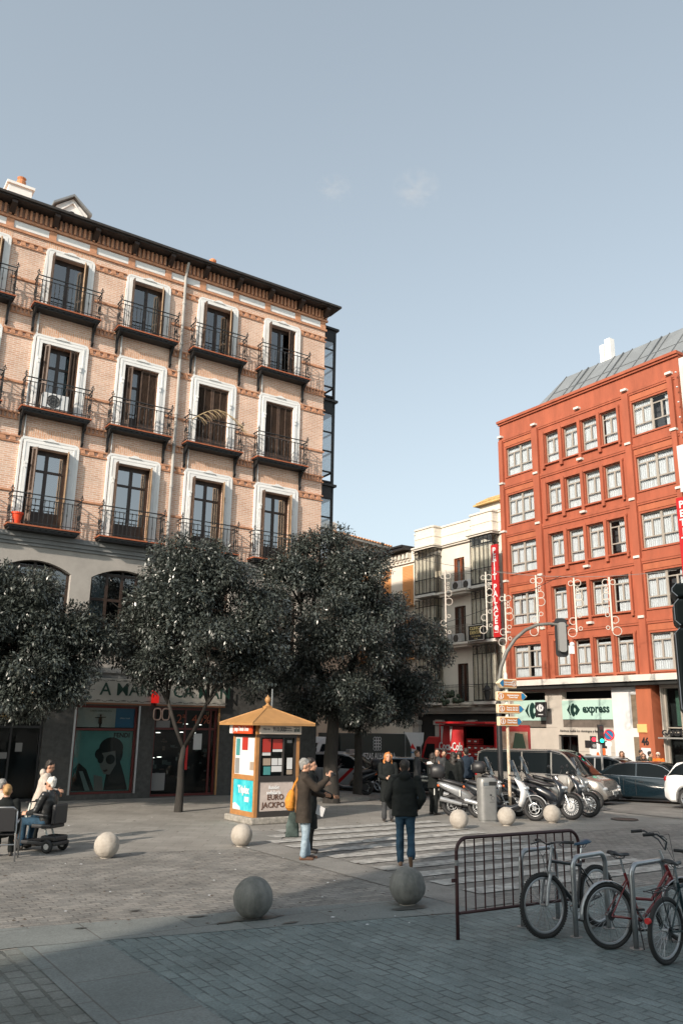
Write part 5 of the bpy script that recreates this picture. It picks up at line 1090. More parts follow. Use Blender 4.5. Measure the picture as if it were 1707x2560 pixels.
mb.build('finial',m_gold,t,smooth=False); MB().cyl((K/2+0.3,K/2+0.3,2.6),(K/2+0.3,K/2+0.3,3.35),0.02).build('flue',m_steel,t)
# ================================================================ STONE BALLS
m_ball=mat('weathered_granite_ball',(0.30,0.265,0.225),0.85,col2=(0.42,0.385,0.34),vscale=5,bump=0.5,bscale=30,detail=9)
m_balld=mat('shaded_granite_ball',(0.09,0.095,0.088),0.8,col2=(0.22,0.215,0.20),vscale=3.5,bump=0.5,bscale=30,detail=9,stretch=(1.6,1.6,0.5))  # darker mottled copy of the granite, foreground shade put into its colour
def ball(label,px_,py_,r,m_,rot):
    p=gnd(px_,py_); t=thing('stone_ball',label,'bollard',(p.x,p.y,0),rot,'granite ball bollards on the square')
    mb=MB(); mb.ell((0,0,r*0.97),r,r,r,48,32); g_=np.random.default_rng(int(px_)); W_=g_.normal(size=(14,3)); ph=g_.uniform(0,6,14)
    mb.v=[tuple(Vector((0,0,r*0.97))+(Vector(v)-Vector((0,0,r*0.97)))*(1+0.006*sum(math.sin((W_[k]@np.array(v))*(14+9*k)+ph[k]) for k in range(5))-0.02*max(0,math.sin((W_[6]@np.array(v))*16+ph[6])-0.93)*10)) for v in mb.v]; o=mb.build('ball',m_,t,smooth=True); MB().cyl((0,0,0),(0,0,0.05),r*0.45,n=20).build('base',m_ball,t)
ball('light granite ball casting a shadow near the mobility scooter, leftmost ball',265,2145,0.225,m_ball,10)
ball('light granite ball in front of the kiosk',603,2116,0.22,m_ball,80)
ball('lone mottled granite ball with the foreground shade in its colour, the nearest ball',631,2296,0.25,m_balld,30)
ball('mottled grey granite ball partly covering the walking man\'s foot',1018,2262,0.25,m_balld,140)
ball('pale granite ball left of the grey litter bin',1147,2072,0.23,m_ball,200)
ball('pale granite ball between the litter bin and the signpost foot',1266,2064,0.23,m_ball,300)
ball('pale granite ball in front of the white wheeled scooter, rightmost ball',1380,2057,0.23,m_ball,250)
# ================================================================ BIN, SIGNPOST, ARC MAST, SIGNALS
p=gnd(1218,2054); t=thing('litter_bin','tall grey litter bin with a slot near its top','litter bin',(p.x,p.y,0),18)
m_bin=mat('grey_bin_metal',(0.23,0.23,0.225),0.45,metal=0.3,var=0.12,vscale=4)
def rbox(w,d,r,n=4):
    pts=[]
    for cx_,cy_,a0 in ((w/2-r,d/2-r,0),(-w/2+r,d/2-r,PI/2),(-w/2+r,-d/2+r,PI),(w/2-r,-d/2+r,3*PI/2)):
        for i in range(n+1): a=a0+PI/2*i/n; pts.append((cx_+r*math.cos(a),cy_+r*math.sin(a)))
    return pts
mb=MB(); mb.prism(rbox(0.50,0.36,0.12),0.05,0.86); mb.prism(rbox(0.46,0.32,0.1),0.0,0.05); mb.build('body',m_bin,t,auto=35)
mb=MB(); rings=[]
for z,s_ in ((0.86,1.03),(1.02,1.03),(1.08,0.96),(1.11,0.80)): rings.append([(x*s_,y*s_,z) for x,y in rbox(0.50,0.36,0.12)])
mb.loft(rings); mb.build('lid',m_bin,t,auto=35); MB().box(-0.02,-0.20,0.93,0.2,-0.17,1.02).build('slot',m_blackm,t); MB().box(-0.19,-0.193,0.92,-0.03,-0.18,1.0).build('ashtray_plate',m_steel,t)
mb=MB(); mb.ring((0.08,-0.184,0.6),(0,1,0),0.05,0.004,10,3); mb.box(-0.02,-0.185,0.5,0.14,-0.181,0.51); mb.box(0.0,-0.185,0.66,0.05,-0.181,0.7); mb.build('scribble',m_black,t)
p=gnd(1276,2045); SPX=p
t=thing('signpost','pale post with four orange brown pedestrian direction boards and stickers','signpost',(p.x,p.y,0),0)
m_post=mat('sticker_covered_post',(0.34,0.22,0.12),0.7,col2=(0.62,0.55,0.45),vscale=9,detail=9,stretch=(1,1,0.5)); m_wpost=mat('pale_green_white_post',(0.52,0.56,0.53),0.5)
MB().cyl((0,0,0),(0,0,2.62),0.045,n=12).build('post',m_post,t,auto=40); MB().cyl((0,0,2.62),(0,0,3.86),0.05,n=12).lathe([(0.05,3.86),(0.05,3.9),(0.03,3.97)],n=12).build('post',m_wpost,t,auto=40)
m_brn=mat('sign_orange_brown',(0.40,0.15,0.035),0.5); m_cb=mat('sign_cream_border',(0.66,0.55,0.38),0.5); m_blu=mat('sign_blue',(0.01,0.14,0.30),0.5)
def dirsign(z,rz,L,words,flip):
    pr=bpy.data.objects.new('direction_board',None)
    def out(w0,h,pt,o=0.0): 
        pts=[(-w0+o,-h/2+o),(L-pt,-h/2+o),(L-o*1.3,0),(L-pt,h/2-o),(-w0+o,h/2-o)]
        return [(x*flip,zz+z) for x,zz in pts][::flip]
    mb=MB(); mb.prism(out(0.32,0.26,0.16),-0.10,0.06,ax='y'); o_=bevel(mb.build('direction_board',m_cb,t),0.025,3); o_.rotation_euler=(0,0,R(rz))
    MB().prism(out(0.32,0.26,0.16,0.03),-0.104,-0.1005,ax='y').build('face',m_brn,o_)
    MB().prism([((L-0.19)*flip,z-0.085),((L-0.13)*flip,z-0.085),((L-0.05)*flip,z),((L-0.13)*flip,z+0.085),((L-0.19)*flip,z+0.085)][::flip],-0.108,-0.1045,ax='y').build('arrow',m_blu,o_)
    fx=-0.2 if flip>0 else 0.2
    mb=MB(); mb.ring((fx,-0.107,z),(0,1,0),0.075,0.010,18,4); mb.ell((fx,-0.107,z+0.045),0.013,0.004,0.015,8,5); mb.prism([(fx-0.02,z-0.06),(fx-0.005,z-0.06),(fx,z-0.01),(fx+0.012,z-0.06),(fx+0.027,z-0.055),(fx+0.015,z+0.03),(fx-0.012,z+0.03)],-0.109,-0.106,ax='y'); mb.build('walker_symbol',m_paper,o_)
    tx=(L-0.32)/2*flip+0.02
    text('lettering',words,0.062,(tx,-0.107,z),FRONT,m_paper,o_,0.001,bold=0.0025)
dirsign(3.66,28,0.36,'Información\nInformation',-1); dirsign(3.30,8,0.60,'Ayuntamiento\nTown Hall',1); dirsign(2.95,14,0.52,'Puerta del Sol\nPuerta del Sol',1); dirsign(2.60,20,0.46,'Palacio Real\nRoyal Palace',1)
p=gnd(1254,2030); p=Vector((p.x*1.03,p.y*1.03,0))
t=thing('traffic_light_mast','black post with a long curved grey arm carrying a traffic light seen from behind','traffic light',p,0)
m_mast=mat('weathered_grey_mast',(0.13,0.125,0.115),0.5,var=0.2,vscale=5)
mb=MB(); mb.cyl((0,0,0),(0,0,3.2),0.085,n=12); o_=mb.build('post',m_black,t,auto=40)
pts=[(-0.0,0,3.2),(0.02,0,3.75),(0.12,0,4.3),(0.32,0,4.8),(0.6,0,5.2),(0.95,0,5.5),(1.35,0,5.68),(1.75,0,5.72),(2.2,0,5.68),(2.35,0,5.67)]
mb=MB(); mb.tube(pts,[0.07,0.068,0.066,0.063,0.06,0.056,0.052,0.048,0.044,0.042],10); mb.build('arm',m_mast,t,smooth=True)
mb=MB(); mb.prism([(x+2.1,z+5.28) for x,z in rbox(0.40,1.25,0.12)],-0.03,0.0,ax='y'); bk=mb.build('backing_board',m_black,t); MB().prism([(x+2.1,z+5.28) for x,z in rbox(0.24,0.95,0.08)],-0.2,-0.03,ax='y').build('signal_housing',m_grey,t); MB().box(2.28,-0.2,4.75,2.45,-0.05,5.0).ell((2.4,-0.15,5.05),0.08,0.08,0.08).build('camera_box',m_paper,t)
for k in range(3):
    mb=MB(); mb.ring((2.1,0.1,4.95+0.32*k),(0,1,0),0.12,0.015,12,4); mb.build('visor',m_black,t)
p=gnd(1510,1995); p=Vector((p.x*1.06,p.y*1.06,0))
t=thing('traffic_light','grey pole with green and red signal lamps and a no parking disc by the supermarket','traffic light',p,0); t.scale=(0.74,0.74,0.74)
q=FR.a
MB().cyl((0,0,0),(0,0,3.05),0.06,n=10).build('post',m_grey,t,auto=40)
mb=MB(); mb.box(-0.12,-0.12,2.55,0.16,0.12,3.55); o_=bevel(mb.build('signal_housing',m_black,t),0.02)
m_grn=mat('lit_green_lamp',(0.01,0.75,0.42),0.4,emit=2.0); m_rdl=mat('lit_red_lamp',(0.9,0.02,0.04),0.4,emit=1.2)
MB().cyl((0.02,-0.12,2.72),(0.02,-0.15,2.72),0.10,n=16).build('green_lamp',m_grn,o_)
for z in (3.05,3.38): MB().cyl((0.02,-0.12,z),(0.02,-0.15,z),0.10,n=16).build('dark_lamp',mat('unlit_lamp',(0.05,0.02,0.02),0.4),o_)
mb=MB()
for z in (2.72,3.05,3.38): mb.ring((0.02,-0.2,z),(0,1,0),0.11,0.012,10,4,a0=0,a1=PI*1.0)
mb.build('visor',m_black,o_)
mb=MB(); mb.box(-0.55,-0.12,2.3,-0.28,0.1,2.95); mb.box(-0.28,-0.02,2.6,0.0,0.02,2.66); o2=bevel(mb.build('pedestrian_signal',m_black,t),0.02); MB().cyl((-0.41,-0.12,2.78),(-0.41,-0.15,2.78),0.11,n=14).build('red_lamp',m_rdl,o2); MB().cyl((-0.41,-0.12,2.45),(-0.41,-0.15,2.45),0.1,n=14).build('dark_lamp',m_grey,o2)
mb=MB(); mb.cyl((0.42,-0.10,3.02),(0.42,-0.08,3.02),0.30,n=28); d_=mb.build('no_parking_sign',m_blu,t); mb=MB(); mb.ring((0.42,-0.105,3.02),(0,1,0),0.265,0.035,28,5); mb.prism([(0.22,3.17),(0.27,3.22),(0.62,2.87),(0.57,2.82)],-0.12,-0.10,ax='y'); mb.build('red_ring',mat('sign_red',(0.68,0.02,0.03),0.45),d_)
MB().box(0.2,-0.09,2.45,0.55,-0.07,2.66).build('plate',m_paper,t)
# signal head at the right edge, close to the camera, seen from behind
d=ray(1736,1660); y=7.6; q=d*(y/d.y)
t=thing('traffic_light','near black traffic light head with three hoods seen from behind at the right frame edge','traffic light',(q.x,q.y,0),-18)
z0=q.z+EYE-0.45
MB().cyl((0.28,0.12,0),(0.28,0.12,z0+1.5),0.05,n=12).build('post',m_grey,t,auto=40)
mb=MB()
for k,(h,x) in enumerate(((0.78,-0.145),(0.25,-0.135),(0.13,-0.14))):
    zz=z0+[0,0.80,1.07][k]; mb.prism([(a+x+0.26,b+zz+h/2) for a,b in rbox(0.52,h,0.06)],-0.05,0.28,ax='y')
mb.box(-0.02,0.0,z0,0.2,0.2,z0+1.2); bevel(mb.build('signal_housing',mat('dark_green_black_plastic',(0.012,0.02,0.018),0.5),t),0.02)
mb=MB(); pr_=[]
for k,(h,x) in enumerate(((0.78,-0.145),(0.25,-0.135),(0.13,-0.14))):
    zz=z0+[0,0.80,1.07][k]; mb.tube([(x+0.04,-0.052,zz+h),(x-0.004,-0.052,zz+h-0.05),(x-0.004,-0.052,zz+0.05),(x+0.04,-0.052,zz+0.004)],0.005,4)
mb.build('reflective_edge',m_paper,t)
# ================================================================ BARRIER AND CYCLE RACKS
m_mar=mat('maroon_barrier_paint',(0.045,0.014,0.014),0.45,var=0.25,vscale=9)
a=Vector((1.42,10.38,0)); b=Vector((3.16,11.42,0)); L=(b-a).length; rz=math.degrees(math.atan2(b.y-a.y,b.x-a.x))
t=thing('crowd_barrier','maroon tubular crowd barrier with upright bars beside the cycle racks','barrier',a,rz)
mb=MB(); r=0.16; Hb=1.10
pts=[(0,0,0)]+[(0,0,0.5),(0,0,Hb-r)]+[(r-r*math.cos(PI/2*i/6),0,Hb-r+r*math.sin(PI/2*i/6)) for i in range(1,7)]+[(L-r,0,Hb)]+[(L-r+r*math.sin(PI/2*i/6),0,Hb-r+r*math.cos(PI/2*i/6)) for i in range(1,7)]+[(L,0,0.5),(L,0,0)]
mb.tube(pts,0.022,10); mb.build('frame',m_mar,t,smooth=True); MB().cyl((0.02,0,0.28),(L-0.02,0,0.28),0.018,n=10).build('lower_rail',m_mar,t,auto=40)
n=13
for i in range(n): x=0.13+(L-0.26)*i/(n-1); MB().cyl((x,0,0.28),(x,0,Hb-0.01),0.0095,n=8).build('bar',m_mar,t,auto=40)
MB().cyl((0,0,0.80),(0,0,0.86),0.0235,n=10).build('white_band',m_grey,t); MB().box(-0.07,-0.012,0.62,-0.02,0.012,0.66).box(L+0.02,-0.012,0.7,L+0.09,0.012,0.74).build('coupling_hook',m_mar,t)
def rack(px1,py1,px2,py2,label):
    a=gnd(px1,py1); b=gnd(px2,py2); L=0.72; rz=math.degrees(math.atan2(b.y-a.y,b.x-a.x))
    t=thing('bicycle_rack',label,'bicycle rack',a,rz,'steel hoop cycle racks'); r=0.12; Hb=0.88
    mb=MB(); mb.tube([(0,0,0),(0,0,0.4),(0,0,Hb-r)]+[(r-r*math.cos(PI/2*i/6),0,Hb-r+r*math.sin(PI/2*i/6)) for i in range(1,7)]+[(L-r,0,Hb)]+[(L-r+r*math.sin(PI/2*i/6),0,Hb-r+r*math.cos(PI/2*i/6)) for i in range(1,7)]+[(L,0,0.4),(L,0,0)],0.03,14)
    mb.build('hoop',m_steel,t,smooth=True)
    for x in (0,L): MB().cyl((x,0,0.0),(x,0,0.012),0.075,n=18).build('foot_plate',m_grey,t)
rack(1307,2318,1406,2296,'steel cycle rack hoop nearest the crowd barrier'); rack(1440,2344,1534,2318,'steel cycle rack hoop between the black and red bicycles'); rack(1590,2374,1690,2345,'steel cycle rack hoop right of the silver mudguard')
g_=gnd(1770,2410); rack(1770,2410,1880,2380,'steel cycle rack hoop beyond the right frame edge')
# ================================================================ BICYCLES
m_tyre=mat('dusty_tyre_rubber',(0.028,0.028,0.028),0.85); m_rim=mat('brushed_rim',(0.45,0.46,0.47),0.3,metal=0.9); m_blkf=mat('black_frame_paint',(0.012,0.014,0.018),0.3,coat=0.5); m_redf=mat('red_frame_paint',(0.17,0.012,0.014),0.35,coat=0.5)
m_silv=mat('silver_mudguard',(0.40,0.41,0.42),0.35,metal=0.6,var=0.15,vscale=12); m_blusad=mat('blue_black_saddle',(0.015,0.05,0.09),0.4)
def bike(label,p,hd,frame,Rw=0.335,wb=1.05,mud=False,knob=True,steer=0,lean=0,basket=False,raised=False,rackr=False,fork=None,saddle=None,frame2=None,lowstep=False):
    t=thing('bicycle',label,'bicycle',p,az(hd)); t.rotation_euler=(R(lean),0,R(az(hd)))
    saddle=saddle or m_black; fork=fork or frame
    def wheel(x,rot=0,name='front_wheel'):
        T=Matrix.Translation((x,0,Rw))@Matrix.Rotation(R(rot),4,'Z')
        tm=MB(); tm.T=T; tm.ring((0,0,0),(0,1,0),Rw-0.024,0.025,48,10)
        if knob:
            for i in range(72):
                a=2*PI*i/72
                for sy in (-1,1):
                    c=Vector((math.cos(a)*(Rw-0.002),sy*0.012,math.sin(a)*(Rw-0.002))); u=Vector((math.cos(a),0,math.sin(a))); v=Vector((-math.sin(a),0,math.cos(a)))
                    pts=[c+u*k*0.006+v*l*0.008+Vector((0,m_*0.008,0)) for k in (-1,1) for l in (-1,1) for m_ in (-1,1)]
                    ids=[tm.V(q_) for q_ in pts]
                    for f_ in ((0,1,3,2),(4,6,7,5),(0,4,5,1),(2,3,7,6),(0,2,6,4),(1,5,7,3)): tm.F([ids[z] for z in f_])
        w_=tm.build(name,m_tyre,t,smooth=not knob)
        rm=MB(); rm.T=T; rm.ring((0,0,0),(0,1,0),Rw-0.055,0.012,40,6); rm.ring((0,0,0),(0,1,0),Rw-0.066,0.009,40,5); rm.build('rim',m_rim,w_,smooth=True)
        sp=MB(); sp.T=T
        for i in range(32):
            a=2*PI*i/32; s_=0.028 if i%2 else -0.028; b_=a+(0.5 if (i//2)%2 else -0.5); sp.cyl((0.02*math.cos(b_),s_,0.02*math.sin(b_)),((Rw-0.07)*math.cos(a),0,(Rw-0.07)*math.sin(a)),0.0019,n=4,cap=False)
        sp.cyl((0,-0.035,0),(0,0.035,0),0.018,n=10); sp.cyl((0,-0.07,0),(0,0.07,0),0.006,n=6); sp.build('spokes',m_rim,w_)
        return w_
    rw=wheel(0,0,'rear_wheel'); fwh=wheel(wb,steer,'front_wheel')
    z0=Rw; bbx,bbz=0.43,0.28; stx,stz=0.27,0.78; hx,hz0,hz1=wb-0.26+0.06,0.74,0.90
    f=MB()
    hb=Vector((wb-0.15,0,Rw+0.36)); ht=Vector((wb-0.20,0,Rw+0.50)); bb_=Vector((bbx,0,bbz)); st=Vector((stx,0,stz)); 
    if lowstep:
        f.tube([ht.lerp(hb,0.5),(wb-0.32,0,0.62),(wb-0.45,0,0.48),(0.42,0,0.50),(stx+0.06,0,0.52)],0.018,10); f.tube([hb,(wb-0.28,0,0.55),(bbx+0.08,0,bbz+0.05),bb_],0.02,10)
    else:
        f.cyl(st.lerp(bb_,0.1),ht.lerp(hb,0.2),0.022,n=12); f.cyl(bb_,hb,0.028,n=12)
    f.cyl(bb_,st,0.017,n=12); f.cyl(hb-Vector((-0.02,0,0.03)),ht,0.023,n=12)
    for s_ in (-1,1):
        f.cyl((bbx,s_*0.03,bbz),(0,s_*0.06,Rw),0.010,n=8); f.cyl((stx+0.02,s_*0.015,stz-0.08),(0,s_*0.06,Rw),0.009,n=8)
    f.cyl((bbx,-0.04,bbz),(bbx,0.04,bbz),0.025,n=12); f.build('frame',frame,t,auto=50)
    T=Matrix.Translation((wb,0,0))@Matrix.Rotation(R(steer),4,'Z')@Matrix.Translation((-wb,0,0))
    k=MB(); k.T=T
    for s_ in (-1,1):
        k.tube([(wb,s_*0.055,Rw),(wb-0.045,s_*0.055,Rw+0.2),(wb-0.10,s_*0.05,Rw+0.33)],[0.017,0.023,0.024],8)
    k.box(wb-0.17,-0.07,Rw+0.32,wb-0.08,0.07,Rw+0.36); k.cyl((wb-0.125,0,Rw+0.36),(wb-0.215,0,Rw+0.66),0.016,n=8); k.build('fork',fork,t,auto=50)
    h=MB(); h.T=T; hp=Vector((wb-0.215,0,Rw+0.66)); 
    if raised: h.tube([hp+Vector((-0.22,-0.30,0.18)),hp+Vector((-0.08,-0.29,0.19)),hp+Vector((0.05,-0.18,0.10)),hp+Vector((0.07,0,0)),hp+Vector((0.05,0.18,0.10)),hp+Vector((-0.08,0.29,0.19)),hp+Vector((-0.22,0.30,0.18))],0.012,8)
    else: h.tube([hp+Vector((-0.03,-0.31,0.03)),hp+Vector((0.05,-0.12,0.03)),hp+Vector((0.07,0,0.0)),hp+Vector((0.05,0.12,0.03)),hp+Vector((-0.03,0.31,0.03))],0.013,8)
    hb_=h.build('handlebar',m_blkf,t,smooth=True)
    for s_ in (-1,1):
        g=MB(); g.T=T
        if raised: g.cyl(hp+Vector((-0.24,s_*0.30,0.18)),hp+Vector((-0.11,s_*0.29,0.19)),0.018,n=10)
        else: g.cyl(hp+Vector((-0.04,s_*0.33,0.03)),hp+Vector((0.0,s_*0.21,0.03)),0.018,n=10)
        g.build('grip',m_rubber,hb_,auto=40)
        g=MB(); g.T=T; c=hp+Vector((0.03,s_*0.19,0.02)) if not raised else hp+Vector((-0.05,s_*0.27,0.17)); g.tube([c,c+Vector((0.05,s_*0.02,-0.01)),c+Vector((0.055,s_*0.10,-0.03))],0.007,6); g.tube([c,c+Vector((0.12,-s_*0.03,0.02)),Vector((wb-0.05,0,Rw+0.52)),Vector((wb-0.10,s_*0.03,Rw+0.3))],0.003,5); g.build('brake_lever',m_blkf,hb_)
    s_=MB(); sc=Vector((stx-0.06,0,stz+0.20)); rings=[]
    for x,w_,zz,hh in ((-0.13,0.03,0.02,0.03),(-0.11,0.075,0.025,0.05),(-0.06,0.085,0.015,0.05),(0.0,0.055,0.0,0.04),(0.07,0.025,0.0,0.035),(0.13,0.018,0.0,0.03),(0.15,0.008,-0.005,0.02)):
        rings.append([(sc.x+x,w_*math.cos(2*PI*i/12),sc.z+zz+hh*0.5*math.sin(2*PI*i/12)-(0.012 if abs(math.sin(2*PI*i/12))<0.5 else 0)) for i in range(12)])
    s_.loft(rings); sd=s_.build('saddle',saddle,t,smooth=True)
    MB().cyl(st,(sc.x+0.02,0,sc.z-0.03),0.013,n=10).build('seat_post',m_chrome,t,auto=40); MB().tube([(sc.x-0.08,-0.02,sc.z-0.01),(sc.x-0.03,-0.02,sc.z-0.045),(sc.x+0.06,-0.015,sc.z-0.045),(sc.x+0.1,0,sc.z-0.01)],0.004,5).tube([(sc.x-0.08,0.02,sc.z-0.01),(sc.x-0.03,0.02,sc.z-0.045),(sc.x+0.06,0.015,sc.z-0.045),(sc.x+0.1,0,sc.z-0.01)],0.004,5).build('rails',m_black,sd)
    c=MB(); c.ring((bbx,-0.05,bbz),(0,1,0),0.085,0.006,28,5)
    for i in range(5): c.cyl((bbx,-0.05,bbz),(bbx+0.08*math.cos(i*1.257),-0.05,bbz+0.08*math.sin(i*1.257)),0.008,n=5)
    for sgn in (-1,1):
        e=Vector((bbx+sgn*0.10,sgn*0.075,bbz-sgn*0.13)); c.cyl((bbx,sgn*0.06,bbz),e,0.011,n=6)
    cr_=c.build('crank',m_rim,t)
    for sgn in (-1,1):
        e=Vector((bbx+sgn*0.10,sgn*0.075,bbz-sgn*0.13)); bevel(MB().box(e.x-0.045,e.y+(0.01 if sgn>0 else -0.09),e.z-0.012,e.x+0.045,e.y+(0.09 if sgn>0 else -0.01),e.z+0.012).build('pedal',m_black,cr_),0.006)
    MB().cyl((0,-0.05,Rw),(0,-0.055,Rw),0.045,n=16).tube([(0.0,-0.052,Rw+0.045),(bbx,-0.052,bbz+0.085)],0.004,4).tube([(0.0,-0.052,Rw-0.045),(0.02,-0.055,Rw-0.11),(bbx,-0.052,bbz-0.085)],0.004,4).build('chain',m_black,t)
    if mud:
        for x,a0,a1,w_ in ((0,PI*0.10,PI*1.02,rw),)+(((wb,PI*0.15,PI*1.0,fwh),) if not knob else ()):
            m_=MB(); rings=[]
            for i in range(17):
                a=a0+(a1-a0)*i/16; r_=Rw+0.025; rings.append([(x+math.cos(a)*(r_-q*q*12),q,Rw+math.sin(a)*(r_-q*q*12)) for q in (-0.032,-0.018,0,0.018,0.032)])
            m_.loft(rings,cap=False,closed=False); o_=m_.build('mudguard',m_silv,t,smooth=True); sm=o_.modifiers.new('thick','SOLIDIFY'); sm.thickness=0.003
    if rackr:
        m_=MB()
        for s2 in (-1,1): m_.cyl((-0.30,s2*0.05,Rw+0.40),(0.16,s2*0.05,Rw+0.42),0.006,n=6); m_.cyl((-0.15,s2*0.05,Rw+0.40),(0,s2*0.07,Rw),0.005,n=6)
        for i in range(5): m_.cyl((-0.3+0.1*i,-0.06,Rw+0.405),(-0.3+0.1*i,0.06,Rw+0.405),0.005,n=5)
        m_.build('luggage_rack',m_black,t)
        MB().cyl((-Rw-0.02,0,Rw+0.13),(-Rw+0.02,0,Rw+0.13),0.03,n=12).build('tail_light',m_red,t)
    if basket:
        m_=MB(); T2=T; m_.T=T2; x0=wb-0.12
        for i in range(7):
            for z in (0,): pass
            u=i/6; m_.cyl((x0,-0.14+0.28*u,Rw+0.40),(x0-0.02,-0.18+0.36*u,Rw+0.66),0.004,n=4); m_.cyl((x0+0.24,-0.14+0.28*u,Rw+0.40),(x0+0.30,-0.18+0.36*u,Rw+0.66),0.004,n=4); m_.cyl((x0,-0.14+0.28*u,Rw+0.40),(x0+0.24,-0.14+0.28*u,Rw+0.40),0.004,n=4)
        for k_ in range(5):
            z=Rw+0.40+0.065*k_; e=0.01*k_; pts=[(x0-e*0.5,-0.14-e,z),(x0+0.24+e*1.5,-0.14-e,z),(x0+0.24+e*1.5,0.14+e,z),(x0-e*.5,0.14+e,z)]
            for i in range(4): m_.cyl(pts[i],pts[(i+1)%4],0.004,n=4)
        for i in range(7):
            u=i/6
            for s2 in (-1,1): m_.cyl((x0+0.24*u,s2*0.14,Rw+0.4),(x0-0.02+0.32*u,s2*0.18,Rw+0.66),0.004,n=4)
        m_.build('wire_basket',m_black,t)
    # kick stand
    MB().cyl((0.36,-0.05,0.27),(0.30,-0.18,0.01),0.008,n=6).build('stand',m_black,t)
    return t
def foot(px_,py_): return gnd(px_,py_)
f1=gnd(1367,2346); 
hd1=232; wb1=1.06; r1=Vector((f1.x-wb1*math.sin(R(hd1)),f1.y-wb1*math.cos(R(hd1)),0))
bike_a=bike('black mountain bicycle with a silver fork facing left, nearest the barrier',(r1.x,r1.y,0),hd1,m_blkf,wb=wb1,Rw=0.355,steer=-10,lean=4,fork=m_silv,saddle=m_blusad)
r2=gnd(1528,2374)
bike('red low step bicycle with a silver rear mudguard locked to a hoop',(r2.x,r2.y,0),71,m_redf,Rw=0.345,wb=1.06,mud=True,knob=False,steer=-25,lean=-3,raised=True,lowstep=True,fork=m_silv)
r3=gnd(1668,2412)
bike('dark bicycle with rear rack and red tail light cut by the right frame edge',(r3.x,r3.y,0),52,mat('dark_teal_paint',(0.01,0.03,0.035),0.4),Rw=0.33,wb=1.04,knob=False,lean=2,rackr=True,basket=True)
# ================================================================ VEHICLES
m_cglass=mat('dark_car_glass',(0.008,0.011,0.013),0.06,spec=0.3); m_cglass.node_tree.nodes['Principled BSDF'].inputs['IOR'].default_value=1.22; m_under=mat('underbody_black',(0.01,0.01,0.01),0.9)
m_alloy=mat('alloy_wheel',(0.42,0.43,0.44),0.3,metal=0.8); m_plate=mat('number_plate',(0.65,0.65,0.62),0.5); m_head=mat('headlight_glass',(0.55,0.58,0.6),0.08,metal=0.5); m_tail=mat('tail_light',(0.35,0.01,0.01),0.2)
def interp(pts,x):
    if x<=pts[0][0]: return pts[0][1]
    for (a,b),(c,d) in zip(pts,pts[1:]):
        if x<=c:
            u=(x-a)/(c-a) if c>a else 0; u2=u*u*(3-2*u)*0.5+u*0.5; return b+(d-b)*u2
    return pts[-1][1]
def wheelset(t,x,y,Rw,rimm,spokes=5,sgn=1):
    mb=MB(); w_=0.2; prof=[(Rw*0.66,-w_/2),(Rw*0.93,-w_/2),(Rw,-w_/2+0.03),(Rw,w_/2-0.03),(Rw*0.93,w_/2),(Rw*0.66,w_/2)]
    mb.T=Matrix.Translation((x,y,Rw))@Matrix.Rotation(R(90),4,'X'); mb.lathe(prof,n=28); o=mb.build('wheel',m_rubber,t,auto=50)
    r=MB(); r.T=mb.T; s_=-sgn; z0=s_*(w_/2-0.035); z1=s_*(w_/2+0.004)
    r.ring((0,0,s_*(w_/2-0.005)),(0,0,1),Rw*0.64,0.022,28,6)
    for i in range(spokes):
        a=2*PI*i/spokes; 
        for da in (-0.12,0.12):
            c=Vector((math.cos(a+da*0.6),math.sin(a+da*0.6),0)); r.cyl(Vector((0,0,z1))+c*0.03,Vector((0,0,s_*(w_/2-0.01)))+Vector((math.cos(a+da),math.sin(a+da),0))*Rw*0.62,0.014,0.018,n=5)
    r.cyl((0,0,z0),(0,0,z1),0.05,n=12); r.build('rim',rimm,o)
    d=MB(); d.T=mb.T; d.cyl((0,0,z0-s_*0.03),(0,0,z0-s_*0.02),Rw*0.63,n=24); d.build('hub',m_under,o)
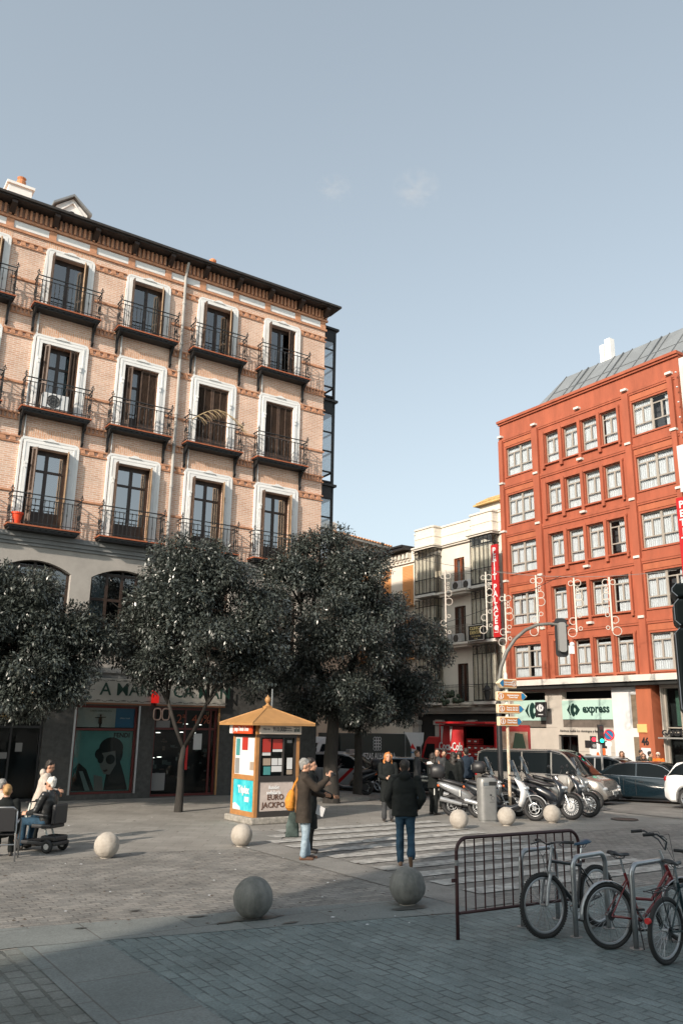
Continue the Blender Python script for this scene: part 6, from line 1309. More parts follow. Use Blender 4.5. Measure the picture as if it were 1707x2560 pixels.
def car(label,cat,pos,hd,L,W,top,green,paint,Rw=0.32,xw=(None,None),name='car',roof_y=0.78,zb0=0.20,plate=None,grille=True,rimm=None,bp=(),chrome=False,extra=None,spokes=5,group=None):
    """top: (x,z) of the body line nose to tail (x forward from rear=-L/2); green: (x,z) of the glasshouse line"""
    t=thing(name,label,cat,pos,az(hd),group); h=L/2; xf,xr=xw; Ra=Rw+0.06
    def zt(x): return interp(top,x)
    def hw(x):
        u=abs(x)/h; return W/2*(1-0.16*max(0,(u-0.72)/0.28)**2.2)
    def zb(x):
        z=zb0+ (0.10*max(0,(abs(x)/h-0.9)/0.1))
        for c in (xf,xr):
            if abs(x-c)<Ra: z=max(z,Rw+math.sqrt(max(0,Ra*Ra-(x-c)**2)))
        return z
    xs=sorted(set([-h+L*i/50 for i in range(51)]+[c+Ra*k for c in (xf,xr) for k in (-1,-0.97,-0.85,-0.6,-0.3,0,0.3,0.6,0.85,0.97,1)]))
    rings=[]
    for x in xs:
        w=hw(x); b=zb(x); T_=zt(x); b=min(b,T_-0.12); m_=b+(T_-b)*0.45; e=max(0,(abs(x)/h-0.93)/0.07); xx=x
        half=[(0,b),(w*0.93,b),(w*0.985,b+0.05),(w,m_),(w*0.985,T_-0.09),(w*0.94,T_-0.025),(w*0.80,T_+0.0),(w*0.4,T_+0.02),(0,T_+0.025)]
        sh=e*0.10*h*0.12
        rings.append([(xx,y,z) for y,z in half]+[(xx,-y,z) for y,z in half[-2:0:-1]])
    mb=MB(); mb.loft(rings); body=mb.build('body',paint,t,auto=38)
    MB().box(-h+0.3,-W/2+0.22,zb0-0.02,h-0.3,W/2-0.22,min(zt(xf),zt(xr))-0.15).box(-h+0.15,-W/2+0.12,zb0-0.03,h-0.15,W/2-0.12,zb0+0.1).build('underbody',m_under,t)
    gx0,gx1=green[0][0],green[-1][0]; gs=[gx0+(gx1-gx0)*i/30 for i in range(31)]
    zg=lambda x: interp(green,x); zmax=max(z for _,z in green)
    def side(x,u,s,off=0.0):
        z0=zt(x)-0.03; z1=zg(x); k=(z1-z0)/(zmax-z0+1e-6); w0=hw(x)*0.93; w1=w0+(W/2*roof_y-w0)*k
        return (x,s*(w0+(w1-w0)*u+off),z0+(z1-z0)*u)
    gl=MB(); rg=[]
    for x in gs:
        a=side(x,0,1); b=side(x,0.93,1); c=side(x,1,1)
        rg.append([a,b,(x,c[1]*0.92,c[2]),(x,0,c[2]+0.02),(x,-c[1]*0.92,c[2]),(x,-b[1],b[2]),(x,-a[1],a[2])])
    gl.loft(rg,cap=False,closed=False); gl.build('windows',m_cglass,t,auto=30)
    # roof skin and pillars
    rx=[x for x in gs if zg(x)>zmax-0.10*(zmax-zt(x))-0.035]; r0,r1=rx[0],rx[-1]
    rf=MB(); rg=[]
    for i in range(13):
        x=r0+(r1-r0)*i/12; b=side(x,0.9,1,0.006); c=side(x,1,1)
        rg.append([b,(x,c[1]*0.93,c[2]+0.008),(x,c[1]*0.6,c[2]+0.018),(x,0,c[2]+0.026),(x,-c[1]*0.6,c[2]+0.018),(x,-c[1]*0.93,c[2]+0.008),(x,-b[1],b[2])])
    rf.loft(rg,cap=False,closed=False); 
    for s in (-1,1):
        for (xa,xb) in ((gx1,r1),(gx0,r0)):     # front and rear pillars follow the glasshouse line
            n=8; P=[]
            for i in range(n+1):
                x=xa+(xb-xa)*i/n; P.append(Vector(side(x,1.0,s,0.006)))
            d=0.055 if xa==gx1 else 0.13
            for a_,b_ in zip(P,P[1:]):
                q=Vector(((-d) if xa==gx1 else d,0,-0.02)); rf.quad(a_,b_,b_+q,a_+q); q2=Vector((0,-s*0.05,0.006)); rf.quad(a_,b_,b_+q2,a_+q2)
        for x in bp:
            rf.quad(side(x-0.03,0,s,0.006),side(x+0.03,0,s,0.006),side(x+0.03,0.92,s,0.006),side(x-0.03,0.92,s,0.006))
    rf.build('roof',paint,t,auto=40)
    if chrome:
        c=MB()
        for s in (-1,1):
            X=[gx0+0.35+(gx1-gx0-0.55)*i/16 for i in range(17)]
            c.tube([side(x,0.02,s,0.012) for x in X],0.011,5); X2=[x for x in X if zg(x)>zt(x)+0.12]; c.tube([side(x,0.93,s,0.012) for x in X2],0.009,5)
        c.build('chrome_trim',m_chrome,t)
    for x in (xf,xr):
        for s in (-1,1): wheelset(t,x,s*(W/2-0.115),Rw,rimm or m_alloy,spokes,s)
    for s in (-1,1):
        zf=zt(h-0.12); mb=MB(); mb.ell((h-0.14,s*(hw(h-0.14)-0.20),zf-0.11),0.13,0.19,0.085,12,8); mb.build('headlight',m_head,t,smooth=True)
        zr_=zt(-h+0.1); mb=MB(); mb.ell((-h+0.08,s*(hw(-h+.1)-0.12),zr_-0.13),0.10,0.12,0.10,12,8); mb.build('tail_light',m_tail,t,smooth=True)
        xm=gx1-0.55; z=zt(xm); mb=MB(); mb.ell((xm,s*(W/2+0.09),z+0.05),0.05,0.10,0.065,10,7); mb.cyl((xm,s*W/2*0.93,z-0.02),(xm,s*(W/2+0.05),z+0.03),0.02,n=6); mb.build('wing_mirror',paint if not chrome else m_chrome,t,smooth=True)
        dl=MB()
        for x in (xf-Ra-0.08,)+tuple(bp)+(xr+Ra+0.15,):
            if xr<x<xf: dl.box(x-0.006,s*(W/2-0.005),zb0+0.08,x+0.006,s*(W/2+0.003),zt(x)-0.10)
        for x in [b_+0.12 for b_ in bp]: dl.box(x-0.0,s*(W/2-0.02),zt(x)-0.20,x+0.16,s*(W/2+0.018),zt(x)-0.175)
        if dl.v: dl.build('door_seam',m_black,t)
    f=MB(); gz=zt(h-0.05)-0.14
    f.box(h-0.06,-W*0.20,gz-0.20,h+0.012,W*0.20,gz+0.02); f.box(h-0.07,-W*0.36,zb0+0.06,h+0.012,W*0.36,zb0+0.17); f.build('grille',m_black,t)
    f=MB()
    for k in range(4): f.box(h+0.008,-W*0.19,gz-0.17+0.05*k,h+0.022,W*0.19,gz-0.155+0.05*k)
    f.ring((h+0.02,0,gz-0.08),(1,0,0),0.075,0.012,16,5); f.cyl((h+0.02,0,gz-0.08),(h+0.02,0,gz),0.008,n=5); f.cyl((h+0.02,0,gz-0.08),(h+0.02,-0.06,gz-0.12),0.008,n=5); f.cyl((h+0.02,0,gz-0.08),(h+0.02,0.06,gz-0.12),0.008,n=5); f.build('grille_bars',m_chrome,t)
    MB().box(h+0.005,-0.26,zb0+0.20,h+0.03,0.26,zb0+0.31).box(-h-0.02,-0.26,zb0+0.38,-h+0.05,0.26,zb0+0.49).build('number_plate',m_plate,t)
    if plate: text('plate_lettering',plate,0.10,(h+0.032,0,zb0+0.255),(R(90),0,R(90)),m_black,t,0.002,bold=0.002)
    if extra: extra(t,h,W,zt,side)
    return t
m_champ=mat('champagne_paint',(0.30,0.265,0.23),0.25,metal=0.6,coat=0.5); m_navy=mat('blue_black_paint',(0.006,0.014,0.02),0.15,coat=1.0); m_wht=mat('white_paint',(0.66,0.66,0.66),0.25,coat=0.6); m_silvp=mat('silver_paint',(0.33,0.34,0.35),0.28,metal=0.55,coat=0.5); m_gryp=mat('grey_paint_dark',(0.14,0.145,0.145),0.28,metal=0.4,coat=0.5)
vt=[(-2.45,0.98),(-2.3,1.06),(0.9,1.05),(1.6,1.00),(2.2,0.86),(2.38,0.66),(2.45,0.5)]
vg=[(-2.42,1.0),(-2.30,1.70),(-2.0,1.80),(0.6,1.81),(0.95,1.74),(1.75,1.0)]
car('grey silver passenger van with dark side windows and a champagne bonnet','van',Vector((7.55,31.0,slope(31))),126,4.9,1.9,vt,vg,mat('van_grey_paint',(0.27,0.25,0.23),0.25,metal=0.6,coat=0.6),0.33,(1.60,-1.55),name='van',roof_y=0.84,plate='3142 JBD',bp=(-0.55,0.55),spokes=7)
st_=[(-2.4,0.86),(-2.1,0.95),(-1.6,0.97),(0.8,0.93),(1.5,0.86),(2.1,0.76),(2.3,0.64),(2.4,0.5)]; sg=[(-1.95,0.93),(-1.25,1.32),(-0.7,1.43),(0.1,1.44),(0.5,1.38),(1.35,0.88)]
car('blue black saloon car with chrome window trim between the van and the white car','car',Vector((11.75,31.8,slope(31.8))),131,4.8,1.82,st_,sg,m_navy,0.33,(1.45,-1.35),name='car',roof_y=0.76,bp=(-0.35,),chrome=True)
ht=[(-2.05,0.80),(-1.95,1.02),(-1.6,1.06),(0.6,0.98),(1.2,0.94),(1.75,0.80),(2.0,0.6),(2.05,0.5)]; hg=[(-1.93,1.0),(-1.55,1.42),(-0.9,1.50),(0.1,1.50),(0.4,1.44),(1.2,0.94)]
car('white hatchback with a red tail lamp cut by the right frame edge','car',Vector((12.75,27.4,slope(27.4))),136,4.1,1.78,ht,hg,m_wht,0.32,(1.3,-1.25),bp=(-0.2,),spokes=9)
car('silver people carrier parked behind the van','car',Vector((11.3,35.6,slope(35.6))),128,4.4,1.8,[(-2.2,0.95),(-2.0,1.02),(0.9,1.0),(1.7,0.85),(2.1,0.7),(2.2,0.5)],[(-2.15,0.98),(-1.9,1.55),(-1.4,1.62),(0.2,1.62),(0.6,1.52),(1.6,0.9)],m_silvp,0.32,(1.4,-1.35),bp=(-0.3,))
def taxi_extra(t,h,W,zt,side):
    mb=MB()
    for s in (-1,1): mb.poly([(0.55,s*(W/2+0.008),0.98),(0.75,s*(W/2+0.008),0.98),(0.05,s*(W/2+0.008),0.35),(-0.15,s*(W/2+0.008),0.35)][::s])
    mb.build('red_stripe',m_red,t)
    bevel(MB().box(0.1,-0.35,1.62,0.3,0.35,1.76).build('roof_light',m_grey,t),0.02)
    for s in (-1,1): MB().cyl((-1.4,s*0.62,1.62),(0.1,s*0.62,1.62),0.02,n=6).build('roof_rail',m_steel,t)
car('pale silver estate taxi with a diagonal red door stripe behind the tree trunks','car',Vector((0.4,38.6,slope(38.6))),113,4.6,1.8,[(-2.3,0.95),(-2.1,1.02),(0.8,0.98),(1.5,0.92),(2.1,0.78),(2.3,0.6)],[(-2.25,0.97),(-2.0,1.48),(-1.6,1.58),(0.0,1.60),(0.4,1.52),(1.35,0.95)],mat('taxi_silver_white',(0.45,0.46,0.46),0.3,coat=0.5),0.33,(1.4,-1.35),name='taxi',plate='4821 HKN',bp=(-0.3,),extra=taxi_extra)
car('black saloon car partly hidden behind the red haired woman','car',Vector((3.3,36.3,slope(36.3))),118,4.5,1.78,st_,sg,m_navy,0.32,(1.4,-1.3),bp=(-0.3,))
car('white saloon car waiting behind the black saloon','car',Vector((3.2,41.2,slope(41.2))),118,4.4,1.76,st_,sg,m_wht,0.32,(1.4,-1.3),bp=(-0.3,))
# brewery lorry
def lorry_cab(t,x0,x1,W,H,paint,nose=0.35):
    mb=MB(); n=nose; rings=[]
    for z,a,b in ((0.45,x0,x1),(1.1,x0,x1),(1.45,x0+0.02,x1),(H-0.25,x0+n,x1),(H,x0+n+0.25,x1-0.05)):
        rings.append([(a,-W/2,z),(b,-W/2,z),(b,W/2,z),(a,W/2,z)])
    mb.loft(rings); o=bevel(mb.build('cab',paint,t),0.05,3)
    mb=MB(); za,zb_=1.45,H-0.3
    xa=lambda z: x0+0.02+(n-0.02)*(z-1.45)/(H-0.25-1.45)
    mb.quad((xa(za)-0.012,-W/2+0.1,za),(xa(zb_)-0.012,-W/2+0.15,zb_),(xa(zb_)-0.012,W/2-0.15,zb_),(xa(za)-0.012,W/2-0.1,za))
    for s in (-1,1): mb.poly([(x0+0.2,s*(W/2+0.006),1.4),(x0+0.15+n,s*(W/2+0.006),H-0.35),(x1-0.3,s*(W/2+0.006),H-0.35),(x1-0.3,s*(W/2+0.006),1.3)][::s])
    mb.build('windscreen',m_cglass,t); 
    for s in (-1,1):
        MB().box(x0-0.02,s*(W/2-0.45),0.75,x0+0.05,s*(W/2-0.08),0.95).build('headlight',m_head,t)
        MB().box(x0-0.08,s*(W/2+0.05),1.45,x0+0.05,s*(W/2+0.2),1.95).build('wing_mirror',m_black,t)
    MB().box(x0-0.03,-W/2,0.4,x0+0.03,W/2,0.62).build('bumper',m_black,t)
m_bgr=mat('dark_grey_green_curtain_side',(0.030,0.037,0.034),0.6,var=0.1,vscale=1)
ly=48.6; t=thing('beer_lorry','dark grey brewery lorry with white lettering and a white rounded rear behind the trees','lorry',(2.05,ly,slope(ly)),32); HB=2.72
# local -x is the cab end, -y faces the camera
lorry_cab(t,-4.6,-3.1,2.2,2.5,m_paper)
bevel(MB().box(-3.0,-1.2,0.75,1.35,1.2,HB).build('box_body',m_bgr,t),0.03)
mb=MB(); n=10; pts=[(1.36,0.75)]+[(1.36+0.0+0.55*math.sin(PI*i/n*0.5)*0.0,0.75) for i in range(0)]+[(2.35,0.75),(2.35,HB),(1.36,HB)]
mb.prism([(1.36,0.75),(2.35,0.75),(2.35,HB),(1.36,HB)],-1.2,1.2,ax='y'); mb.build('rear_body',m_paper,t)
mb=MB(); mb.prism([(1.37,0.76)]+[(1.37+0.42*math.sin(PI*(1-i/12)),0.76+(HB-0.78)*i/12) for i in range(1,12)]+[(1.37,HB-0.01)],-1.21,-1.202,ax='y'); mb.build('curved_panel',m_bgr,t)
text('lettering','CERVEZAS ALHAMBRA',0.46,(-0.75,-1.215,1.50),FRONT,m_paper,t,0.004,bold=0.008,sx=0.60)
mb=MB()
for k in range(4):
    for j in range(3): mb.ring((-0.75+0.16*j,-1.21,1.92+0.17*k),(0,1,0),0.10,0.016,10,4)
mb.build('ornament',m_paper,t)
mb=MB(); mb.prism([(1.7,1.95),(2.1,1.85),(1.85,2.2)],-1.215,-1.205,ax='y'); mb.build('red_emblem',m_red,t); text('lettering','mahou',0.16,(1.93,-1.215,1.72),FRONT,m_blu,t,0.003,bold=0.006)
MB().box(-3.0,-1.0,0.35,2.3,1.0,0.74).build('chassis',m_under,t)
for x in (-3.9,0.9): 
    for s in (-1,1): wheelset(t,x,s*1.0,0.42,m_grey,6,s)
t2=thing('parasol','closed white fabric banner with a red emblem behind the brewery lorry','banner',(4.6,50.3,slope(50.3)),25); mb=MB(); mb.prism([(-0.75,2.85),(0.55,2.85),(0.5,2.3),(0.2,1.75),(-0.75,1.5)],-0.05,0.05,ax='y'); mb.build('cloth',m_paper,t2); MB().cyl((-0.78,0,0),(-0.78,0,2.9),0.04,n=8).build('pole',m_grey,t2); text('lettering','mahou',0.2,(-0.1,-0.06,2.35),FRONT,m_red,t2,0.003,bold=0.008)
# red drinks lorry, open side with crates
m_cred=mat('drinks_red',(0.42,0.008,0.012),0.35,coat=0.3); m_cred2=mat('crate_red',(0.34,0.02,0.02),0.5)
A=FR(-1.9,-4.3); Z0=slope(40)-0.0; t=thing('drinks_lorry','red drinks lorry with an open side full of crates and white script lettering','lorry',(A.x,A.y,slope(A.y)-0.15),FR.deg); HB=3.05
# local x from the rear (0) to the cab (-8); -y faces the camera
lorry_cab(t,-8.3,-6.9,2.2,2.45,m_cred)
mb=MB(); mb.box(-6.8,-1.15,0.8,-2.9,1.15,0.95); mb.box(-6.8,1.0,0.95,-2.9,1.15,HB); mb.box(-6.8,-1.15,HB-0.08,-2.9,1.15,HB); mb.box(-6.8,-1.15,0.95,-6.7,1.0,HB-0.08); mb.box(-3.0,-1.15,0.95,-2.9,1.0,HB-0.08); bevel(mb.build('box_body',m_cred,t),0.01)
MB().box(-6.7,0.6,0.96,-3.0,0.65,HB-0.1).build('inner_wall',m_blackm,t)
mb=MB(); n=30; 
for i in range(n): 
    xa=-6.75+1.75*i/n; xb=-6.75+1.75*(i+1)/n; mb.quad((xa,-1.18-0.05*(i%2),0.7),(xb,-1.18-0.05*((i+1)%2),0.7),(xb,-1.18-0.05*((i+1)%2),HB-0.1),(xa,-1.18-0.05*(i%2),HB-0.1))
mb.build('side_curtain',m_cred,t)
text('lettering','Coca-Cola',0.52,(-5.85,-1.26,2.0),FRONT,m_paper,t,0.004,bold=0.012,sx=0.75)
mb=MB(); mb.prism([(-6.5,1.68),(-5.3,1.74),(-5.3,1.71),(-6.5,1.63)],-1.262,-1.255,ax='y'); mb.prism([(-5.9,HB-0.1),(-5.7,HB-0.1),(-5.85,2.2)],-1.262,-1.255,ax='y'); mb.prism([(-6.55,HB-0.1),(-6.35,HB-0.1),(-6.5,2.1)],-1.262,-1.255,ax='y'); mb.build('swoosh',m_paper,t)
bevel(MB().box(-6.4,-1.75,HB+0.02,-2.95,-0.2,HB+0.12).build('raised_side_door',m_cred,t),0.02)
mb=MB(); mb.box(-2.899,-0.95,1.05,-2.89,0.95,2.75); mb.build('panel_picture',mat('picture_warm',(0.34,0.17,0.10),0.5,col2=(0.55,0.40,0.30),vscale=3,detail=3),t)
mb=MB()
for y_,z in ((-0.55,1.75),(0.0,1.55),(0.5,1.7)): mb.prism([(y_-0.24,1.06),(y_+0.24,1.06),(y_+0.13,z),(y_,z+0.22),(y_-0.13,z)],-2.888,-2.88,ax='x')
mb.build('printed_people',mat('picture_dark',(0.10,0.05,0.04),0.5),t); mb=MB(); mb.prism([(-0.1,2.0),(0.8,1.95),(0.6,2.65),(0.1,2.7)],-2.887,-2.879,ax='x'); mb.build('printed_tree',mat('picture_green',(0.03,0.07,0.04),0.5),t)
MB().box(-6.8,-1.0,0.3,-2.9,1.0,0.79).build('chassis',m_under,t)
for x in (-7.6,-4.0):
    for s in (-1,1): wheelset(t,x,s*1.0,0.42,m_grey,6,s)
cr0=None
def crate():
    t_=thing('bottle_crate','x','crate',(0,0,0),0,'red bottle crates stacked on the open lorry'); mb=MB(); w,d,h=0.40,0.30,0.29
    mb.box(-w/2,-d/2,0,w/2,d/2,0.02)
    for s in (-1,1):
        for z in (0.02,0.11,0.2): mb.box(-w/2,s*d/2-0.008,z,w/2,s*d/2+0.008,z+0.06); mb.box(s*w/2-0.008,-d/2+.008,z,s*w/2+0.008,d/2-.008,z+0.06)
        for x in (-w/2+0.02,w/2-0.02): mb.box(x-0.018,s*d/2-0.012,0,x+0.018,s*d/2+0.012,h-0.03)
    mb.build('shell',m_cred2,t_); b=MB()
    for i in range(4):
        for j in range(3): b.cyl((-0.14+0.093*i,-0.09+0.09*j,0.02),(-0.14+0.093*i,-0.09+0.09*j,0.24),0.03,n=5)
    b.build('bottles',mat('brown_bottle',(0.07,0.025,0.015),0.3),t_); MB().box(-0.08,-d/2-0.014,0.1,0.08,-d/2-0.0085,0.17).build('logo',m_paper,t_); return t_
crate0=crate(); nC=0
rowname=['bottom','second','third','fourth','top']; colname=['first','second','third','fourth','fifth','sixth']
for i in range(5):
    hgt=[5,5,4,4,3][i]
    for j in range(hgt):
        nC+=1
        if nC==1: c=crate0
        else:
            c=crate0.copy(); COL.objects.link(c)
            for ch in crate0.children: d=ch.copy(); COL.objects.link(d); d.parent=c
        p=Matrix.Translation((A.x,A.y,slope(A.y)-0.15))@Matrix.Rotation(FR.a,4,'Z')@Vector((-4.8+0.42*i,-0.85,0.96+0.295*j)); c.location=p; c.rotation_euler=(0,0,FR.a)
        c['label']='red bottle crate, %s of the %s stack from the left on the open lorry'%(rowname[j] if j<hgt-1 or hgt==5 else 'top',colname[i])
# ---------------------------------------------------------------- motor scooters
def scooter(label,p,hd,paint,Rw=0.26,wb=1.38,box=None,screen=True,spk=10,lean=4,rim=None,whl=0.0,seatm=None,steer=0,tailp=None,group='parked scooters in a row'):
    t=thing('motor_scooter',label,'scooter',p,az(hd),group); t.rotation_euler=(R(-lean),0,R(az(hd)))
    tailp=tailp or paint; seatm=seatm or m_black; rim=rim or m_alloy; Rf=Rw+whl
    T=Matrix.Translation((wb,0,0))@Matrix.Rotation(R(steer),4,'Z')@Matrix.Translation((-wb,0,0))
    for nm,x,r_,TT in (('rear_wheel',0,Rw,None),('front_wheel',wb,Rf,T)):
        m_=MB(); m_.T=TT; m_.ring((x,0,r_),(0,1,0),r_-0.055,0.058,30,10); w_=m_.build(nm,m_rubber,t,smooth=True)
        m_=MB(); m_.T=TT; m_.ring((x,0,r_),(0,1,0),r_-0.10,0.018,28,6); m_.cyl((x,-0.06,r_),(x,0.06,r_),0.05,n=12)
        for i in range(spk): a=2*PI*i/spk; m_.cyl((x,0.0,r_),(x+(r_-0.1)*math.cos(a),0.0,r_+(r_-0.1)*math.sin(a)),0.016,0.012,n=5)
        m_.build('rim',rim,w_); m_=MB(); m_.T=TT; m_.ring((x,-0.055,r_),(0,1,0),r_*0.42,0.012,20,4); m_.build('brake_disc',m_steel,w_)
    # body shells, half widths along the length
    def shell(nm,st,m_,TT=None,auto=50):
        mb=MB(); mb.T=TT; rings=[]
        for x,zc,hh,w_ in st:
            rings.append([(x,w_*math.copysign(abs(math.cos(a))**0.7,math.cos(a)),zc+hh*math.copysign(abs(math.sin(a))**0.7,math.sin(a))) for a in [2*PI*i/14 for i in range(14)]])
        mb.loft(rings); return mb.build(nm,m_,t,smooth=True)
    shell('tail_body',[(-0.38,0.80,0.03,0.05),(-0.30,0.77,0.07,0.12),(-0.1,0.70,0.11,0.17),(0.15,0.60,0.14,0.19),(0.42,0.48,0.16,0.19),(0.55,0.40,0.13,0.16),(0.60,0.36,0.08,0.12)],tailp)
    shell('floor',[(0.40,0.33,0.08,0.19),(0.6,0.27,0.07,0.20),(0.85,0.27,0.07,0.19),(1.02,0.32,0.09,0.17),(1.10,0.38,0.08,0.12)],tailp)
    mb=MB(); rings=[]
    for x,z,w_,th in ((1.06,0.34,0.17,0.07),(1.12,0.48,0.21,0.07),(1.15,0.64,0.23,0.09),(1.10,0.80,0.22,0.13),(1.02,0.93,0.17,0.12),(0.96,1.00,0.12,0.08)):
        rings.append([(x+th*math.cos(a)*(1.25 if math.cos(a)>0 else 0.7),w_*math.sin(a),z-0.05*math.cos(a)) for a in [2*PI*i/16 for i in range(16)]])
    mb.loft(rings); mb.build('front_fairing',paint,t,smooth=True)
    for s in (-1,1):
        m_=MB(); m_.ell((1.22,s*0.11,0.76),0.07,0.075,0.05,10,7); m_.build('headlight',m_head,t,smooth=True)
    shell('seat',[(-0.28,0.86,0.03,0.08),(-0.2,0.87,0.05,0.14),(0.05,0.82,0.055,0.15),(0.25,0.77,0.05,0.15),(0.42,0.75,0.045,0.12),(0.5,0.74,0.03,0.08)],seatm)
    m_=MB(); m_.T=T
    for s in (-1,1): m_.cyl((wb,s*0.085,Rf),(wb-0.20,s*0.07,Rf+0.46),0.021,n=8)
    m_.cyl((wb-0.20,0,Rf+0.40),(0.98,0,1.02),0.025,n=8); m_.build('fork',m_silv,t,auto=40)
    m_=MB(); m_.T=T; rings=[]
    for i in range(11):
        a=PI*0.12+PI*0.62*i/10; rings.append([(wb+math.cos(a)*(Rf+0.03),q,Rf+math.sin(a)*(Rf+0.03)) for q in (-0.075,-0.05,0,0.05,0.075)])
    m_.loft(rings,cap=False,closed=False); o_=m_.build('front_mudguard',paint,t,smooth=True); o_.modifiers.new('thick','SOLIDIFY').thickness=0.008
    h=MB(); h.T=T; hp=Vector((0.97,0,1.04)); h.tube([hp+Vector((-0.10,-0.36,0.02)),hp+Vector((-0.02,-0.2,0.0)),hp,hp+Vector((-0.02,0.2,0.0)),hp+Vector((-0.10,0.36,0.02))],0.016,8); hb=h.build('handlebar',m_black,t,smooth=True)
    for s in (-1,1):
        g=MB(); g.T=T; b=hp+Vector((0.0,s*0.26,0.01)); g.tube([b,b+Vector((0.03,s*0.05,0.13)),b+Vector((0.02,s*0.10,0.19))],0.007,5); g.ell(b+Vector((0.02,s*0.13,0.21)),0.02,0.075,0.045,10,7); g.build('mirror',m_black,hb)
    if screen:
        m_=MB(); m_.T=T; rings=[]
        for z,x,w_ in ((0.96,1.12,0.17),(1.10,1.07,0.20),(1.25,1.00,0.19),(1.38,0.94,0.14),(1.43,0.92,0.08)): rings.append([(x-0.10*abs(q)**2,w_*q,z) for q in (-1,-0.6,-0.2,0.2,0.6,1)])
        m_.loft(rings,cap=False,closed=False); m_.build('windscreen',MC['screen_glass'] if 'screen_glass' in MC else glassmat('screen_glass',(0.55,0.6,0.6),0.15),t,smooth=True)
    m_=MB(); m_.cyl((-0.30,-0.17,0.42),(0.25,-0.15,0.30),0.065,0.045,n=12); m_.cyl((0.25,-0.15,0.30),(0.45,-0.08,0.27),0.02,n=8); m_.build('exhaust',m_silv,t,auto=40)
    MB().box(-0.05,0.10,0.2,0.5,0.16,0.38).box(0.0,-0.09,0.24,0.45,0.09,0.42).build('engine',m_black,t)
    m_=MB(); m_.ell((-0.34,0,0.74),0.05,0.11,0.045,10,6); m_.build('tail_light',mat('amber_red_lens',(0.6,0.12,0.03),0.2),t,smooth=True); MB().box(-0.46,-0.08,0.50,-0.44,0.08,0.66).build('number_plate',m_plate,t)
    MB().tube([(-0.05,0.10,0.85),(-0.30,0.09,0.92),(-0.30,-0.09,0.92),(-0.05,-0.10,0.85)],0.012,6).build('grab_rail',m_black,t)
    if box: 
        m_=MB(); rings=[]
        for z,w_,l_ in ((0.93,0.16,0.15),(0.97,0.20,0.19),(1.10,0.22,0.21),(1.2,0.20,0.19),(1.27,0.12,0.12)): rings.append([(-0.36+l_*math.copysign(abs(math.cos(a))**0.6,math.cos(a)),w_*math.copysign(abs(math.sin(a))**0.6,math.sin(a)),z) for a in [2*PI*i/16 for i in range(16)]])
        m_.loft(rings); b_=m_.build('top_box',m_black,t,smooth=True); MB().box(-0.575,-0.14,1.02,-0.555,0.14,1.16).build('reflector',box,b_)
    MB().cyl((0.35,0.10,0.22),(0.30,0.24,0.01),0.012,n=6).build('stand',m_black,t)
    return t
def between_(pa,pb): a=gnd(*pa); b=gnd(*pb); return a,math.degrees(math.atan2(b.x-a.x,b.y-a.y)),(b-a).length
a=gnd(1130,2040); scooter('silver scooter with a black top box on the left of the grey litter bin',(a.x,a.y,0),100,m_silvp,Rw=0.27,box=m_chrome,spk=5,screen=False,lean=3)
b=gnd(1325,2052); h_=math.radians(112); scooter('white and silver scooter with a tall windscreen right of the signpost',(b.x-1.42*math.sin(h_),b.y-1.42*math.cos(h_),0),112,m_wht,Rw=0.27,wb=1.42,spk=5,whl=0.02,lean=3,tailp=m_blkf)
b=gnd(1417,2049); h_=math.radians(118); scooter('black scooter with a white many spoked front wheel behind the rightmost stone ball',(b.x-1.38*math.sin(h_),b.y-1.38*math.cos(h_),0),118,m_blkf,Rw=0.29,whl=0.03,spk=22,rim=m_paper,lean=3,screen=False,steer=-12)
b=gnd(1460,2043); h_=math.radians(116); scooter('black scooter with grey spoked wheels, second from the right of the row',(b.x-1.38*math.sin(h_),b.y-1.38*math.cos(h_),0),116,m_blkf,Rw=0.29,whl=0.03,spk=14,rim=m_alloy,lean=3,screen=False,steer=-8)
b=gnd(1480,2030); h_=math.radians(112); scooter('dark scooter with silver fork at the far right end of the row',(b.x-1.38*math.sin(h_),b.y-1.38*math.cos(h_)+0.3,0),112,m_gryp,Rw=0.28,spk=10,lean=3)
b=gnd(1245,2040); scooter('black scooter with a helmet shaped windscreen hidden behind the litter bin',(b.x-1.0,b.y+1.6,0),104,m_blkf,Rw=0.27,spk=6,lean=3)
b=gnd(1300,2030); scooter('black covered scooter between the white scooter and the van',(b.x-0.6,b.y+1.3,0),110,m_blkf,Rw=0.27,spk=6,lean=3,box=m_gryp)
b=gnd(915,1974); scooter('black scooter with a brown top box parked beside the thin dark trunk',(b.x,b.y,slope(b.y)),265,m_blkf,Rw=0.27,spk=6,box=m_paper,lean=3,screen=False,group='lone scooters') 
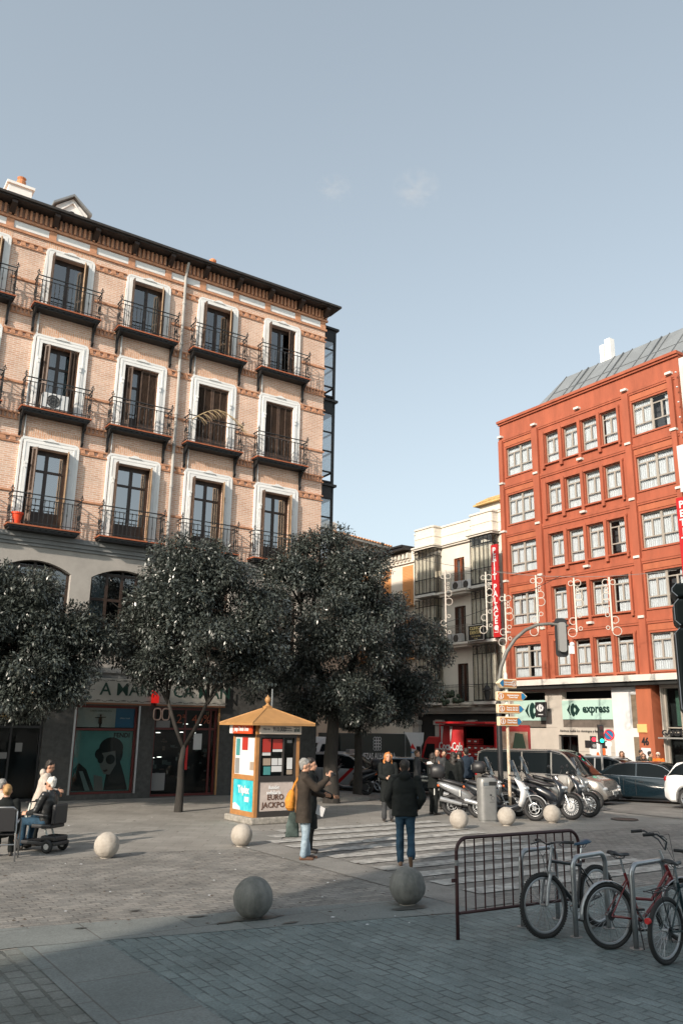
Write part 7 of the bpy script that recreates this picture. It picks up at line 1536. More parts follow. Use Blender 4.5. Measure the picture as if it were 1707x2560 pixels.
# ================================================================ PEOPLE
for o in [o for o in bpy.data.objects if o.get('category')=='scooter']: o.scale=(1.09,1.09,1.09)
m_skin=mat('skin',(0.46,0.25,0.165),0.55,var=0.08,vscale=12); m_eye=mat('eye_dark',(0.02,0.015,0.012),0.3)
def remesh(mb,vox,name,mats,parent,assign=None,smooth=3,noise=0.0,seed=0):
    me=bpy.data.meshes.new('tmp'); me.from_pydata(mb.v,[],mb.f); me.update()
    import bmesh
    bm=bmesh.new(); bm.from_mesh(me); bmesh.ops.recalc_face_normals(bm,faces=bm.faces); bm.to_mesh(me); bm.free()
    o=bpy.data.objects.new('tmp',me); COL.objects.link(o)
    r=o.modifiers.new('r','REMESH'); r.mode='VOXEL'; r.voxel_size=vox; r.use_smooth_shade=True
    if smooth: s_=o.modifiers.new('s','SMOOTH'); s_.iterations=smooth; s_.factor=0.5
    dg=bpy.context.evaluated_depsgraph_get(); m2=bpy.data.meshes.new_from_object(o.evaluated_get(dg)); bpy.data.objects.remove(o)
    m2.name=name; m2.materials.clear()
    for m in mats: m2.materials.append(m)
    if noise:
        n=len(m2.vertices); co_=np.empty(n*3); m2.vertices.foreach_get('co',co_); co_=co_.reshape(-1,3); nn=np.empty(n*3); m2.vertex_normals.foreach_get('vector',nn); nn=nn.reshape(-1,3)
        g_=np.random.default_rng(seed+100); k=np.zeros(n)
        for f_ in (9,14,22,34,52):
            for _ in range(2):
                d_=g_.normal(size=3); d_/=np.linalg.norm(d_); d_[2]*=1.6; k+=np.sin(co_@d_*f_+g_.uniform(0,6)+1.3*np.sin(co_@g_.normal(size=3)*f_*0.5))*(9/f_)**0.7
        co_+=nn*(k*0.28*noise)[:,None]; m2.vertices.foreach_set('co',co_.ravel())
    if assign:
        n=len(m2.polygons); c_=np.empty(n*3); m2.polygons.foreach_get('center',c_); m2.polygons.foreach_set('material_index',assign(c_.reshape(-1,3)).astype(np.int32))
    else: m2.polygons.foreach_set('material_index',np.zeros(len(m2.polygons),dtype=np.int32))
    m2.polygons.foreach_set('use_smooth',[True]*len(m2.polygons)); m2.update()
    ob=bpy.data.objects.new(name,m2); COL.objects.link(ob); ob.parent=parent; return ob
def limb(mb,pts,rs,n=12):
    pts=[Vector(p) for p in pts]
    for a,b,r0,r1 in zip(pts,pts[1:],rs,rs[1:]): mb.cyl(a,b,r0,r1,n=n); 
    for p,r in zip(pts,rs): mb.ell(p,r,r,r,12,8)
def torso(mb,rings,n=20):
    rr_=[]
    for x,y,z,rx,ry in rings: rr_.append([(x+rx*math.copysign(abs(math.cos(a))**0.8,math.cos(a)),y+ry*math.sin(a),z) for a in [2*PI*i/n for i in range(n)]])
    mb.loft(rr_)
def hand(mb,w,d,up,s=1.0,curl=0.6,fine=True):
    """w wrist, d direction of the fingers, up = back of the hand"""
    w=Vector(w); d=Vector(d).normalized(); up=Vector(up); up=(up-d*up.dot(d)).normalized(); sd=d.cross(up)
    pc=w+d*0.05; 
    for k in (-1,0,1): mb.cyl(w+sd*0.012*k,w+d*0.085+sd*0.024*k,0.016,0.014,n=8); mb.ell(w+d*0.085+sd*0.024*k,0.0145,0.0145,0.0145,8,6)
    for i,(off,L) in enumerate(((-0.031,0.062),(-0.011,0.075),(0.010,0.080),(0.030,0.072))):
        b=w+d*0.085+sd*off; q=-up
        p1=b+(d*math.cos(curl*0.6)+q*math.sin(curl*0.6))*L*0.45; p2=p1+(d*math.cos(curl*1.4)+q*math.sin(curl*1.4))*L*0.35; p3=p2+(d*math.cos(curl*2.1)+q*math.sin(curl*2.1))*L*0.25
        limb(mb,[b,p1,p2,p3],[0.0105,0.0095,0.009,0.0075],8)
    t0=w+d*0.02+sd*0.026*s; t1=t0+(d*0.5+sd*0.8*s-up*0.3).normalized()*0.042; t2=t1+(d*0.9+sd*0.25*s-up*0.4).normalized()*0.034
    limb(mb,[t0,t1,t2],[0.014,0.012,0.009],8)
def head(mb,c,look,tilt=0.0,sc=1.0):
    """head solid around centre c facing look (unit, horizontal)"""
    f=Vector(look).normalized(); u=Vector((0,0,1)); u=(u-f*u.dot(f)).normalized(); r=f.cross(u); M=Matrix((r,f,u)).transposed(); c=Vector(c)
    P=lambda x,y,z: c+M@Vector((x,y,z))*sc
    mb.ell(P(0,-0.012,0.025),0.076*sc,0.096*sc,0.100*sc,20,14,rot=M); mb.ell(P(0,0.018,-0.045),0.060*sc,0.070*sc,0.075*sc,16,12,rot=M)
    mb.ell(P(0,0.055,-0.092),0.028*sc,0.024*sc,0.024*sc,10,8,rot=M)
    mb.loft([[P(-0.010,0.078,0.02),P(0.010,0.078,0.02),P(0.008,0.090,0.02),P(-0.008,0.090,0.02)],[P(-0.018,0.078,-0.032),P(0.018,0.078,-0.032),P(0.012,0.116,-0.028),P(-0.012,0.116,-0.028)],[P(-0.015,0.075,-0.040),P(0.015,0.075,-0.040),P(0.009,0.100,-0.040),P(-0.009,0.100,-0.040)]])
    for s in (-1,1): mb.ell(P(s*0.078,-0.012,-0.008),0.012*sc,0.022*sc,0.034*sc,8,8,rot=M); mb.ell(P(s*0.035,0.062,0.036),0.030*sc,0.020*sc,0.010*sc,10,6,rot=M)
    mb.ell(P(0,0.082,-0.062),0.026*sc,0.014*sc,0.007*sc,10,6,rot=M); mb.ell(P(0,0.080,-0.075),0.022*sc,0.013*sc,0.008*sc,10,6,rot=M)
    return P,M
def face_bits(P,parent,M,sc=1.0,glasses=False,beard=None):
    mb=MB()
    for s in (-1,1): mb.ell(P(s*0.033,0.083,0.014),0.013*sc,0.006*sc,0.007*sc,8,6,rot=M)
    mb.build('eyes',m_eye,parent,smooth=True)
    mb=MB(); mb.ell(P(0,0.094,-0.068),0.024*sc,0.006*sc,0.0045*sc,10,5,rot=M); mb.build('lips',mat('lips',(0.28,0.09,0.07),0.5),parent,smooth=True)
    mb=MB()
    for s in (-1,1): mb.ell(P(s*0.034,0.086,0.036),0.019*sc,0.006*sc,0.004*sc,8,5,rot=M)
    mb.build('eyebrows',m_eye,parent)
    if glasses:
        mb=MB()
        for s in (-1,1): mb.ell(P(s*0.034,0.094,0.010),0.028*sc,0.007*sc,0.022*sc,12,8,rot=M); mb.cyl(P(s*0.06,0.088,0.015),P(s*0.08,-0.01,0.01),0.003*sc,n=5)
        mb.cyl(P(-0.02,0.1,0.016),P(0.02,0.1,0.016),0.003,n=5); mb.build('sunglasses',m_black,parent)
def hair(P,M,parent,col,style='short',sc=1.0,seed=0,back=0.0):
    rs=random.Random(seed); mb=MB()
    mb.ell(P(0,-0.030,0.045),0.084*sc,0.098*sc,0.098*sc,16,12,rot=M)
    if style=='short':
        for i in range(46):
            a=rs.uniform(0,2*PI); e=rs.uniform(0.05,1.2); x,y,z=0.078*math.cos(a)*math.cos(e),-0.03+0.09*math.sin(a)*math.cos(e),0.045+0.095*math.sin(e)
            if y>0.045 and z<0.09: continue
            mb.ell(P(x,y,z),0.020,0.020,0.016,6,5)
        mb.ell(P(0,-0.062,-0.01),0.066*sc,0.05*sc,0.07*sc,12,8,rot=M)
    elif style=='long':
        for s in (-1,1):
            for i in range(9):
                z=0.06-0.035*i; mb.ell(P(s*(0.075+0.012*math.sin(i*1.7)+0.004*i),-0.02+0.02*math.sin(i),z),0.035,0.045,0.04,8,6)
        for i in range(8): mb.ell(P(0.02*math.sin(i*2),-0.085-0.004*i,0.04-0.04*i),0.085,0.04,0.045,10,6)
        for i in range(30):
            a=rs.uniform(0,2*PI); e=rs.uniform(0.1,1.2); mb.ell(P(0.082*math.cos(a)*math.cos(e),-0.03+0.09*math.sin(a)*math.cos(e),0.045+0.1*math.sin(e)),0.022,0.022,0.02,6,5) if not (math.sin(a)>0.5 and e<0.5) else None
    elif style=='bun':
        mb.ell(P(0,-0.12,0.02),0.045,0.045,0.045,10,8); mb.ell(P(0,-0.06,-0.01),0.068,0.05,0.06,10,8)
    # keep the face free
    V=[Vector(v) for v in mb.v]; inv=M.inverted(); c0=P(0,0,0)
    for i,v in enumerate(V):
        l=inv@(v-c0)
        if l.y>0.055*sc and l.z<0.065*sc: l.y=0.055*sc
        mb.v[i]=tuple(c0+M@l)
    return remesh(mb,0.011,'hair',[col],parent,smooth=1,noise=0.008,seed=seed)
def cloth(name,col,var=0.18,col2=None): return mat(name,col,0.85,var=var,vscale=4,bump=0.35,bscale=14,spec=0.25,col2=col2)
m_coatbl=cloth('black_jacket_cloth',(0.007,0.009,0.009)); m_coatbr=cloth('dark_brown_coat_cloth',(0.036,0.028,0.022),0.3); m_jean=cloth('light_blue_denim',(0.16,0.24,0.32),0.35,(0.34,0.42,0.48)); m_jeand=cloth('dark_blue_denim',(0.018,0.045,0.075),0.4); m_beig=cloth('beige_quilted_coat',(0.44,0.38,0.33),0.08); m_grycl=cloth('dark_grey_wool',(0.045,0.047,0.05)); m_shoe=mat('brown_leather',(0.10,0.05,0.03),0.5,var=0.2); m_shoed=mat('dark_leather',(0.03,0.025,0.022),0.5)
def human(label,p,hd,H=1.74,coat=m_coatbl,legs=m_jeand,shoe=m_shoed,haircol=None,style='short',arms=None,legpose=None,look=None,long_coat=0.0,hood=False,vox=0.013,fine=True,seed=0,glasses=False,wide=1.0,lean=(0,0),coatname='jacket',group=None,sit=False,skirt=0.0,noise=0.010):
    """local frame: +y is where the body faces, z up. arms: dict side-> (elbow,wrist,finger dir)"""
    s=H/1.74; t=thing('person',label,'person',p,-hd,group)
    hipz=0.92*s; lx,ly=lean
    def tp(z): k=max(0,(z/s-0.92)/0.6); return Vector((lx*k,ly*k,0))
    base=0.0
    if sit: base=-0.45*s+0.03
    J={}
    for sd in (-1,1):
        J['hip',sd]=Vector((sd*0.095*s,0,hipz+base)); 
        if sit: kn=Vector((sd*0.13*s,0.44*s,hipz+base+0.02)); an=Vector((sd*0.13*s,0.48*s,0.08*s)) 
        else: kn=Vector((sd*0.10*s,0.02,0.50*s)); an=Vector((sd*0.10*s,-0.01,0.085*s))
        if legpose and sd in legpose: kn,an=[Vector(v)*s for v in legpose[sd][:2]]
        J['kn',sd]=kn; J['an',sd]=an
    sh=1.43*s+base
    body=MB()
    T=lambda x,y,z,rx,ry: (x*s+tp(z*s).x,y*s+tp(z*s).y,z*s+base,rx*s,ry*s)
    torso(body,[T(0,0,0.84,0.10,0.08),T(0,0,0.90,0.160*wide,0.105),T(0,0.0,1.0,0.155*wide,0.10),T(0,0.01,1.15,0.150*wide,0.10),T(0,0.0,1.30,0.170*wide,0.11),T(0,-0.005,1.40,0.165*wide,0.095),T(0,-0.01,1.455,0.09,0.07)])
    hc=Vector((0,0.015,1.625*s+base))+tp(1.6*s); neck0=Vector((0,-0.015,1.42*s+base))+tp(1.42*s)
    limb(body,[neck0,hc-Vector((0,0.012,0.07*s))],[0.058*s,0.052*s])
    lk=Vector(look) if look else Vector((0,1,0)); P,M=head(body,hc,lk,sc=s)
    for sd in (-1,1):
        limb(body,[J['hip',sd],J['kn',sd],J['an',sd]],[0.085*s,0.058*s,0.040*s])
        fd=Vector((0,1,0)); 
        if legpose and sd in legpose and len(legpose[sd])>2: fd=Vector(legpose[sd][2]).normalized()
        a=J['an',sd]; up=Vector((0,0,1)); dn=(-up+fd*up.dot(fd)).normalized()
        limb(body,[a,a-fd*0.04*s+dn*0.045*s],[0.042*s,0.038*s]); limb(body,[a-fd*0.04*s+dn*0.045*s,a+fd*0.10*s+dn*0.05*s,a+fd*0.165*s+dn*0.055*s],[0.037*s,0.036*s,0.028*s])
    A={}
    for sd in (-1,1):
        S_=Vector((sd*0.185*s*wide,-0.01,sh))+tp(1.43*s)
        if arms and sd in arms: el,wr,fdir=arms[sd]; el=Vector(el)*s+Vector((0,0,base)); wr=Vector(wr)*s+Vector((0,0,base))
        else: el=S_+Vector((sd*0.05,-0.02,-0.29*s)); wr=el+Vector((sd*0.0,0.06,-0.25*s)); fdir=(0,0.1,-1)
        A[sd]=(S_,el,wr,Vector(fdir)); limb(body,[S_,el,wr],[0.050*s,0.042*s,0.028*s])
        if fdir is not None and fdir!=(0,0,0): hand(body,wr,fdir,(sd,0.2,0.4),s=-sd if True else 1,curl=0.5)
    hand_pts=[A[sd][2] for sd in (-1,1)]
    def asg(c):
        r=np.ones(len(c)); L=lambda v: np.linalg.norm(c-np.array(v),axis=1)
        for sd in (-1,1):
            d=np.array((A[sd][2]-A[sd][1]).normalized()); r[((c-np.array(A[sd][2]))@d>-0.01)&(L(A[sd][2])<0.25)]=0
        for sd in (-1,1):
            l=L(J['an',sd]); r[(l<0.05*s)|((c[:,2]<J['an',sd].z)&(l<0.26*s))]=2
        r[(c[:,2]>neck0.z+0.03*s)&(np.hypot(c[:,0]-hc.x,c[:,1]-hc.y)<0.16)]=0
        return r
    b=remesh(body,vox,'body',[m_skin,legs,shoe],t,asg,smooth=2)
    # trousers
    tr=MB()
    torso(tr,[T(0,0,0.80,0.10,0.09),T(0,0,0.88,0.175*wide,0.120),T(0,0.0,1.0,0.165*wide,0.11)])
    for sd in (-1,1): 
        a=J['an',sd]; k=J['kn',sd]; limb(tr,[J['hip',sd],k,k.lerp(a,0.55),a+(k-a).normalized()*0.02],[0.100*s,0.076*s,0.068*s,0.066*s])
    remesh(tr,vox,'trousers',[legs],t,smooth=1,noise=noise*1.2,seed=seed)
    ct=MB(); hem=0.86-long_coat
    R_=[T(0,0,0.90,0.19*wide,0.13),T(0,0.0,1.05,0.182*wide,0.128),T(0,0.01,1.2,0.185*wide,0.130),T(0,0.0,1.33,0.200*wide,0.135),T(0,-0.005,1.42,0.180*wide,0.115),T(0,-0.01,1.475,0.105,0.085),T(0,-0.01,1.50,0.085,0.075)]
    if long_coat>0 and not sit: R_=[T(0,0.0,hem,0.215*wide,0.155)]+R_
    elif not sit: R_=[T(0,0.0,0.83,0.195*wide,0.135)]+R_
    torso(ct,R_)
    for sd in (-1,1): S_,el,wr,fd=A[sd]; limb(ct,[S_,el,wr-(wr-el).normalized()*0.01],[0.078*s,0.066*s,0.052*s])
    if hood: ct.ell(Vector((0,-0.085,1.50*s+base))+tp(1.5*s),0.115*s,0.075*s,0.085*s,12,8)
    else: torso(ct,[T(0,-0.01,1.46,0.085,0.08),T(0,-0.01,1.53,0.082,0.078)])
    remesh(ct,vox,coatname,[coat],t,smooth=2,noise=noise,seed=seed+5)
    if haircol is not None: hair(P,M,t,haircol,style,s,seed)
    face_bits(P,t,M,s,glasses); t['_']=0; del t['_']
    return t,P,M,A,J
h_grey=mat('grey_hair',(0.22,0.215,0.205),0.8,var=0.35,vscale=30); h_dark=mat('dark_hair',(0.018,0.013,0.010),0.6,var=0.3,vscale=30); h_red=mat('red_blond_hair',(0.45,0.16,0.04),0.6,var=0.35,vscale=30); h_white=mat('white_hair',(0.55,0.53,0.49),0.8,var=0.2,vscale=30); h_brown=mat('brown_hair',(0.10,0.055,0.03),0.7,var=0.3,vscale=30)
# man in the brown coat by the kiosk, facing right, camera raised
p=gnd(756,2150)
t,P,M,A,J=human('grey haired man in a long dark brown coat and light jeans raising a small camera',(p.x,p.y,0),80,1.76,m_coatbr,m_jean,m_shoe,h_grey,'short',
 arms={1:((0.20,0.20,1.24),(0.10,0.42,1.42),(0,0.5,0.8)),-1:((-0.25,0.12,1.16),(-0.16,0.38,1.10),(0.1,1,0.0))},legpose={1:((0.09,0.04,0.50),(0.10,0.0,0.085),(0.1,1,0)),-1:((-0.09,0.05,0.50),(-0.09,0.10,0.085),(0,1,0))},look=(0.05,1,-0.05),long_coat=0.22,wide=1.1,vox=0.010,seed=3,coatname='coat')
# camera bag, backpack, shopping bag, papers belong to him but are held things
def rel(t_,v): return Matrix.Translation(t_.location)@Matrix.Rotation(t_.rotation_euler.z,4,'Z')@Vector(v)
def held(name,label,cat,t_,v,rz=0): q=rel(t_,v); return thing(name,label,cat,q,math.degrees(t_.rotation_euler.z)+rz)
c=held('camera','small black camera held up in the raised hand of the grey haired man','camera',t,(0.09,0.50,1.50)); bevel(MB().box(-0.06,-0.025,-0.035,0.06,0.025,0.04).build('camera_body',m_black,c),0.006); MB().cyl((0,0.025,0),(0,0.075,0),0.026,n=14).build('lens',m_black,c,auto=40); MB().cyl((0,0.0755,0),(0,0.076,0),0.018,n=14).build('lens_glass',m_cglass,c)
bp_=held('backpack','ochre yellow soft rucksack hanging behind the grey haired man','backpack',t,(-0.05,-0.24,1.02)); mb=MB(); torso(mb,[(0,0,-0.17,0.07,0.05),(0,-0.01,-0.12,0.12,0.09),(0,-0.01,0.0,0.13,0.095),(0,0,0.12,0.10,0.07),(0,0.02,0.20,0.05,0.04)]); remesh(mb,0.012,'bag',[cloth('ochre_canvas',(0.50,0.20,0.03),0.25)],bp_,noise=0.012,seed=2); MB().tube([(0.05,0.02,0.18),(0.06,0.06,0.3),(0.06,0.14,0.42)],0.012,6).tube([(-0.05,0.02,0.18),(-0.05,0.06,0.3),(-0.05,0.14,0.42)],0.012,6).build('strap',MC['ochre_canvas'],bp_)
sb=held('shopping_bag','dark green and grey shopping bag hanging at the thigh of the grey haired man','bag',t,(0.0,-0.20,0.60),10); mb=MB(); torso(mb,[(0,0,-0.20,0.06,0.13),(0,0,0.0,0.05,0.12),(0,0,0.15,0.03,0.09),(0,0,0.22,0.015,0.05)]); remesh(mb,0.012,'bag',[cloth('green_grey_plastic',(0.03,0.05,0.045),0.5,(0.09,0.12,0.11))],sb,noise=0.012,seed=9); MB().tube([(0,-0.04,0.2),(0,-0.02,0.32),(0,0.02,0.34),(0,0.04,0.2)],0.008,5).build('handle',m_black,sb)
pp=held('folded_papers','folded white papers sticking out in front of the brown coat','paper',t,(-0.10,0.24,0.83)); MB().prism([(0,-0.04),(0.13,-0.10),(0.18,0.05),(0.03,0.13)],-0.008,0.008,ax='x').build('sheet',m_paper,pp)
# second person close behind him, dark coat, arm out
p2=gnd(772,2132); human('person in a long black coat half hidden behind the grey haired man, one hand out',(p2.x,p2.y,0),95,1.74,m_coatbl,m_coatbl,m_shoed,h_dark,'short',arms={-1:((-0.24,0.15,1.12),(-0.14,0.42,1.02),(0.1,1,0.1)),1:((0.22,0.05,1.15),(0.16,0.28,1.25),(0,1,0.5))},look=(0,1,0),long_coat=0.42,vox=0.012,seed=4,coatname='coat')
# walking man seen from behind
p=gnd(1012,2168)
human('man walking away in a black hooded jacket and dark blue jeans on the crossing',(p.x,p.y,0),8,1.78,m_coatbl,m_jeand,mat('tan_sole_shoe',(0.13,0.075,0.045),0.6),h_dark,'short',
 arms={-1:((-0.31,-0.05,1.14),(-0.24,0.09,0.97),(0.4,0.6,-0.6)),1:((0.31,-0.05,1.14),(0.24,0.09,0.97),(-0.4,0.6,-0.6))},
 legpose={-1:((-0.09,0.08,0.50),(-0.08,0.06,0.085),(-0.1,1,0)),1:((0.10,0.06,0.50),(0.12,-0.30,0.22),(0.05,0.35,-0.95))},hood=True,vox=0.011,seed=6,wide=1.18,noise=0.014)
# red haired woman
p=gnd(985,2056); human('red haired woman in a dark coat and grey skirt standing beyond the walking man',(p.x-0.15,p.y+0.2,0),172,1.72,m_coatbl,m_grycl,m_shoed,h_red,'long',arms={-1:((-0.22,0.05,1.15),(-0.05,0.22,1.12),(0.8,0.5,0)),1:((0.22,0.05,1.15),(0.06,0.20,1.10),(-0.8,0.5,0))},long_coat=0.35,vox=0.012,seed=7,coatname='coat')
# group by the lorry
def stand(px_,y,**k): 
    x=(px_-853.5)/FPX*y*1.0; return (x*0.985,y,slope(y))
for i,(px_,y,hd,H,ct,hc_,stl,lab,lc) in enumerate([
 (1085,24.6,60,1.66,m_coatbl,h_dark,'long','woman in black with a white scarf, hand at her face, left of the silver scooter',0.1),
 (1096,26.4,200,1.76,m_grycl,h_dark,'short','dark haired man in a dark grey jacket looking at the camera beside the red lorry',0.0),
 (1112,26.9,190,1.70,m_coatbl,h_dark,'short','shorter man in a black jacket right of the dark haired man',0.0),
 (1135,25.6,20,1.68,m_coatbl,h_dark,'long','person with long dark hair seen from behind in front of the script lettering',0.3),
 (1165,28.5,350,1.78,cloth('navy_work_jacket',(0.015,0.025,0.04)),h_dark,'short','delivery man in a navy jacket with a pale stripe at the open lorry side',0.0),
 (1046,30.5,100,1.70,m_grycl,h_brown,'short','brown haired man in a grey jacket walking between the black saloon and the lorry',0.0),
 (1148,27.6,300,1.66,m_grycl,h_dark,'short','person in dark grey with a pale bag among the group at the lorry',0.1)]):
    q=stand(px_,y); arms=None
    if i==0: arms={1:((0.20,0.12,1.18),(0.05,0.20,1.42),(-0.2,-0.1,1)),-1:((-0.22,0.02,1.14),(-0.12,0.2,1.05),(0.5,1,0))}
    human(lab,q,hd,H,ct,m_coatbl if i!=5 else m_jeand,m_shoed,hc_,stl,arms=arms,long_coat=lc,vox=0.016,seed=20+i,fine=False,group='people standing by the lorries')
q=stand(1080,24.6); mb=MB(); mb.ring((0,0,0),(0,0.15,1),0.085,0.045,18,8); sc_=mb.build('white_scarf',m_paper,None,smooth=True); sc_.location=(q[0],q[1],1.40); tag(sc_,'white scarf round the neck of the woman in black near the silver scooter','scarf')
# people on the far pavement, heads above the dark saloon
for i,(px_,y,hd,H,ct,hc_,stl,lab,gl) in enumerate([
 (1545,36.5,200,1.68,m_coatbr,h_brown,'long','woman with long brown hair left of the group on the far pavement',False),
 (1592,37.5,160,1.75,m_grycl,h_dark,'short','dark haired man at the back of the group on the far pavement',False),
 (1597,35.2,195,1.60,m_coatbl,h_brown,'long','woman in sunglasses at the front of the group on the far pavement',True),
 (1614,36.8,120,1.70,cloth('olive_jacket',(0.09,0.085,0.05)),h_dark,'short','man with dark hair and olive jacket leaning towards the white notice',False),
 (1633,35.4,215,1.66,cloth('orange_jumper',(0.62,0.14,0.02)),h_white,'short','white haired person in a bright orange jumper on the far pavement',True)]):
    q=stand(px_,y); human(lab,(q[0],q[1],slope(y)+0.14),hd,H,ct,m_jeand,m_shoed,hc_,stl,vox=0.018,seed=40+i,fine=False,glasses=gl,group='people on the far pavement')
# group at the left edge
p=gnd(72,2118); human('woman in a beige quilted coat with a fur hem bending towards the seated man',(p.x,p.y+0.25,0),70,1.60,m_beig,m_coatbl,m_shoed,h_dark,'short',arms={1:((0.22,0.16,1.14),(0.12,0.36,1.12),(0,1,0)),-1:((-0.22,0.14,1.12),(-0.10,0.34,1.05),(0,1,-0.2))},look=(0.1,1,-0.4),long_coat=0.18,hood=True,vox=0.011,seed=60,coatname='coat',lean=(0,0.14),noise=0.012)
p=gnd(112,2128); P0=Vector((p.x,p.y,0))
tm,P_,M_,A_,J_=human('white haired man in sunglasses and black leather jacket sitting on the mobility scooter',(P0.x,P0.y,0.03),288,1.70,mat('black_leather',(0.015,0.016,0.017),0.35,bump=0.3,bscale=12),m_jeand,m_shoed,h_white,'short',arms={1:((0.24,0.12,1.14),(0.16,0.36,1.08),(0,1,0)),-1:((-0.24,0.12,1.14),(-0.16,0.36,1.08),(0,1,0))},look=(0,1,-0.05),vox=0.011,seed=61,sit=True,glasses=True)
ms=thing('mobility_scooter','small black mobility scooter with white tubes under the white haired man','mobility scooter',(P0.x,P0.y,0),-288)
for x,y in ((-0.24,-0.22),(0.24,-0.22),(-0.18,0.55),(0.18,0.55)):
    mb=MB(); mb.T=Matrix.Translation((x,y,0.12)); mb.ring((0,0,0),(1,0,0),0.085,0.036,20,8); w_=mb.build('wheel',m_rubber,ms,smooth=True); mb=MB(); mb.T=Matrix.Translation((x,y,0.12)); mb.cyl((-0.03,0,0),(0.03,0,0),0.055,n=12); mb.build('rim',m_silv,w_)
mb=MB(); mb.prism([(-0.22,-0.38),(0.22,-0.38),(0.26,-0.1),(0.20,0.05),(0.17,0.62),(-0.17,0.62),(-0.20,0.05),(-0.26,-0.1)],0.13,0.20); bevel(mb.build('deck',m_black,ms),0.02,3); bevel(MB().box(-0.2,-0.36,0.20,0.2,-0.02,0.30).build('motor_cover',m_black,ms),0.03,3)
mb=MB()
for x in (-0.10,0.10): mb.cyl((x,-0.1,0.28),(x,-0.02,0.45),0.018,n=8)
mb.cyl((0,0.58,0.18),(0,0.42,0.85),0.022,n=8); mb.build('tube',m_wpost,ms); bevel(MB().box(-0.22,-0.24,0.43,0.22,0.2,0.50).build('seat',m_black,ms),0.02,3); bevel(MB().box(-0.2,-0.30,0.50,0.2,-0.22,0.86).build('backrest',m_black,ms),0.03,3); MB().tube([(-0.22,0.36,0.88),(-0.1,0.42,0.87),(0.1,0.42,0.87),(0.22,0.36,0.88)],0.015,6).cyl((-0.27,-0.2,0.66),(-0.27,0.12,0.68),0.022,n=8).cyl((0.27,-0.2,0.66),(0.27,0.12,0.68),0.022,n=8).build('armrest_and_tiller',m_black,ms)
def chair(label,p,hd):
    t=thing('cafe_chair',label,'chair',p,-hd); mb=MB()
    for s in (-1,1): mb.tube([(s*0.26,0.24,0),(s*0.25,0.24,0.62),(s*0.25,0.18,0.68),(s*0.25,-0.14,0.68),(s*0.24,-0.22,0.64)],0.0155,8); mb.tube([(s*0.26,-0.30,0),(s*0.22,-0.20,0.45),(s*0.22,-0.25,0.84)],0.0155,8)
    mb.tube([(-0.22,-0.25,0.84),(-0.15,-0.27,0.90),(0.15,-0.27,0.90),(0.22,-0.25,0.84)],0.0155,8); mb.cyl((-0.25,0.22,0.43),(0.25,0.22,0.43),0.012,n=8); mb.cyl((-0.23,-0.24,0.28),(0.23,-0.24,0.28),0.011,n=8); mb.build('frame',m_steel,t,smooth=True)
    bevel(MB().box(-0.22,-0.2,0.43,0.22,0.23,0.46).build('seat',m_black,t),0.01); bevel(MB().box(-0.2,-0.275,0.50,0.2,-0.25,0.88).build('backrest',m_black,t),0.01); return t
c1=gnd(2,2150); chair('aluminium cafe chair with black backrest at the left frame edge',(c1.x,c1.y,0),345)
human('blond woman in a dark jacket seated in the aluminium cafe chair',(c1.x-0.02,c1.y+0.02,0),345,1.66,m_coatbl,m_coatbl,m_shoed,mat('blond_hair',(0.34,0.20,0.08),0.7,var=0.3,vscale=30),'bun',vox=0.012,seed=63,sit=True)
c2=gnd(-35,2120); chair('second aluminium cafe chair just outside the left frame edge',(c2.x,c2.y+0.4,0),40); human('grey haired person in a pale top seated at the left frame edge',(c2.x+0.02,c2.y+0.42,0),40,1.62,m_beig,m_grycl,m_shoed,h_grey,'short',vox=0.013,seed=64,sit=True)
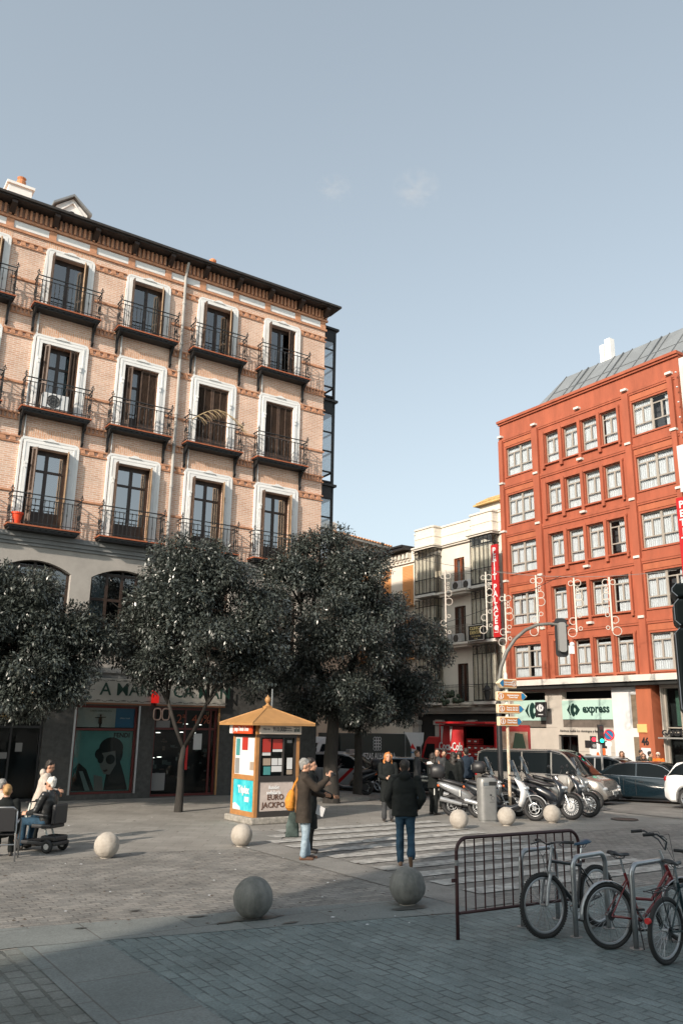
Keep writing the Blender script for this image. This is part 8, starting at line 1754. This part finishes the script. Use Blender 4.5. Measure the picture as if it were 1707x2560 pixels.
# litter and dead leaves on the paving
mb=MB(); g=random.Random(5)
for i in range(230):
    px_,py_=g.uniform(0,1100),g.uniform(2040,2330); q=gnd(px_,py_)
    if q.y>26: continue
    a=g.uniform(0,PI); r=g.uniform(0.015,0.045); z=0.022+g.uniform(0,0.01); mb.poly([(q.x+r*math.cos(a),q.y+r*math.sin(a),z),(q.x-0.4*r*math.sin(a),q.y+0.4*r*math.cos(a),z+0.008),(q.x-r*math.cos(a),q.y-r*math.sin(a),z+0.004),(q.x+0.4*r*math.sin(a),q.y-0.4*r*math.cos(a),z)],mi=0 if g.random()<0.75 else 1)
tag(mb.build('fallen_leaves',[mat('dead_leaf',(0.06,0.04,0.025),0.8),m_paper]),'scattered dead leaves and paper scraps on the paving','litter',kind='stuff')
# faint clouds
m=bpy.data.materials.new('thin_cloud'); m.use_nodes=True; nt=m.node_tree; nt.nodes.clear(); o_=_n(nt,'ShaderNodeOutputMaterial'); pv=_n(nt,'ShaderNodeVolumePrincipled'); pv.inputs['Color'].default_value=(1,0.96,0.93,1); tc=_n(nt,'ShaderNodeTexCoord'); nz=_n(nt,'ShaderNodeTexNoise'); nz.inputs['Scale'].default_value=2.2; nz.inputs['Detail'].default_value=6
gr=_n(nt,'ShaderNodeTexGradient',gradient_type='SPHERICAL'); nt.links.new(tc.outputs['Object'],nz.inputs['Vector']); nt.links.new(tc.outputs['Object'],gr.inputs['Vector'])
a_=_n(nt,'ShaderNodeMath',operation='MULTIPLY'); b_=_n(nt,'ShaderNodeMath',operation='MULTIPLY'); b_.inputs[1].default_value=0.028; c_=_n(nt,'ShaderNodeMapRange'); c_.inputs[1].default_value=0.45; c_.inputs[2].default_value=0.75; nt.links.new(nz.outputs[0],c_.inputs[0]); nt.links.new(c_.outputs[0],a_.inputs[0]); nt.links.new(gr.outputs['Fac'],a_.inputs[1]); nt.links.new(a_.outputs[0],b_.inputs[0]); nt.links.new(b_.outputs[0],pv.inputs['Density']); nt.links.new(pv.outputs[0],o_.inputs['Volume'])
for px_,py_,sx,sz,l in ((835,470,26,15,'tiny faint wisp of cloud, the left of two'),(1040,472,34,24,'slightly larger faint wisp of cloud, the right of two')):
    d=ray(px_,py_); q=d*(900/d.y); mb=MB(); mb.ell((0,0,0),1,1,1,20,14); c=mb.build('cloud',m,None,smooth=True); c.location=(q.x,q.y,q.z+EYE); c.scale=(sx,sx,sz); tag(c,l,'cloud',kind='structure')
